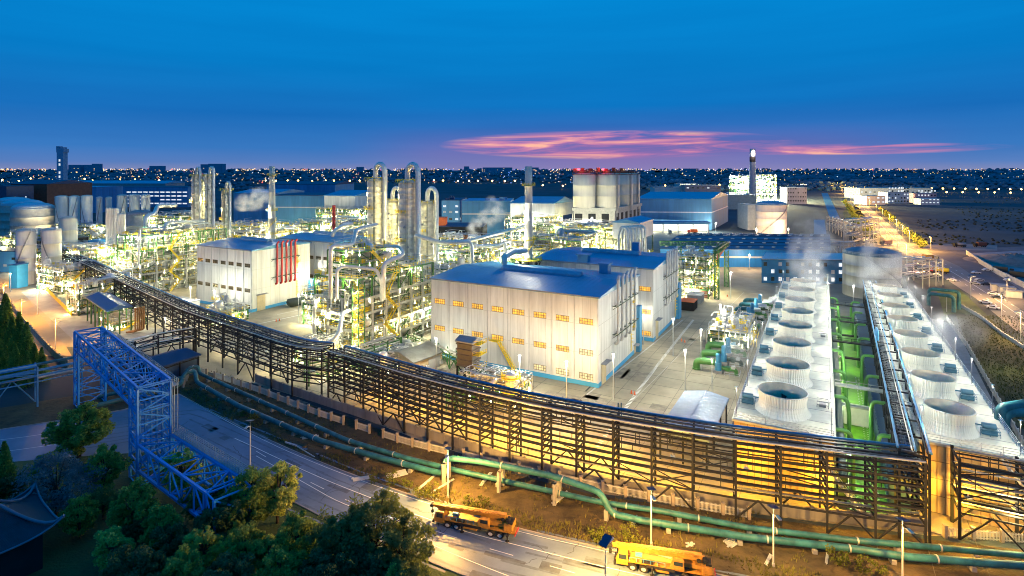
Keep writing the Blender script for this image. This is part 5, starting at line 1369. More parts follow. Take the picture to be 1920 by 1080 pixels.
# rubble/dirt mounds as stuff
mb = MB()
for k in range(700):
    f = R.random(); i = f*(len(UP3)-6)+4; i0 = int(i); a = UP3[i0].lerp(UP3[i0+1], i-i0)
    q = a + Vector((R.uniform(-1, 1), R.uniform(.8, 15), 0)); s = R.uniform(.05, .28)*(2 if R.random() < .08 else 1)
    mb.lathe(q, [(s, -.02), (s*R.uniform(.6, 1), s*.5), (.01, s*.7)], 5, 0, False)
o = mb.build('rubble', m_verge); tag(o, 'stones and clods scattered over the verge', 'rubble', kind='stuff')
mb = MB()
for k in range(5200):
    f = R.random(); i = f*(len(UP3)-6)+4; i0 = int(i); a = UP3[i0].lerp(UP3[i0+1], i-i0)
    yy = R.uniform(.6, 5) if R.random() < .55 else R.uniform(.6, 19)
    q = a + Vector((R.uniform(-1, 1), yy, 0)); 
    if noise.noise(q*.16) < -.05: continue
    for j in range(3):
        d = Vector((R.uniform(-.3, .3), R.uniform(-.3, .3), R.uniform(.25, .8))); s = d.cross(Vector((R.random(), R.random(), 0))).normalized()*.07
        mb.add([q-s, q+s, q+d], [(0,1,2)])
tag(mb.build('weeds', mat('weeds_yellow', (.16,.15,.03), .9, var=.6, scale=.3)), 'rough weeds along the verge', 'weeds', kind='stuff')
# ================================================================ blue truss bridge
TB = thing('truss_bridge', 'bright blue steel truss bridge striding over the road on lattice towers', 'truss bridge', at(200,125))
def lattice(mb, A, B, C, D_, n, w=.35, cw=.5, side=True):
    """truss box between start frame (A,B,C,D quad: bl, br, tr, tl) -> lists of 2 quads"""
    pass
def boxtruss(name, s, e, n, w=.22, cw=.42, m=None):
    mb = MB(); fr = [[s[k].lerp(e[k], i/n) for k in range(4)] for i in range(n+1)]
    for k in range(4): mb.beam(s[k], e[k], cw)
    for i in range(n+1):
        for k in range(4): mb.beam(fr[i][k], fr[i][(k+1) % 4], w)
    for i in range(n):
        for k in range(4):
            a, b = (k, (k+1) % 4) if i % 2 else ((k+1) % 4, k)
            mb.beam(fr[i][a], fr[i+1][b], w)
            if k == 1: mb.beam(fr[i][b], fr[i+1][a], w*.8)
    return mb.build(name, m or m_truss, TB)
b1 = at(140, 144.5); b2 = G(247, 898); 
dr = (b2-b1); dr.z = 0; LL = dr.length; dr.normalize(); nr = Vector((-dr.y, dr.x, 0)); nr = nr if nr.x > 0 else -nr
Wb = 5.6
def quad(c, z0, z1, o0=0, o1=Wb): return [c+nr*o0+UP*z0, c+nr*o1+UP*z0, c+nr*o1+UP*z1, c+nr*o0+UP*z1]
def tower(c, L_, top):
    return [c, c+nr*Wb, c+nr*Wb+dr*L_, c+dr*L_], [q+UP*top for q in (c, c+nr*Wb, c+nr*Wb+dr*L_, c+dr*L_)]
s, e = tower(b1, 4.5, 18.6); boxtruss('tower', s, e, 6)
s, e = tower(b1+dr*(LL-1), 4.8, 18.4); boxtruss('tower', s, e, 8)
boxtruss('span', quad(b1+dr*.2, 14.2, 18.7), quad(b1+dr*(LL+3.6), 14.2, 18.7), 10, .2, .42)
e2 = b2+dr*28
e2 = G(388, 972, 4); e2.z = 0; b3 = b2+dr*4.4
boxtruss('lower_span', quad(b3, 3.2, 8), [q-b3+e2 for q in quad(b3, 3.2, 8)], 6, .22, .42)
s, e = tower(e2-dr*1.0, 4, 8); boxtruss('tower', s, e, 2)
mb = MB()
for k in range(5):
    o = .7+k*.95
    mb.tube([b1+nr*o+UP*(15+.1*k), b1+dr*(LL+1)+nr*o+UP*(15+.1*k), b1+dr*(LL+2.5)+nr*o+UP*(15), b1+dr*(LL+2.5)+nr*o+UP*5, b3+dr*3+nr*o+UP*4.5], .22, 8, elbow=1)
mb.build('carried_pipes', m_bpipe, TB)
mb = MB(); ofs = Wb+.2
mb.para(b1+nr*ofs+UP*17.3, dr*(LL+4), nr*1.1, UP*.12); mb.para(b3+nr*ofs+UP*8.2, e2-b3, nr*1.1, UP*.12)
for o in (0, 1.1):
    mb.rail([b1+nr*(ofs+o)+UP*17.3, b1+dr*(LL+4)+nr*(ofs+o)+UP*17.3], 1.3, .08, 1.1, mids=3); mb.rail([b3+nr*(ofs+o)+UP*8.2, e2+nr*(ofs+o)+UP*8.2], 1.3, .08, .9, mids=4)
for s_ in (0, 1.0):
    for t_ in (0, 1.0): q = b1+dr*(LL+2+t_*2)+nr*(ofs+s_); mb.beam(q, q+UP*18, .12)
for k in range(22): q = b1+dr*(LL+2)+nr*ofs+UP*k*.8; mb.rail([q, q+dr*2], .4, .06, 2, mids=1)
mb.build('walkway', mat('walkway_grey', (.3,.4,.45), .5, metal=.3), TB)

# ================================================================ left yard extras
cwall('low bright yellow wall along the lit pump row at the left', [(88,546),(134,592)], 1.6, m_yellow, th=.3)
for i, (x, y) in enumerate([(153,585),(170,578)]):
    c = G(x, y); mb = MB(); mb.vessel(c+UP*1.2, c+UP*12, 1.2); mb.box(c+UP*.6, 2, 2, 1.2); tag(mb.build('grey_vessel', m_pale), 'upright grey vessel beside the blue canopy, %s of two' % ['left','right'][i], 'vessel')
for i in range(5):
    c = G(254+i*4, 626-i); mb = MB(); mb.tube([c+UP*9.5, c+UP*.8, c+U*2.2+UP*.8-V*2], .3, 8, elbow=1); tag(mb.build('copper_pipe', mat('copper_brown', (.42,.2,.07), .4, metal=.3, var=.3)), 'copper-brown riser pipe under the left pipe rack, %s from the left' % ordn[i], 'riser pipe', 'copper-brown riser pipes')
t = bld('valve_house', 'small pale flat-roofed valve house between left rack and hall with red pipes', 'hut', G(348,592), 13, 6, 5, m_pale, m_grey, flat=True)
t = bld('dark_shed', 'dark lean-to shed between the domed tanks and the tall white pair', 'shed', at(76,350), 16, 26, 16, m_dark, m_navy, rise=2)
t = bld('grey_cooler', 'grey louvred cooler house left of the left green unit', 'cooler house', at(252,300), 10, 14, 19, m_grey, m_grey, flat=True, parapet=True)
for i in range(3):
    mb = MB(); c = G(232+i*0, 700); 
for i, (x, y) in enumerate([(408,580),(398,598),(420,600)]):
    c = G(x, y); mb = MB(); mb.vessel(c+UP*1, c+UP*(6-i), 1.4-.2*i); mb.lathe(c+UP*4.5, [(1.5,0),(2.4,0),(2.4,.1)], 14, 1); mb.rail([c+Vector((math.cos(a)*2.3, math.sin(a)*2.3, 4.5)) for a in [k*PI/5 for k in range(11)]], 1.1, .1, 1, 1); tag(mb.build('lit_vessel', [m_silver, m_yellow]), 'lit vessel with yellow platform at the left front of the hall with red pipes, %s of three' % ['tallest','front left','front right'][i], 'vessel')
unit('pump_skid', 'low lit skid beside the star-like floodlight left of the hall with red pipes', G(412,612), 9, 12, (2,4), 90, npipe=22, nves=5, nlamp=3, W=900, big=0, bay=4)
unit('pump_skid', 'small green pipe manifolds under the dark blue canopy', G(212,622), 9, 12, (2,), 91, npipe=22, nves=4, nlamp=2, W=700, big=0, bay=4)
for o in bpy.data.objects:
    if o.name.startswith('lit_vessel'): o['label'] = 'lit vessel with yellow platform by the hall with red pipes, ' + {'lit_vessel':'tallest','lit_vessel.001':'front left','lit_vessel.002':'front right'}[o.name]
# ================================================================ cooling tower blocks
FN = -U  # from left to right along the front
def block(name, label, p, Wd, Ld, nfan, c0, sp, rr, zdeck, label_row, lamps_right=True, fl=5.5):
    t = thing(name, label, 'cooling tower block', p)
    mb = MB(); mb.para(p+UP*.0, FN*Wd, V*Ld, UP*(zdeck-.4)); mb.build('basin', m_orangewall, t)
    mb = MB(); mb.para(p-FN*.4-V*.4+UP*(zdeck-.39), FN*(Wd+.8), V*(Ld+.8), UP*.4)
    mb.build('deck', mat('deck_panels', (.52,.52,.44), .55, var=.35, scale=.18, detail=9), t)
    mb = MB()
    for k in range(int(Ld/6)): mb.para(p+V*(k*6)+UP*(zdeck+.012), FN*Wd, V*.14, UP*.03)
    mb.build('deck_joints', m_grey, t)
    mb = MB()
    for s, wd in ((0, 0), (1, Wd)):
        o = p + FN*(wd+(.06 if s else -.36))
        for k in range(int(Ld/4.5)):
            mb.para(o+V*(k*4.5)+UP*1.5, FN*.3, V*4.2, UP*(zdeck-2.6))
    mb.build('side_louvres', m_navy, t)
    mb = MB()
    for k in range(1, int(Wd/1.2)): q = p-V*.03+FN*k*1.2; mb.beam(q, q+UP*(zdeck-.6), .1)
    for z in (3, 6, 9): mb.beam(p-V*.04+UP*z, p-V*.04+FN*Wd+UP*z, .1)
    mb.build('wall_joints', mat('joint_brown', (.25,.16,.09), .8), t)
    mb = MB(); z = UP*zdeck; mb.rail([p+V*Ld+z, p+z, p+FN*Wd+z, p+FN*Wd+V*Ld+z], 1.3, .09, 2.5, mids=3); mb.build('deck_railing', m_pale, t)
    mb = MB(); q = p-V*1.6+FN*(Wd*.75); zt_ = zdeck
    mb.beam(q+UP*zt_, q+FN*9+UP*.3, .25, .35); mb.beam(q-V*1.2+UP*zt_, q-V*1.2+FN*9+UP*.3, .25, .35)
    for k in range(30): a = (q+UP*zt_).lerp(q+FN*9+UP*.3, k/29); mb.para(a-V*1.2, V*1.2, FN*.3, UP*.06)
    for o in (0, -1.2):
        mb.beam(q+V*o+UP*(zt_+1.1), q+V*o+FN*9+UP*1.4, .1)
        for k in range(10): a = (q+V*o+UP*zt_).lerp(q+V*o+FN*9+UP*.3, k/9); mb.beam(a, a+UP*1.1, .08)
    mb.build('stair', m_pale, t)
    for k in range(nfan):
        c = c0 + V*sp*k + UP*zdeck
        f = thing('fan_stack', 'ribbed white fan stack, %s from the front in the %s row' % (ordn[k], label_row), 'fan stack', c, 'fan stacks on the %s cooling block' % label_row)
        R0 = rr; prof = [(R0*1.13, 0), (R0*1.05, .35), (R0*.97, .95), (R0*.93, 1.6), (R0*.935, 2.1), (R0*.96, 2.8), (R0*1.0, fl)]
        mb = MB(); mb.lathe(c, prof, 112, 0, False, rib=.13); mb.build('shell', m_rib, f)
        mb = MB(); mb.lathe(c, [(R0*1.0-.02, fl), (R0*.945, 2.8), (R0*.91, 2.1), (R0*.90, 1.6), (R0*.95, .5)], 48); mb.build('lining', m_ribin, f)
        mb = MB(); mb.lathe(c, [(R0*1.02, fl-.12), (R0*1.035, fl+.02), (R0*.985, fl+.03)], 48); mb.lathe(c, [(R0*.945, 1.85), (R0*.96, 1.92), (R0*.945, 2.0)], 48); mb.build('rim', m_pale, f)
        mb = MB(); mb.cyl(c+UP*1.3, .7, .9, 12)
        for j in range(6):
            a = j*PI/3+k*.4; X = Vector((math.cos(a), math.sin(a), 0)); Y = Vector((-X.y, X.x, 0))
            A = c+X*.6+UP*1.7; B = c+X*R0*.86+UP*1.75; mb.add([A-Y*.25-UP*.12, B-Y*.5-UP*.2, B+Y*.5+UP*.2, A+Y*.25+UP*.12], [(0,1,2,3)])
        mb.build('fan', m_dark, f)
        mb = MB(); mb.lathe(c, [(R0*.95, .3), (.01, .31)], 24); mb.build('fill_deck', m_ribin, f)
        for s in ((-1,) if label_row == 'left' else (1,)):
            q = c + FN*s*(rr+2.0) + V*.5; mb = MB(); mb.box(q+UP*.5, 2.2, 1.4, .8, X=FN, Y=V); mb.cyl(q+UP*1.5-FN*1.0, .55, 2, 10, ax=FN); mb.tube([q+UP*1.5-FN*s*1.0, q+UP*1.5-FN*s*2.1], .12, 6); mb.rail([q-V*1.2-FN*1.4, q-V*1.2+FN*1.4, q+V*1.2+FN*1.4], 1.1, .06, 1.2)
            tag(mb.build('fan_motor', mat('motor_blue_dark', (.05,.16,.24), .5)), 'blue fan motor beside the %s fan stack of the %s row' % (ordn[k], label_row), 'motor', 'fan motors on the %s block' % label_row)
        if k == 0 or k == 3:
            mb = MB(); q = c+FN*(-1 if label_row == 'right' else 1)*(rr+2.5)+V*6; mb.rail([q-FN*1-V*1, q+FN*1-V*1, q+FN*1+V*1, q-FN*1+V*1, q-FN*1-V*1], 1.2, .1, 1); mb.box(q+UP*.3, 1.2, 1.2, .6, X=FN, Y=V); mb.build('hatch', m_grey, t)
    return t
pL = Vector((42.6, 108.4, 0)); 
BL = block('cooling_block', 'left cooling tower block with a row of white fan stacks', pL, 16.6, 152, 8, Vector((53.6, 112.0, 0)), 18.1, 4.45, 12.3, 'left', fl=4.0)
pR = Vector((72.2, 100.0, 0))
BR = block('cooling_block', 'right cooling tower block with a row of white fan stacks beside the field', pR, 14.2, 152, 8, Vector((80.6, 104.2, 0)), 17.8, 3.8, 12.3, 'right', fl=4.0)
for k in range(9):
    # deck floodlights; posts made tall so light drops into the fan stacks
    for (P0, wd, rw, s) in ((pL, 16.6, 'left', 1), (pR, 14.2, 'right', 1)):
        q = P0 + FN*(wd-.3) + V*(1.5+k*17.8) + UP*12.3
        t = thing('deck_lamp', 'small floodlight on the outer edge of the %s cooling deck, %s from the front' % (rw, ordn[k]), 'deck lamp', q, 'deck floodlights of the %s block' % rw)
        mb = MB(); mb.beam(q, q+UP*5.6, .1); mb.build('post', m_grey, t)
        mb = MB(); mb.box(q+UP*5.75, .6, .4, .12); mb.build('lamp_head', m_pale, t); light(q+UP*5.4, 4200, WHITE if rw == 'right' else WHITE, .16, t)
        q2 = P0 + FN*.3 + V*(1.0+k*17.8) + UP*12.3
        t = thing('deck_lamp', 'small floodlight on the inner edge of the %s cooling deck, %s from the front' % (rw, ordn[k]), 'deck lamp', q2, 'inner floodlights of the %s block' % rw)
        mb = MB(); mb.beam(q2, q2+UP*5.6, .1); mb.build('post', m_grey, t); mb = MB(); mb.box(q2+UP*5.75, .6, .4, .12); mb.build('lamp_head', m_pale, t); light(q2+UP*5.4, 4200, WHITE, .12, t)
# green basin between blocks
a = pL + FN*17.3; b = pR - FN*.7
mb = MB(); mb.add([a-V*2+UP*.06, b-V*2+UP*.06, b+V*150+UP*.06, a+V*150+UP*.06], [(0,1,2,3)]); struct(mb, 'channel_floor', m_green_floor)
wch = (b-a).dot(FN)
mb = MB(); mb.para(b-FN*4.2-V*2, FN*4.1, V*150, UP*5.5); mb.rail([b-FN*4.2+UP*5.5, b-FN*4.2+V*148+UP*5.5], 1.2, .1, 3)
for k in range(20): mb.para(b-FN*4.26+V*(2+k*7.4)+UP*.5, FN*.05, V*6.8, UP*4.4)
tag(mb.build('dark_trough', m_navy), 'dark navy trough wall along the right side of the green channel', 'trough')
mb = MB(); mb.para(a-V*2, FN*1.3, V*150, UP*7); tag(mb.build('dark_trough', m_dgreen), 'dark green ledge along the left side of the green channel', 'trough')
mb = MB()
for k in range(60):
    for o in (.47, .53): 
        q = a+FN*wch*o+V*(4+k*1.2)+UP*.07; mb.para(q, FN*.3, V*.25, UP*.04)
struct(mb, 'channel_marks', m_pale)
for k in range(9):
    z = 2 + (k % 2)
    t = thing('cross_bridge', 'dark walkway crossing the green channel, %s from the front' % ordn[k], 'walkway', a+V*(38+k*13)) if k in (0, 3, 5, 7) else None
    if t is None: continue
    q = a+V*(38+k*13); mb = MB(); mb.para(q+UP*9, FN*wch, V*1.6, UP*.3); mb.para(q+UP*4.5, FN*wch, V*1.2, UP*.4); mb.rail([q+UP*9.3, q+FN*wch+UP*9.3], 1.2, .1, 2); mb.build('walkway', m_dark if k else m_grey, t)
    if k == 0: mb = MB(); mb.para(q+V*1.3, FN*wch, V*.3, UP*5); mb.build('weir_wall', m_pale, t)
for k in range(8):
    for s, base_, dd in (('left', a+FN*.6, FN), ('right', b-FN*3.2, -FN)):
        q = base_ + V*(7+k*17.8); mb = MB()
        mb.tube([q+UP*(11.2 if s == 'left' else 9)-dd*1.0, q+UP*(11.2 if s == 'left' else 9)+dd*1.5, q+UP*7.5+dd*1.9, q+dd*1.9+UP*.3], .4, 12, elbow=1.2)
        mb.tube([q+dd*1.9+UP*.1, q+dd*1.9+UP*.5], .55, 12)
        tag(mb.build('riser_pipe', m_gpipe), 'green riser pipe on the %s side of the channel, %s from the front' % (s, ordn[k]), 'riser pipe', 'green riser pipes, %s side' % s)
    t = None
for k in range(6):
    q = a.lerp(b, .5)+V*(4+k*24); t = thing('channel_lamp', 'small lamp low in the green channel, %s from the front' % ordn[k], 'lamp', q, 'lamps in the green channel'); mb = MB(); q2 = q-FN*wch*.36; mb.beam(q2, q2+UP*7, .12); mb.build('post', m_dgreen, t); mb = MB(); mb.box(q2+UP*7.1, .5, .4, .12); mb.build('lamp_head', m_pale, t); light(q2+UP*6.7, 8000, (.85,1,.5), .14, t)
# pumps west of the left block
pp = [(1306,692),(1318,676),(1328,660),(1338,646),(1347,632),(1356,620),(1364,609),(1372,599),(1380,590),(1388,581),(1396,573)]
for i, (x, y) in enumerate(pp):
    c = G(x, y); t = thing('pump_set', 'green suction pipe with blue motor, %s from the front along the yard' % ordn[i], 'pump set', c, 'pump sets beside the yard')
    mb = MB(); mb.tube([c+UP*.2, c+UP*2.6, c+FN*5.2+UP*3.0], 1.0 if i < 3 else .8, 14, elbow=2.4); mb.tube([c+UP*.1, c+UP*.5], 1.25, 14); mb.build('suction_pipe', m_gpipe if i < 4 else m_teal, t)
    mb = MB(); q = c+FN*6.2; mb.cyl(q+UP*.8, .95, 2.2, 14); mb.cyl(q+UP*3, .7, 2.3, 12, dome=.4); mb.build('motor', m_bmotor, t)
    mb = MB(); mb.box(q+UP*.4, 2.6, 2.6, .8, X=FN, Y=V); mb.build('plinth', m_kerb, t)
    mb = MB(); mb.tube([q+FN*1+UP*1.6, q+FN*5+UP*1.6, q+FN*5+UP*.2], .55, 12, elbow=1); mb.cyl(q+FN*2.6+UP*1.0, .75, 1.2, 12); mb.build('discharge_pipe', m_dgreen if i % 2 else m_gpipe, t)
    mb = MB(); mb.rail([q-V*2+FN*2, q-V*2+FN*6, q+V*2+FN*6], 1.1, .08, 1.3); mb.box(q+FN*4.2+UP*2.2, 1, 1, .8, X=FN, Y=V); mb.build('handrail', m_pale, t)
for i in range(5):
    c = G(1408+i*11, 586-i*5); mb = MB()
    for j in range(3): mb.vessel(c+UP*(1.5)+V*j*3, c+UP*1.5+V*j*3+FN*3.5, .8, 12); mb.box(c+V*j*3+FN*1.7+UP*.5, .6, .6, 1)
    tag(mb.build('filter_vessels', m_pale), 'group of three white filter vessels behind the pumps, %s from the left' % ordn[i], 'filter vessels', 'white filter vessels')
    if i % 2 == 0: t = bpy.data.objects['filter_vessels' if i == 0 else 'filter_vessels.%03d' % i]; light(c+UP*6, 1500, COOL, .3, t)
unit('pump_yard', 'small green framed platforms between the pumps and the left cooling block', G(1400,660), 12, 26, (3, 5.5), 61, npipe=22, nves=4, nlamp=2, W=350, big=0, bay=6, fm=m_dgreen)
t = thing('pump_yard_lamp', 'lamp post by the front pump shining on the pale concrete', 'lamp post', G(1335,735)); c = G(1335,735); mb = MB(); mb.beam(c, c+UP*9, .15); mb.build('post', m_pale, t); light(c+UP*8.6, 1500, WHITE, .3, t); mb = MB(); mb.box(c+UP*9.1, .8, .6, .2); mb.build('lamp_head', m_pale, t)
# floodlight masts: lamp fittings on posts in front of the halls
def mast(label, p, h, W, col=WHITE, r=.3, name='floodlight_mast', m=None, head=.9):
    t = thing(name, label, 'floodlight', p); mb = MB(); mb.tube([p, p+UP*h], [.16, .08], 8); mb.build('mast', m or m_pale, t)
    mb = MB(); mb.box(p+UP*(h+.35), head, head*.7, .16); mb.beam(p+UP*h, p+UP*(h+.3), .1); mb.build('lamp_head', m_pale, t)
    light(p+UP*(h-.15)-V*.35, W*(.66 if p.y < 250 else (1.0 if p.y < 300 else 2.0)), col, r, t); return t
_, h1p, h1u, h1v = H1
mast('floodlight mast left of the stair, lighting the nearest hall front', h1p+U*33-V*13, 9, 11000)
mast('floodlight mast right of the stair, lighting the nearest hall front', h1p+U*17-V*14, 10, 13000)
mast('floodlight mast near the right corner of the nearest hall', h1p+U*3-V*15, 11, 13000)
mast('floodlight mast by the filter house', h1p+U*46-V*12, 10, 8000)
mast('floodlight mast facing the pipe side of the nearest hall', h1p-U*22+V*6, 12, 13000)
mast('floodlight mast farther along the yard facing the nearest hall', h1p-U*22+V*28, 12, 11000)
mast('floodlight mast facing the pipe side of the second hall', H2[1]-U*20+V*14, 12, 14000, )
mast('floodlight mast between the two blue-roofed halls', H2[1]+U*2-V*5, 10, 4500)
mast('floodlight mast in front of the hall with red pipes', H3[1]+U*20-V*14, 11, 15000)
mast('bright star-like floodlight at the left front of the hall with red pipes', G(402,592), 10, 15000, WHITE, .9)
mast('floodlight mast facing the red pipes across the yard', H3[1]-U*20+V*14, 13, 16000)
mast('floodlight mast in the open yard beside the central unit', G(560,606), 11, 5000)
mast('floodlight mast near the dark-windowed hall', H4[1]+U*12-V*10, 12, 14000)
mast('floodlight mast in the open yard by the zebra strip', G(1150,752), 12, 6000, (1,.93,.7))
mast('floodlight mast beside the pumps in the middle of the yard', G(1262,668), 12, 6500, (1,.9,.66))
mast('floodlight mast at the far end of the yard', G(1370,560), 12, 12000, (1,.85,.6))
mast('floodlight mast beside the small cream shed', G(838,668), 8, 3500)
mast('tall floodlight mast lighting the silos', at(1110, 350), 30, 34000, WHITE, .5)
mast('floodlight mast left of the silos', at(1040, 365), 16, 26000, WHITE, .5)
mast('floodlight mast before the two white sheds', at(640, 430), 14, 38000, WHITE, .5)
mast('floodlight mast at the foot of the tall white tanks', at(74, 276), 9, 7000, WHITE, .4)
mast('floodlight mast left of the tall white tanks', at(20, 276), 9, 6000, (1,.75,.45), .4)
mast('floodlight mast lighting the domed tanks', at(90, 400), 14, 18000, COOL, .5)
for i, x in enumerate((125, 175, 215, 262)): mast('floodlight in front of the cream tank row, %s from the left' % ordn[i], at(x, 412), 9, 30000, WHITE if i % 2 else (1,.8,.5), .45)
mast('floodlight mast lighting the slim silo bundle', at(196, 325), 12, 11000, WHITE, .4)
mast('warm floodlight at the foot of the peach tank', at(1418, 512), 6, 40000, (1,.7,.4), .6)
mast('warm floodlight mast right of the peach tank', at(1478, 515), 6, 20000, (1,.75,.5), .6)
mast('cool floodlight by the corner of the big blue warehouse', at(1342, 545), 8, 9000, COOL, .5)
mast('floodlight mast beside the aged metal tank', G(1600,592), 12, 3500, COOL, .4)
mast('floodlight mast in front of the azure building', at(240, 330), 8, 5000, COOL, .4)
for i, x in enumerate((1290, 1330, 1405)): mast('warm lamp on a post before the bright blue wall, %s from the left' % ordn[i], at(x, 338), 9, 5500, (1,.7,.4), .4)
for i, (x, y) in enumerate([(190,640),(255,618),(310,640)]): mast('yard lamp near the blue canopy, %s from the left' % ordn[i], G(x,y), 8, 2800, (1,.9,.6), .3)
# ================================================================ street lamps
def street_lamp(label, p, h, W, col=SOD, ang=0.0, grp='street lamps with flat solar heads', r=.22):
    t = thing('street_lamp', label, 'street lamp', p, grp); X = Vector((math.cos(ang), math.sin(ang), 0)); Y = Vector((-X.y, X.x, 0))
    mb = MB(); mb.tube([p, p+UP*h], [.14, .09], 8); mb.tube([p, p+UP*.5], .22, 8); mb.build('pole', m_pale, t)
    mb = MB(); mb.beam(p+UP*(h-.1), p+UP*(h+.35)+X*1.5, .09); a = p+UP*(h+.3)+X*1.1; mb.para(a-Y*.25, X*1.1, Y*.5, UP*.16); mb.build('lamp_head', m_pale, t)
    mb = MB(); q = p+UP*(h+.75)-X*.9; mb.para(q-Y*.6, X*1.9+UP*.55, Y*1.2, UP*.08); mb.beam(p+UP*h, p+UP*(h+1), .1); mb.build('solar_panel', m_navy, t)
    if W: light(a+X*.5-UP*.35, W, col, r, t)
    return t
HS = 8.0
for x, y, W, lb in [(840,933,42000,'street lamp behind the rear crane truck'),(1221,1022,13000,'street lamp behind the front crane truck'),(1692,1090,14000,'street lamp at the bottom right of the verge'),(469,872,0,'unlit street lamp beside the blue road stretch'),(1135,1130,46000,'street lamp in front of the road near the front crane')]:
    street_lamp(lb, G(x, y), HS if y < 1100 else 7.5, W, (1,.5,.1), -PI/2 if y < 1100 else PI*.3)
street_lamp('street lamp on the verge right of the front crane truck', G(1450,1062), 8, 8000, (1,.6,.15), -PI/2)
for i, (x, y, W) in enumerate([(6,575,22000),(104,655,14000),(40,610,14000),(28,530,18000),(70,590,9000)]):
    street_lamp('orange street lamp on the left side road, %s in the row' % ordn[i], G(x, y), 9, W, (1,.45,.05), 0, 'orange lamps on the left side road')
for i, (x, y) in enumerate([(1820,560),(1878,600),(1760,528),(1700,488),(1888,566),(1914,640)]):
    street_lamp('road lamp along the lit road on the right, %s in the row' % ordn[i], G(x, y), 10, 18000, (1,.58,.2), PI if i % 2 else 0, 'lamps along the right road', .3)
k = 0
for i in range(15):
    f = i/14; y = 470*(1-f)**1.6+346*(1-(1-f)**1.6)
    for s in (0, 1):
        RLs = RL if s == 0 else RR
        # find point on road edge at that row
        for a, b in zip(RLs[:-1], RLs[1:]):
            if min(a[1], b[1]) <= y <= max(a[1], b[1]):
                tt = (y-a[1])/(b[1]-a[1]+1e-6); x = a[0]+(b[0]-a[0])*tt; break
        D = 63600/(y-HY); p = G(x+(-3 if s == 0 else 3), y)
        k += 1; t = thing('boulevard_lamp', 'orange lamp along the boulevard, %s from the crossroads' % (ordn[k-1] if k <= 16 else 'last'), 'street lamp', p, 'boulevard lamps')
        mb = MB(); mb.tube([p, p+UP*10], .2, 5); mb.box(p+UP*10.2, 2, .8, .3); mb.build('pole', m_grey, t); light(p+UP*9.5+Vector((3 if s == 0 else -3,0,0)), 15000+D*62, (1,.5,.1), .4+D*.0024, t)
# far lamp rows
far = []
for i in range(22): far.append((495+i*22.5+R.uniform(-4, 4), 336+R.uniform(-1, 1)+abs(i-11)*.12, 'across the dark land behind the columns'))
for i in range(16): far.append((1600+i*21, 352.5+i*.25, 'in the upper row beyond the right field'))
for i in range(8): far.append((1775+i*30, 362.5+i*.3, 'in the lower row beyond the right field'))
for i in range(10): far.append((1010+i*48+R.uniform(-8, 8), 345+R.uniform(-2, 4), 'among the far depots behind the silos'))
for i in range(14): far.append((8+i*24+R.uniform(-9, 9), 336+R.uniform(-4, 6), 'among the far left sheds'))
for i, (x, y, wh) in enumerate(far):
    D = 63600/(y+6-HY); p = at(x, D); t = thing('far_lamp', 'small orange road lamp '+wh, 'street lamp', p, 'road lamps '+wh)
    mb = MB(); mb.tube([p, p+UP*10], .22, 4); mb.build('pole', m_grey, t)
    mb = MB(); s = D*.0014; mb.lathe(p+UP*10, [(.01,-s),(s*.8,-s*.5),(s,0),(s*.7,s*.6),(.01,s)], 6); mb.build('lamp_head', e_lampy, t)
# ================================================================ far city
cols = [e_citya, e_cityb, e_cityc, e_cityd]
mbs = [MB() for _ in cols]
for k in range(6000):
    x = R.uniform(-60, 1980)
    dens = 1.0 if x < 480 else (.8 if x < 1200 else .55)
    if R.random() > dens: continue
    y = HY-4 + 5 + (R.random()**1.9)*30
    if R.random() < .35: y = HY+R.uniform(.4, 5)
    if x > 1200 and y > 341: continue
    if noise.noise(Vector((x*.018, y*.3, 3))) < .02 and R.random() < .85: continue
    D = min(14000, 63600/max(2.5, y-HY)); 
    if D < 1100: continue
    z = R.uniform(3, 26)*(D/5000+.3); s = D*R.choice((.0005, .0007, .0009))*(1.6 if R.random() < .04 else 1)
    ci = R.choices((0, 1, 2, 3), (7, 2.2, .7 if x > 850 else .2, .5))[0]
    if 830 < x < 1010 and R.random() < .5: ci = 2
    p = at(x, D, z)
    mbs[ci].lathe(p, [(.01,-s), (s, 0), (.01, s)], 4, 0, False)
for mb, m, lb in zip(mbs, cols, ('warm', 'white', 'blue', 'red')):
    tag(mb.build('city_lights', m), 'countless %s lights of the far city below the horizon' % lb, 'city lights', kind='stuff')
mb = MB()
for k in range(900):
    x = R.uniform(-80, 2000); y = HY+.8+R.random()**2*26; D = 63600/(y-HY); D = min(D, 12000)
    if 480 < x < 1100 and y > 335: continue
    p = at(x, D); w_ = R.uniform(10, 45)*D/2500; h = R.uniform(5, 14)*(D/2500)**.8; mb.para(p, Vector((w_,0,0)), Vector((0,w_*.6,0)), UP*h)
tag(mb.build('far_town', mat('far_town_hazed', (.22,.36,.45), .9, var=.6, scale=.01)), 'far town of low buildings merging below the horizon', 'town', kind='stuff')  # bluish albedo puts distance haze into the town's colour
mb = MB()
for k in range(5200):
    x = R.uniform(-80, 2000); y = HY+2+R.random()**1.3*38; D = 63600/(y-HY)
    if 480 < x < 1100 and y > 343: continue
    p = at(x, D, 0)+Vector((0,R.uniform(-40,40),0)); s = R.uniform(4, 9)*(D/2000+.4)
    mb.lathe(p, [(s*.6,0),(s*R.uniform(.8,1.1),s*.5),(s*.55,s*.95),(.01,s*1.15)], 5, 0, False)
tag(mb.build('far_woods', mat('far_woods_hazed', (.09,.17,.22), .95, var=.6, scale=.02)), 'dark belts of far woodland between the lights', 'woods', kind='stuff')  # haze over the woods is mixed into their blue-tinted colour
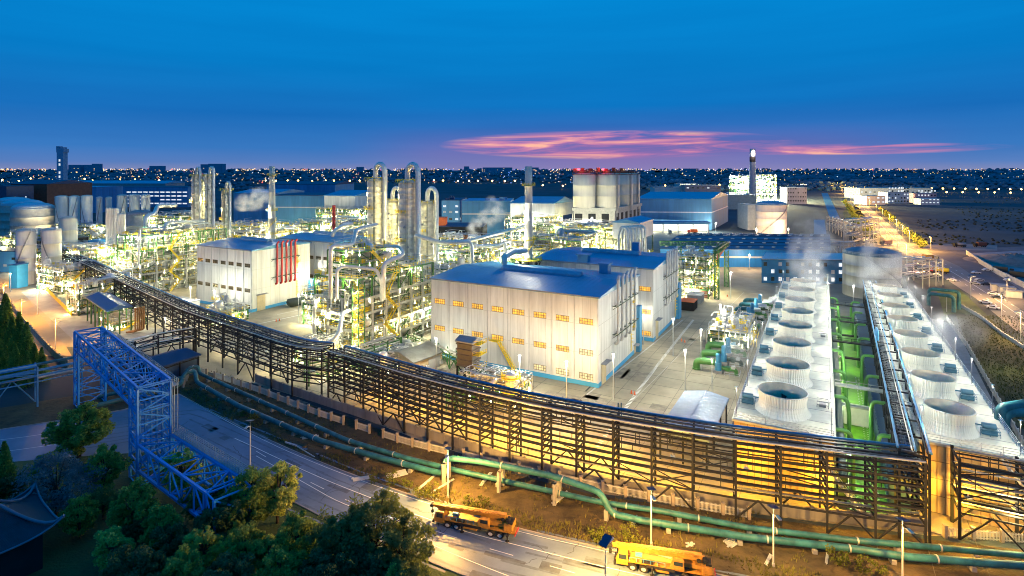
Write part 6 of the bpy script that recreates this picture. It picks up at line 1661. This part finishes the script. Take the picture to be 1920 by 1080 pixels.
# ================================================================ vegetation
leafm = {'dark': mat('leaf_dark', (.12,.19,.07), .8, var=.8, scale=1.6), 'mid': mat('leaf_mid', (.32,.42,.08), .75, var=.75, scale=1.6), 'blue': mat('leaf_bluegrey', (.16,.22,.24), .8, var=.4, scale=.6), 'con': mat('leaf_conifer', (.2,.32,.06), .85, var=.5, scale=.5), 'light': mat('leaf_light', (.55,.62,.14), .7, var=.7, scale=1.6)}  # conifer colour brightened in place of yellow lamplight on the clump
def make_tree(name, label, cat, h, r, m, n, seed, ls=.34, kind='round', group=None):
    rng = random.Random(seed); t = thing(name, label, cat, (0, 0, 0), group)
    mb = MB(); mb.tube([Vector((0,0,-.2)), Vector((.15,.1,h*.35)), Vector((-.1,.2,h*.6)), Vector((.1,0,h*.85))], [.32*h/12, .25*h/12, .15*h/12, .04], 8)
    cl = []
    if kind == 'con':
        for i in range(26):
            z = h*(.08+.9*i/26); rr = r*(1-i/26)*1.05+.15
            for j in range(5):
                a = rng.uniform(0, 2*PI); cl.append((Vector((math.cos(a)*rr*.6, math.sin(a)*rr*.6, z)), rr*.5, 1.5))
    else:
        for i in range(74):
            while True:
                v = Vector((rng.uniform(-1, 1), rng.uniform(-1, 1), rng.uniform(-1, 1)))
                if .35 < v.length < 1: break
            c = Vector((v.x*r*.86, v.y*r*.86, h*.56+v.z*h*.42)); c.x += .8*math.sin(seed+c.z); cl.append((c, r*rng.uniform(.1, .27), .85))
            if i % 2 == 0: mb.tube([Vector((0,.1,h*rng.uniform(.25,.5))), c*.6+Vector((0,0,h*.2)), c], [.11*h/12, .06*h/12, .02], 5)
    mb.build('trunk', m_trunk, t)
    mb = MB()
    for k in range(n):
        c, cr, zs = rng.choice(cl); v = Vector((rng.gauss(0, 1), rng.gauss(0, 1), rng.gauss(0, 1))); v.normalize(); v *= cr*rng.random()**.4
        q = c + Vector((v.x, v.y, v.z*zs)); d = Vector((rng.gauss(0,1), rng.gauss(0,1), rng.gauss(0,.7))).normalized(); s = d.orthogonal().normalized(); s = s*math.cos(k)+d.cross(s)*math.sin(k); L_ = ls*rng.uniform(.6, 1.3)
        mb.add([q-d*L_*.5, q+s*L_*.32, q+d*L_*.5, q-s*L_*.32], [(0,1,2,3)])
    mb.build('crown', m, t); return t
protos = {}
def plant_tree(kind, p, sc, label, cat='tree', group=None, rz=None):
    spec = {'round_dark': ('broadleaf_tree', 12, 6, leafm['dark'], 16000, 1, .5, 'round'), 'round_mid': ('broadleaf_tree', 12, 5.2, leafm['mid'], 12000, 2, .52, 'round'),
            'round_light': ('broadleaf_tree', 12, 4.6, leafm['light'], 10000, 3, .5, 'round'), 'blue_shrub': ('shrub', 8, 6, leafm['blue'], 7000, 4, .34, 'round'),
            'sparse': ('broadleaf_tree', 12, 5.6, mat('leaf_olive', (.2,.25,.07), .8, var=.5), 7000, 5, .5, 'round'), 'conifer': ('conifer_tree', 16, 3.4, leafm['con'], 9000, 6, .4, 'con'),
            'street': ('street_tree', 7, 3.2, leafm['light'], 1500, 7, .7, 'round'), 'bush': ('bush', 2.2, 1.6, mat('leaf_yellow', (.14,.17,.02), .8, var=.4), 420, 8, .28, 'round')}[kind]
    if kind not in protos:
        t = make_tree(spec[0], label, cat, spec[1], spec[2], spec[3], spec[4], spec[5], spec[6], spec[7], group); t.location = p; t.scale = (sc,)*3; protos[kind] = t; return t
    t = dup(protos[kind], p, R.uniform(0, 6.28) if rz is None else rz, label, sc); t['category'] = cat
    if group: t['group'] = group
    elif 'group' in t: del t['group']
    return t
def crownat(kind, cx, topy, D, h0, label, cat='tree', group=None, dz=0):
    """tree whose top reaches image row topy at depth D"""
    H = Zat(topy, D); return plant_tree(kind, at(cx, D, 0), max(.2, H/h0), label, cat, group)
crownat('round_mid', 148, 765, 118, 12, 'dark round tree in front of the blue bridge tower').scale = (1.25, 1.25, .88)
crownat('round_mid', 85, 850, 108, 12, 'dark tree at the left edge below the road')
crownat('blue_shrub', 105, 862, 98, 8, 'greyish blue feathery tree left of the bridge foot')
crownat('round_mid', 195, 838, 104, 12, 'green tree immediately left of the bridge foot')
crownat('round_mid', 250, 905, 92, 12, 'green tree below the bridge foot')
crownat('round_light', 340, 838, 103, 12, 'bright green tree right of the bridge foot, before the lower span')
crownat('round_light', 520, 866, 96, 12, 'light green tree with airy crown in front of the road')
crownat('round_mid', 468, 880, 94, 12, 'green tree left of the airy light green tree')
crownat('sparse', 702, 925, 84, 12, 'olive tree with distinct leaves silhouetted against the road')
crownat('sparse', 640, 952, 82, 12, 'olive tree left of the silhouetted one')
crownat('sparse', 755, 978, 80, 12, 'smaller olive tree at the right end of the foreground trees')
for i, (x, y, D, kd, lb) in enumerate([(300,950,88,'round_mid','dark tree in the lower middle of the left thicket'),(380,985,84,'round_light','dark tree under the lower span'),(150,930,92,'round_mid','dark tree right of the tiled house ridge'),(210,985,84,'round_light','dark tree behind the tiled house eave'),(460,985,83,'round_mid','green tree below the end of the lower span'),(560,965,84,'round_mid','green tree between the airy tree and the olive ones'),(250,1030,77,'round_dark','dark tree at the bottom edge right of the tiled house'),(340,1035,76,'round_mid','dark tree at the bottom edge, third from left'),(430,1040,76,'round_dark','dark tree at the bottom edge, fourth from left'),(520,1030,77,'round_mid','dark tree at the bottom edge, fifth from left'),(610,1030,77,'round_dark','dark tree at the bottom edge, sixth from left'),(690,1035,77,'round_dark','dark tree at the bottom edge, seventh from left'),(770,1048,76,'sparse','olive tree at the bottom edge where the road starts'),(20,880,100,'round_dark','dark tree at the left picture edge above the tiled house'),(420,930,90,'round_dark','dark bush-like tree under the end of the blue lower span')]):
    crownat(kd, x, y, D, 12, lb)
for i, (x, y, D) in enumerate([(-8,560,180),(10,545,176),(22,590,172),(36,580,168),(50,600,166),(64,640,163),(78,648,160),(-20,600,165),(0,630,160),(28,640,158),(50,655,156)]):
    crownat('conifer', x, y, D, 16, 'dark conifer in the clump beside the orange-lit side road, %s from the left rear' % ordn[i], group='conifers by the side road')
crownat('conifer', 8, 822, 100, 16, 'single small dark conifer at the left edge by the road')
k = 0
for i in range(16):
    f = i/15; y = 402+f*66; x = 1655+ (f**1.0)*55 if f > .0 else 1650
    y2 = 388+f*72; 
    p = G(1640+f*62+ (0 if f < .5 else (f-.5)*10), 396+f*70); k += 1
    plant_tree('street', p+Vector((9,0,0)), .95+.3*R.random(), 'lit roadside tree on the right side of the boulevard, %s from the far end' % ordn[i], 'tree', 'trees on the right of the boulevard')
for i in range(14):
    f = i/13; p = G(1598+f*52, 384+f*62); plant_tree('street', p+Vector((-12,0,0)), 1.1+.4*R.random(), 'roadside tree on the left side of the boulevard, %s from the far end' % ordn[i], 'tree', 'trees on the left of the boulevard')
for i, (x, y) in enumerate([(786,935),(810,930),(735,908),(762,915),(700,905),(1118,1018),(1135,1022),(1180,1014),(1570,1062),(1620,1072),(1650,1078),(880,955),(905,948),(460,780),(478,790),(870,760-0)]):
    if y < 770: continue
    plant_tree('bush', G(x, y), R.uniform(.7, 1.3), 'small yellow-green bush on the verge, %s in the list from the left middle' % ordn[i] if False else ['bush behind the rear crane truck tip','second bush behind the rear crane truck tip','bush by the flat ribbed sheet','small bush between sheet and planks','bush by the tilted sheet pile','bush left of the front crane truck','bush just behind the front crane truck boom tip','bush between lamp and front crane truck','bush on the verge beside the pale sticks','bush at the bottom right verge','bush left of the bottom right lamp','bush behind the rear crane truck cab','bush at the foot of the lamp by the rear crane truck','dry bush on the dark bank above the blue road','second dry bush above the blue road',''][i], 'bush', 'bushes on the verge')
mb = MB()
for k in range(1100):
    x = R.uniform(1640, 2100); y = R.uniform(368, 460); D = 63600/(y-HY)
    p = at(x, D); 
    if x < 1720 and y > 380: continue
    if noise.noise(p*.006) < -.05: continue
    s = R.uniform(.7, 1.7); mb.lathe(p, [(s*.6,0),(s,s*.5),(.01,s*1.1)], 5, 0, False)
tag(mb.build('field_scrub', mat('scrub_green', (.028,.04,.02), .95, var=.6, scale=.05)), 'dark scrub over the field right of the boulevard', 'scrub', kind='stuff')
mb = MB()
for k in range(1500):
    x = R.uniform(1600, 1660); y = R.uniform(385, 455)
    if x-1600 > (y-375)*.62: continue
    p = G(x, y); s = R.uniform(.8, 2.0); mb.lathe(p, [(s*.6,0),(s,s*.5),(.01,s*1.1)], 5, 0, False)
tag(mb.build('verge_scrub', mat('scrub_olive', (.05,.06,.015), .95, var=.6, scale=.1)), 'olive scrub between canal and boulevard', 'scrub', kind='stuff')
mb = MB()
for k in range(9000):
    x = R.uniform(1790, 2080); y = R.uniform(592, 850)
    p = G(x, y)
    if (x-1790) < (y-600)*.62: continue
    for j in range(3):
        d = Vector((R.uniform(-.5, .5), R.uniform(-.5, .5), R.uniform(.2, .8))); s = Vector((R.uniform(-1,1), R.uniform(-1,1), 0)).normalized()*.1; mb.add([p-s, p+s, p+d], [(0,1,2)])
tag(mb.build('field_grass', mat('field_tufts', (.05,.065,.012), .95, var=.6, scale=.1)), 'rough grass tufts over the dark field at right', 'grass', kind='stuff')
mast('yellow lamp post at the right picture edge over the grass field', G(1925,700), 8, 6500, (1,.85,.2), .3)
mast('yellow lamp by the teal pipes on the lawn', G(1775,585), 7, 4500, (1,.85,.2), .3)
# gap-fillers right: steel frames, teal loops
rack('steel_frame_tower', 'pale tubular pipe frame beside the boulevard near the crossroads', [at(1598,430), at(1632,455)][::1], 12, (4, 10, 16, 21), 9, {'n': (4, 5), 'r': (.5, .6), 'm': (m_silver, m_pale)}, m_silver2, .6, seed=70, cat='steel frame')
rack('steel_frame_tower', 'pale steel pipe frame with red-lit rails right of the aged metal tank', [at(1702,292), at(1740,300)], 14, (5, 9, 13), 6, {'n': (3, 4), 'r': (.3, .4), 'm': (m_silver, m_pale)}, m_silver2, .45, 2500, (1,.5,.4), 1, seed=71, cat='steel frame')
rack('pipe_rack', 'pale pipe rack zigzagging beside the canal basin', [at(1560,560), at(1592,500), at(1600,460)], 9, (6, 10, 13), 12, mix_far, m_silver2, .5, seed=72)
rack('pipe_rack', 'pale low pipe bridge between the long warehouse and the canal', [at(1505,400), at(1560,398), at(1600,396)], 5, (7, 9), 12, mix_far, m_pale, .5, seed=73)
for i in range(2):
    mb = MB(); o = i*2.4; a = at(1770, 236+o*2)
    mb.tube([a+Vector((-2,6,2)), a+Vector((-2,6,7+i)), a+Vector((4+o,0,7+i)), a+Vector((4+o,0,.5))], .7, 10, elbow=1.5)
    tag(mb.build('teal_loop', m_teal), 'teal pipe loop on the lawn right of the steaming towers, %s' % ['front one', 'rear one'][i], 'pipe')
# gantry crane
t = thing('gantry', 'green lattice gantry over the low lit unit right of the second hall', 'gantry', at(1300, 310))
def lat(mb, a, b, w, n, cw=.3):
    d = (b-a); X = d.cross(UP); X = X.normalized() if X.length > .1 else U; Y = d.cross(X).normalized(); c = [X*w/2+Y*w/2, X*w/2-Y*w/2, -X*w/2-Y*w/2, -X*w/2+Y*w/2]
    for q in c: mb.beam(a+q, b+q, cw)
    for i in range(n):
        for k in range(4): mb.beam(a.lerp(b, i/n)+c[k], a.lerp(b, (i+1)/n)+c[(k+1) % 4], cw*.6); mb.beam(a.lerp(b, i/n)+c[k], a.lerp(b, i/n)+c[(k+1) % 4], cw*.6)
for px, D in ((1274, 305), (1316, 305), (1344, 262), (1362, 290)):
    mb = MB(); c = at(px, D); lat(mb, c, c+UP*Zat(462 if D > 300 else 470, D), 1.8, 10); mb.build('leg', m_green, t)
mb = MB(); a = at(1238, 305, Zat(456,305)); b = at(1362, 305, Zat(456,305)); lat(mb, a, b, 2, 20); c = at(1341, 258, Zat(472,258)); lat(mb, c, at(1364,305,Zat(456,305)), 2, 14); mb.build('girder', m_green, t)
mb = MB(); mb.para(at(1344,260,Zat(487,260)), at(1362,303,0)-at(1344,260,0), Vector((.2,-.2,0)), UP*3); mb.build('sign_board', mat('faded_red', (.5,.12,.1), .7, var=.5, scale=1), t)
# containers
for i, (x, y, m_) in enumerate([(1287,583,m_rust),(1301,570,m_grey),(1314,559,m_rust),(1326,548,m_grey)]):
    c = G(x, y); t = thing('shipping_container', ['brown container stack nearest the yard edge by the second hall','grey container, second along the second hall','brown container, third along the second hall','grey container, farthest along the second hall'][i], 'container', c, 'containers along the second hall')
    mb = MB(); L_, W_, H_ = 8, 6, 3.6; mb.para(c+UP*.15-U*3, V*L_, U*W_, UP*H_)
    for k in range(14): mb.para(c+UP*.2-U*3.06+V*(k*L_/14+.1), V*.25, U*.05, UP*(H_-.1))
    mb.build('box', m_ if i else m_dark, t)
    mb = MB(); mb.para(c+UP*(H_+.16)-U*3.2-V*.2, V*(L_+.4), U*(W_+.4), UP*.15); mb.build('lid', m_orange if i % 2 == 0 else m_pale, t)
mb = MB(); a = G(540,577); b = G(594,566); mb.tube([a+UP*1.5, a.lerp(b,.05)+UP*1.9, b+UP*1.9, b+(b-a)*.03+UP*1.3], [1.2,2,2,1.2], 12); tag(mb.build('tarped_stack', m_tarp), 'long black tarpaulin-covered stack against the hall with red pipes', 'tarped stack')
t = thing('tank_trailer', 'rust-brown horizontal tanks beside the big blue warehouse', 'tank', at(1370, 455))
for k in range(3): mb = MB(); a = at(1366+k*7, 460-k*8, 4); mb.vessel(a, a+V*16, 3.2); mb.build('vessel', m_rust, t)
# ================================================================ vehicles
def wheel(t, c, ax, r, w, m=None):
    mb = MB(); mb.cyl(c-ax*w/2, r, w, 18, ax=ax); o = mb.build('wheel', m_black, t); mb = MB(); mb.cyl(c-ax*(w/2+.03), r*.55, w+.06, 12, ax=ax); mb.build('rim', m_pale, o); return o
def crane(label, p, rz):
    t = thing('crane_truck', label, 'crane truck', (0, 0, 0))
    X, Y = Vector((1,0,0)), Vector((0,1,0))
    # front (driver cab) toward -X ; total 13 m
    mb = MB(); mb.box((0,0,1.15), 12.2, 1.5, .5); mb.box((.4,0,1.5), 10.6, 2.5, .22); mb.box((-.6,-1.05,.95), 2.2, .5, .7); mb.box((-.6,1.05,.95), 2.2, .5, .7); mb.build('chassis', m_cyel, t)
    for x in (-4.1, -2.7, 2.6, 4.0):
        for s in (-1, 1): wheel(t, Vector((x, s*1.12, .58)), Y, .58, .42)
    mb = MB(); prof = [(-6.2,.7),(-6.3,1.6),(-5.95,2.75),(-4.75,2.8),(-4.7,.7)]
    mb.add([(x, -1.2, z) for x, z in prof]+[(x, 1.2, z) for x, z in prof], [(0,1,2,3,4), (9,8,7,6,5)]+[(i, i+5, (i+1)%5+5, (i+1)%5) for i in range(5)]); cb_ = mb.build('cab', m_cyel, t)
    mb = MB(); mb.add([(-6.3,-1.05,1.75),(-6.3,1.05,1.75),(-6.04,1.05,2.6),(-6.04,-1.05,2.6)], [(0,1,2,3)]); mb.para((-5.9,-1.215,1.7), (1.0,0,0), (0,.01,0), (0,0,.85)); mb.para((-5.9,1.205,1.7), (1.0,0,0), (0,.01,0), (0,0,.85)); mb.build('cab_window', m_glass, cb_)
    mb = MB(); mb.box((-6.45,0,.7), .25, 2.4, .35); mb.build('bumper', m_dark, t)
    # superstructure
    mb = MB(); mb.cyl((2.2,0,1.6), 1.0, .35, 20); mb.build('turntable', m_dark, t)
    mb = MB(); mb.box((3.4,0,2.3), 4.4, 1.5, .7); mb.box((5.2,0,2.25), 1.2, 2.4, 1.1); mb.box((4.2,.85,2.6), 1.6, .7, .9); mb.build('upper_body', m_cyel, t)
    mb = MB(); pr = [(.9,1.75),(.6,2.5),(.95,3.3),(2.3,3.3),(2.4,1.75)]
    mb.add([(x, -1.45, z) for x, z in pr]+[(x, -.6, z) for x, z in pr], [(0,1,2,3,4), (9,8,7,6,5)]+[(i, i+5, (i+1)%5+5, (i+1)%5) for i in range(5)]); cb2 = mb.build('crane_cab', m_cyel, t)
    mb = MB(); mb.para((1.1,-1.47,2.45), (1.1,0,0), (0,.01,0), (0,0,.7)); mb.build('cab_window', m_glass, cb2)
    # boom
    mb = MB(); 
    for i, (x0, x1, w_) in enumerate([(4.6,-4.6,.95),(-4.6,-5.5,.8),(-5.5,-6.2,.66),(-6.2,-6.9,.54)]):
        z0 = 3.35-(4.6-x0)*.045; z1 = 3.35-(4.6-x1)*.045; mb.beam((x0,.15,z0+.2), (x1,.15,z1+.2), w_*.8, w_)
    bo = mb.build('boom', m_cyel, t)
    mb = MB(); mb.cyl((-7.1,-.2,3.0), .32, .7, 12, ax=Y); mb.beam((-7.0,.15,2.9), (-7.1,.15,1.9), .08); mb.box((-7.1,.15,1.7), .35, .35, .5); mb.build('hook_block', m_dark, bo)
    mb = MB(); a = Vector((-6.4,-.55,3.65)); b = Vector((3.6,-.55,3.95))
    for q in (Vector((0,0,0)), Vector((0,0,.45)), Vector((0,.45,.22))): mb.beam(a+q, b+q, .07)
    for k in range(22):
        s = a.lerp(b, k/22); e = a.lerp(b, (k+1)/22); mb.beam(s, e+Vector((0,0,.45)), .05); mb.beam(s+Vector((0,0,.45)), e+Vector((0,.45,.22)), .05)
    mb.build('lattice_jib', m_cyel, t)
    mb = MB(); mb.tube([(1.8,.15,2.2), (-1.8,.15,2.85)], .18, 8); mb.build('lift_cylinder', m_pale, t)
    for x in (-1.6, 5.3):
        mb = MB(); mb.beam((x,-1.9,1.2), (x,1.9,1.2), .3, .3)
        for s in (-1, 1): mb.tube([(x, s*1.8, 1.3), (x, s*1.8, .3)], .11, 8); mb.cyl((x, s*1.8, .2), .3, .1, 10)
        mb.build('outrigger', m_dark, t)
    mb = MB(); mb.box((5.4,0,2.95), .7, 1.6, .35); 
    for k in range(2): mb.cyl((4.2+k*.8,-.5,3.15), .3, 1.0, 12, ax=Y)
    mb.build('winch', m_dark, t)
    mb = MB(); mb.rail([(-4.5,-1.2,1.6), (0,-1.2,1.6)], .7, .05, .9, mids=1); mb.box((-3.4,.4,1.9), .9, .8, .5); mb.build('deck_box', m_bmotor, t)
    mb = MB()
    for k in range(3): mb.tube([(-4.4+k*.1,.9,1.7),(-2+k*.3,1.15,1.9),(1,.9,1.75),(2.5,.6,2.4)], .04, 4)
    for s in (-1, 1): mb.beam((-6.2,s*1.3,2.3), (-6.35,s*1.6,2.4), .05); mb.box((-6.4,s*1.62,2.2), .06, .2, .45)
    mb.box((-2.2,-.95,1.75), 1.4, .5, .35); mb.box((-.6,-1.28,1.25), 3.6, .06, .5); mb.build('hoses_and_mirrors', m_black, t)
    mb = MB(); mb.box((6.2,0,1.0), .1, 2.3, .3); mb.build('rear_bumper', m_red, t)
    t.location = p; t.rotation_euler = (0, 0, rz); t.scale = (1.14, 1.0, .82); return t
def hdg(a, b): d = G(*b)-G(*a); return math.atan2(d.y, d.x)
c1 = crane('yellow truck crane parked beyond the first lamp, rear one on the road', G(893, 991), hdg((835,975), (958,1000)))
c2 = dup(c1, G(1247, 1070), hdg((1150,1052), (1330,1085)), 'yellow truck crane nearer the camera at the bottom of the road')
def car(label, p, rz, m, group='cars on the right', van=False):
    t = thing('parked_car', label, 'car', (0,0,0), group); pr = [(-2.2,.35),(-2.25,.85),(-1.3,.98),(-.7,1.45),(.9,1.48),(1.7,1.0),(2.2,.92),(2.2,.35)] if not van else [(-2.4,.35),(-2.45,1.0),(-1.9,1.25),(-1.3,1.95),(2.3,2.0),(2.4,.35)]
    mb = MB(); n = len(pr); mb.add([(x,-.88,z) for x, z in pr]+[(x,.88,z) for x, z in pr], [tuple(range(n)), tuple(range(2*n-1, n-1, -1))]+[(i, i+n, (i+1)%n+n, (i+1)%n) for i in range(n)]); mb.build('body', m, t)
    mb = MB(); z0, z1 = (1.0, 1.4) if not van else (1.25, 1.8)
    for s in (-.9, .885): mb.para((-.8,s,z0), (2.0,0,0), (0,.015,0), (0,0,z1-z0))
    mb.build('side_window', m_glass, t)
    for x in (-1.4, 1.4):
        for s in (-.82, .82): mb = MB(); mb.cyl((x,s-.1,.33), .33, .2, 12, ax=Vector((0,1,0))); mb.build('wheel', m_black, t)
    t.location = p; t.rotation_euler = (0,0,rz); return t
mwc = mat('car_white', (.7,.72,.75), .3, var=0); mdc = mat('car_dark', (.05,.06,.09), .3, var=0); msc = mat('car_silver', (.4,.42,.45), .3, var=0)
for x, y, rz, m, lb in [(1785,527,2.2,mwc,'white car on the right road edge beside the crossroads bend'),(1830,513,3.0,mwc,'white rounded car on the parking ground, leftmost'),(1850,508,3.0,mwc,'white car on the parking ground, second'),(1836,527,3.1,msc,'silver car in the middle of the parking ground'),(1847,534,3.1,mdc,'dark car below the silver one'),(1891,527,3.0,mwc,'white car at the right of the parking ground'),(1829,533,2.2,msc,'silver car at the road edge near the lamp'),(1863,553,2.3,mwc,'white car at the upper end of the row by the low wall'),(1871,560,2.3,mdc,'dark car beside the low wall'),(1848,569,2.3,mwc,'white car on the lit road, upper'),(1862,579,2.3,mwc,'white van-like car on the lit road, lower'),(1893,548,2.6,mdc,'dark car near the containers at right'),(1905,556,2.6,msc,'silver car at the right edge of the parking ground')]:
    car(lb, G(x, y, 0), rz, m)
def tanker(label, p, rz, m1, m2, boxy=False):
    t = thing('truck', label, 'truck', (0,0,0)); mb = MB()
    mb.box((0,0,.9), 9, 2.3, .4); mb.build('chassis', m_dark, t)
    mb = MB()
    if boxy: mb.box((1,0,2.4), 6.6, 2.4, 2.6)
    else: mb.vessel((-1.9,0,2.2), (4.0,0,2.2), 1.15)
    mb.build('body', m1, t); mb = MB(); mb.box((-4,0,1.9), 1.8, 2.4, 2.2); mb.build('cab', m2, t); mb = MB(); mb.box((-4.9,0,2.3), .1, 2.1, .8); mb.build('windscreen', m_glass, t)
    for x in (-3.6, 1.8, 3.2):
        for s in (-1.05, .8): mb = MB(); mb.cyl((x,s,.5), .5, .3, 12, ax=Vector((0,1,0))); mb.build('wheel', m_black, t)
    t.location = p; t.rotation_euler = (0,0,rz); return t
tanker('yellow tanker lorry on the lit road below the crossroads', G(1743,487), 2.3, m_cyel, m_cream)
tanker('yellow lorry with red cab on the lit road, nearest one', G(1762,512), -.7, m_yellow, m_red)
tanker('dark lorry crossing at the crossroads', G(1662,459), .1, m_rust, m_dark, True)
tanker('dark covered lorry inside the right stockyard', G(1880,512), 2.3, m_tarp, m_dark, True)
tanker('dark lorry at the right edge of the stockyard', G(1912,522), 2.3, m_tarp, m_dark, True)
tanker('orange lorry under the blue loading canopy', G(1299,437), 0, m_orange, m_red, True)
tanker('grey lorry under the blue loading canopy, left', at(1256,535), 1.4, m_grey, m_pale, True)
tanker('grey lorry parked left of the crossroads stockpile', G(1800,463), 0, m_grey, m_dark)
tanker('brown lorry parked beside the grey one beyond the crossroads', G(1838,463), 0, m_rust, m_dark, True)
mb = MB()
for k in range(900):
    a = R.uniform(0, 2*PI); rr = R.random()**.6; q = G(1900,492)+Vector((math.cos(a)*24*rr, math.sin(a)*16*rr, 6*(1-rr)*R.random()**.3)); s = R.uniform(.5, 1.1); mb.lathe(q, [(s,0),(s*.7,s*.7),(.01,s)], 5, 0, False)
mb.lathe(G(1900,492), [(26,0),(13,3.6),(.01,5.6)], 20, 0, False)
tag(mb.build('rubble_heap', mat('heap_brown', (.3,.22,.18), .9, var=.4, scale=.3)), 'brown rubble heap in the right stockyard', 'heap')
for i, (x, y) in enumerate([(1890,548),(1905,553),(1917,560)]): bld('site_hut', 'white flat-roofed site hut at the right edge, %s of three' % ['left','middle','right'][i], 'hut', G(x, y), 6, 4, 3, m_white2, m_grey, flat=True)
light(G(1900,538)+UP*9, 3000, COOL, .3, street_lamp('cool white lamp by the site huts', G(1900,538), 9, 0, grp=None)) if False else None
# barriers and cones on the yard
for i, (x, y) in enumerate([(1184,738),(1190,740),(1278,640),(1284,642),(1152,768),(518,603),(524,602),(1364,556)]):
    c = G(x, y); mb = MB(); mb.box(c+UP*.04, .5, .5, .06); mb.cyl(c, .28, 1.0, 10, r2=.06); tag(mb.build('traffic_cone', m_orange), ['orange cone left of the zebra strip','orange cone second by the zebra strip','orange cone at the upper end of the zebra strip','second cone at the upper end of the zebra strip','orange cone by the twin dark posts','cone in the yard left of the black stack','second cone in the yard left of the black stack','cone far up the yard'][i], 'traffic cone')
# ================================================================ steam
def vol_mat(name, dens, nscale, em=0.0):
    m = bpy.data.materials.new(name); m.use_nodes = True; nt = m.node_tree; N = nt.nodes; L = nt.links
    for n in list(N):
        if n.type != 'OUTPUT_MATERIAL': N.remove(n)
    out = N['Material Output']; v = N.new('ShaderNodeVolumePrincipled'); v.inputs['Color'].default_value = (.95,.97,1,1); v.inputs['Anisotropy'].default_value = .2
    tc = N.new('ShaderNodeTexCoord'); geo = N.new('ShaderNodeNewGeometry')
    no = N.new('ShaderNodeTexNoise'); no.inputs['Scale'].default_value = nscale; no.inputs['Detail'].default_value = 4; L.new(geo.outputs['Position'], no.inputs['Vector'])
    # radial falloff in unit object space (-1..1)
    ln = N.new('ShaderNodeVectorMath'); ln.operation = 'LENGTH'; L.new(tc.outputs['Object'], ln.inputs[0])
    a = N.new('ShaderNodeMath'); a.operation = 'SUBTRACT'; a.inputs[0].default_value = 1.0; L.new(ln.outputs['Value'], a.inputs[1])
    b = N.new('ShaderNodeMapRange'); b.inputs[1].default_value = .42; b.inputs[2].default_value = .68; L.new(no.outputs['Fac'], b.inputs[0])
    c = N.new('ShaderNodeMath'); c.operation = 'MULTIPLY'; L.new(a.outputs[0], c.inputs[0]); L.new(b.outputs[0], c.inputs[1])
    d = N.new('ShaderNodeMath'); d.operation = 'MULTIPLY'; d.use_clamp = False; d.inputs[1].default_value = dens; L.new(c.outputs[0], d.inputs[0])
    e = N.new('ShaderNodeMath'); e.operation = 'MAXIMUM'; e.inputs[1].default_value = 0; L.new(d.outputs[0], e.inputs[0])
    L.new(e.outputs[0], v.inputs['Density']); L.new(v.outputs[0], out.inputs['Volume'])
    if em: v.inputs['Emission Strength'].default_value = em; v.inputs['Emission Color'].default_value = (.8,.9,1,1)
    return m
def puff(name, label, c, s, m, rot=0.0):
    mb = MB(); mb.lathe((0,0,0), [(.01,-1),(.5,-.87),(.87,-.5),(1,0),(.87,.5),(.5,.87),(.01,1)], 16)
    me_o = mb.build(name, m, origin=(0,0,0)); me_o.location = c; me_o.scale = s; me_o.rotation_euler = (0, rot, 0)
    tag(me_o, label, 'steam', kind='stuff'); return me_o
v1 = vol_mat('steam_soft', .42, .12); v2 = vol_mat('steam_dense', .5, .22); v3 = vol_mat('steam_thin', .16, .12)
c = T(1522,497,215); puff('steam_plume', 'white steam rising from the rear of the left fan row', c+UP*3, (10, 7, 19), v1)
c = T(1660,505,205); puff('steam_plume', 'white steam drifting in front of the aged metal tank', c+UP*3, (10, 7, 17), v1, .25)
for i, (x, y, sx, sz) in enumerate([(884,432,3,3.2),(897,420,4.5,4.5),(913,410,6,5.5),(928,393,5,7)]): puff('smoke_puff', 'white smoke puff from the short vent stack, %s from the stack' % ordn[i], T(x,y,298), (sx*1.3, 4, sz*1.2), v2, -.5)
for i, (x, y, sx, sz) in enumerate([(455,386,4,3),(472,378,7,5),(488,368,7,5)]): puff('smoke_puff', 'pale steam beside the left chimney, %s from the left' % ordn[i], T(x,y,345), (sx*1.6, 5, sz*1.3), v2)
puff('steam_plume', 'thin haze over the pumps beside the left cooling block', T(1400,640,165), (7, 6, 9), v3, .5)
puff('steam_plume', 'thin haze over the outer edge of the right cooling block', T(1775,625,150), (11, 10, 6), v3, -.6)
# undergrowth closing the gaps under the foreground trees
for i in range(46):
    x = R.uniform(20, 760); y = 1000+R.uniform(-130, 150)
    if y < 905+max(0, (x-420))*.28 or (x < 140 and 905 < y < 1080): continue
    D = 63600/(y-HY+25); D = min(D, 100); kd = R.choice(('round_light','round_mid','round_dark','sparse'))
    plant_tree(kd, at(x, D), R.uniform(.38, .62), 'low tree filling the thicket between road and bottom edge', 'tree', 'low trees of the thicket')
# leaves let some light through
for nm in ('leaf_dark','leaf_mid','leaf_bluegrey','leaf_conifer','leaf_light','leaf_olive','leaf_yellow'):
    m = MT[nm]; nt_ = m.node_tree; b_ = nt_.nodes['Principled BSDF']; out_ = nt_.nodes['Material Output']
    tr_ = nt_.nodes.new('ShaderNodeBsdfTranslucent'); mx_ = nt_.nodes.new('ShaderNodeMixShader'); mx_.inputs[0].default_value = .45
    src_ = b_.inputs['Base Color'].links[0].from_socket
    nt_.links.new(src_, tr_.inputs['Color']); nt_.links.new(b_.outputs[0], mx_.inputs[1]); nt_.links.new(tr_.outputs[0], mx_.inputs[2]); nt_.links.new(mx_.outputs[0], out_.inputs['Surface'])
puff('steam_plume', 'soft steam over the far fan stacks of the right row', T(1690,560,195), (9, 8, 9), v3, .3)
puff('steam_plume', 'soft steam over the middle fan stacks of the left row', T(1500,560,190), (9, 8, 8), v3)
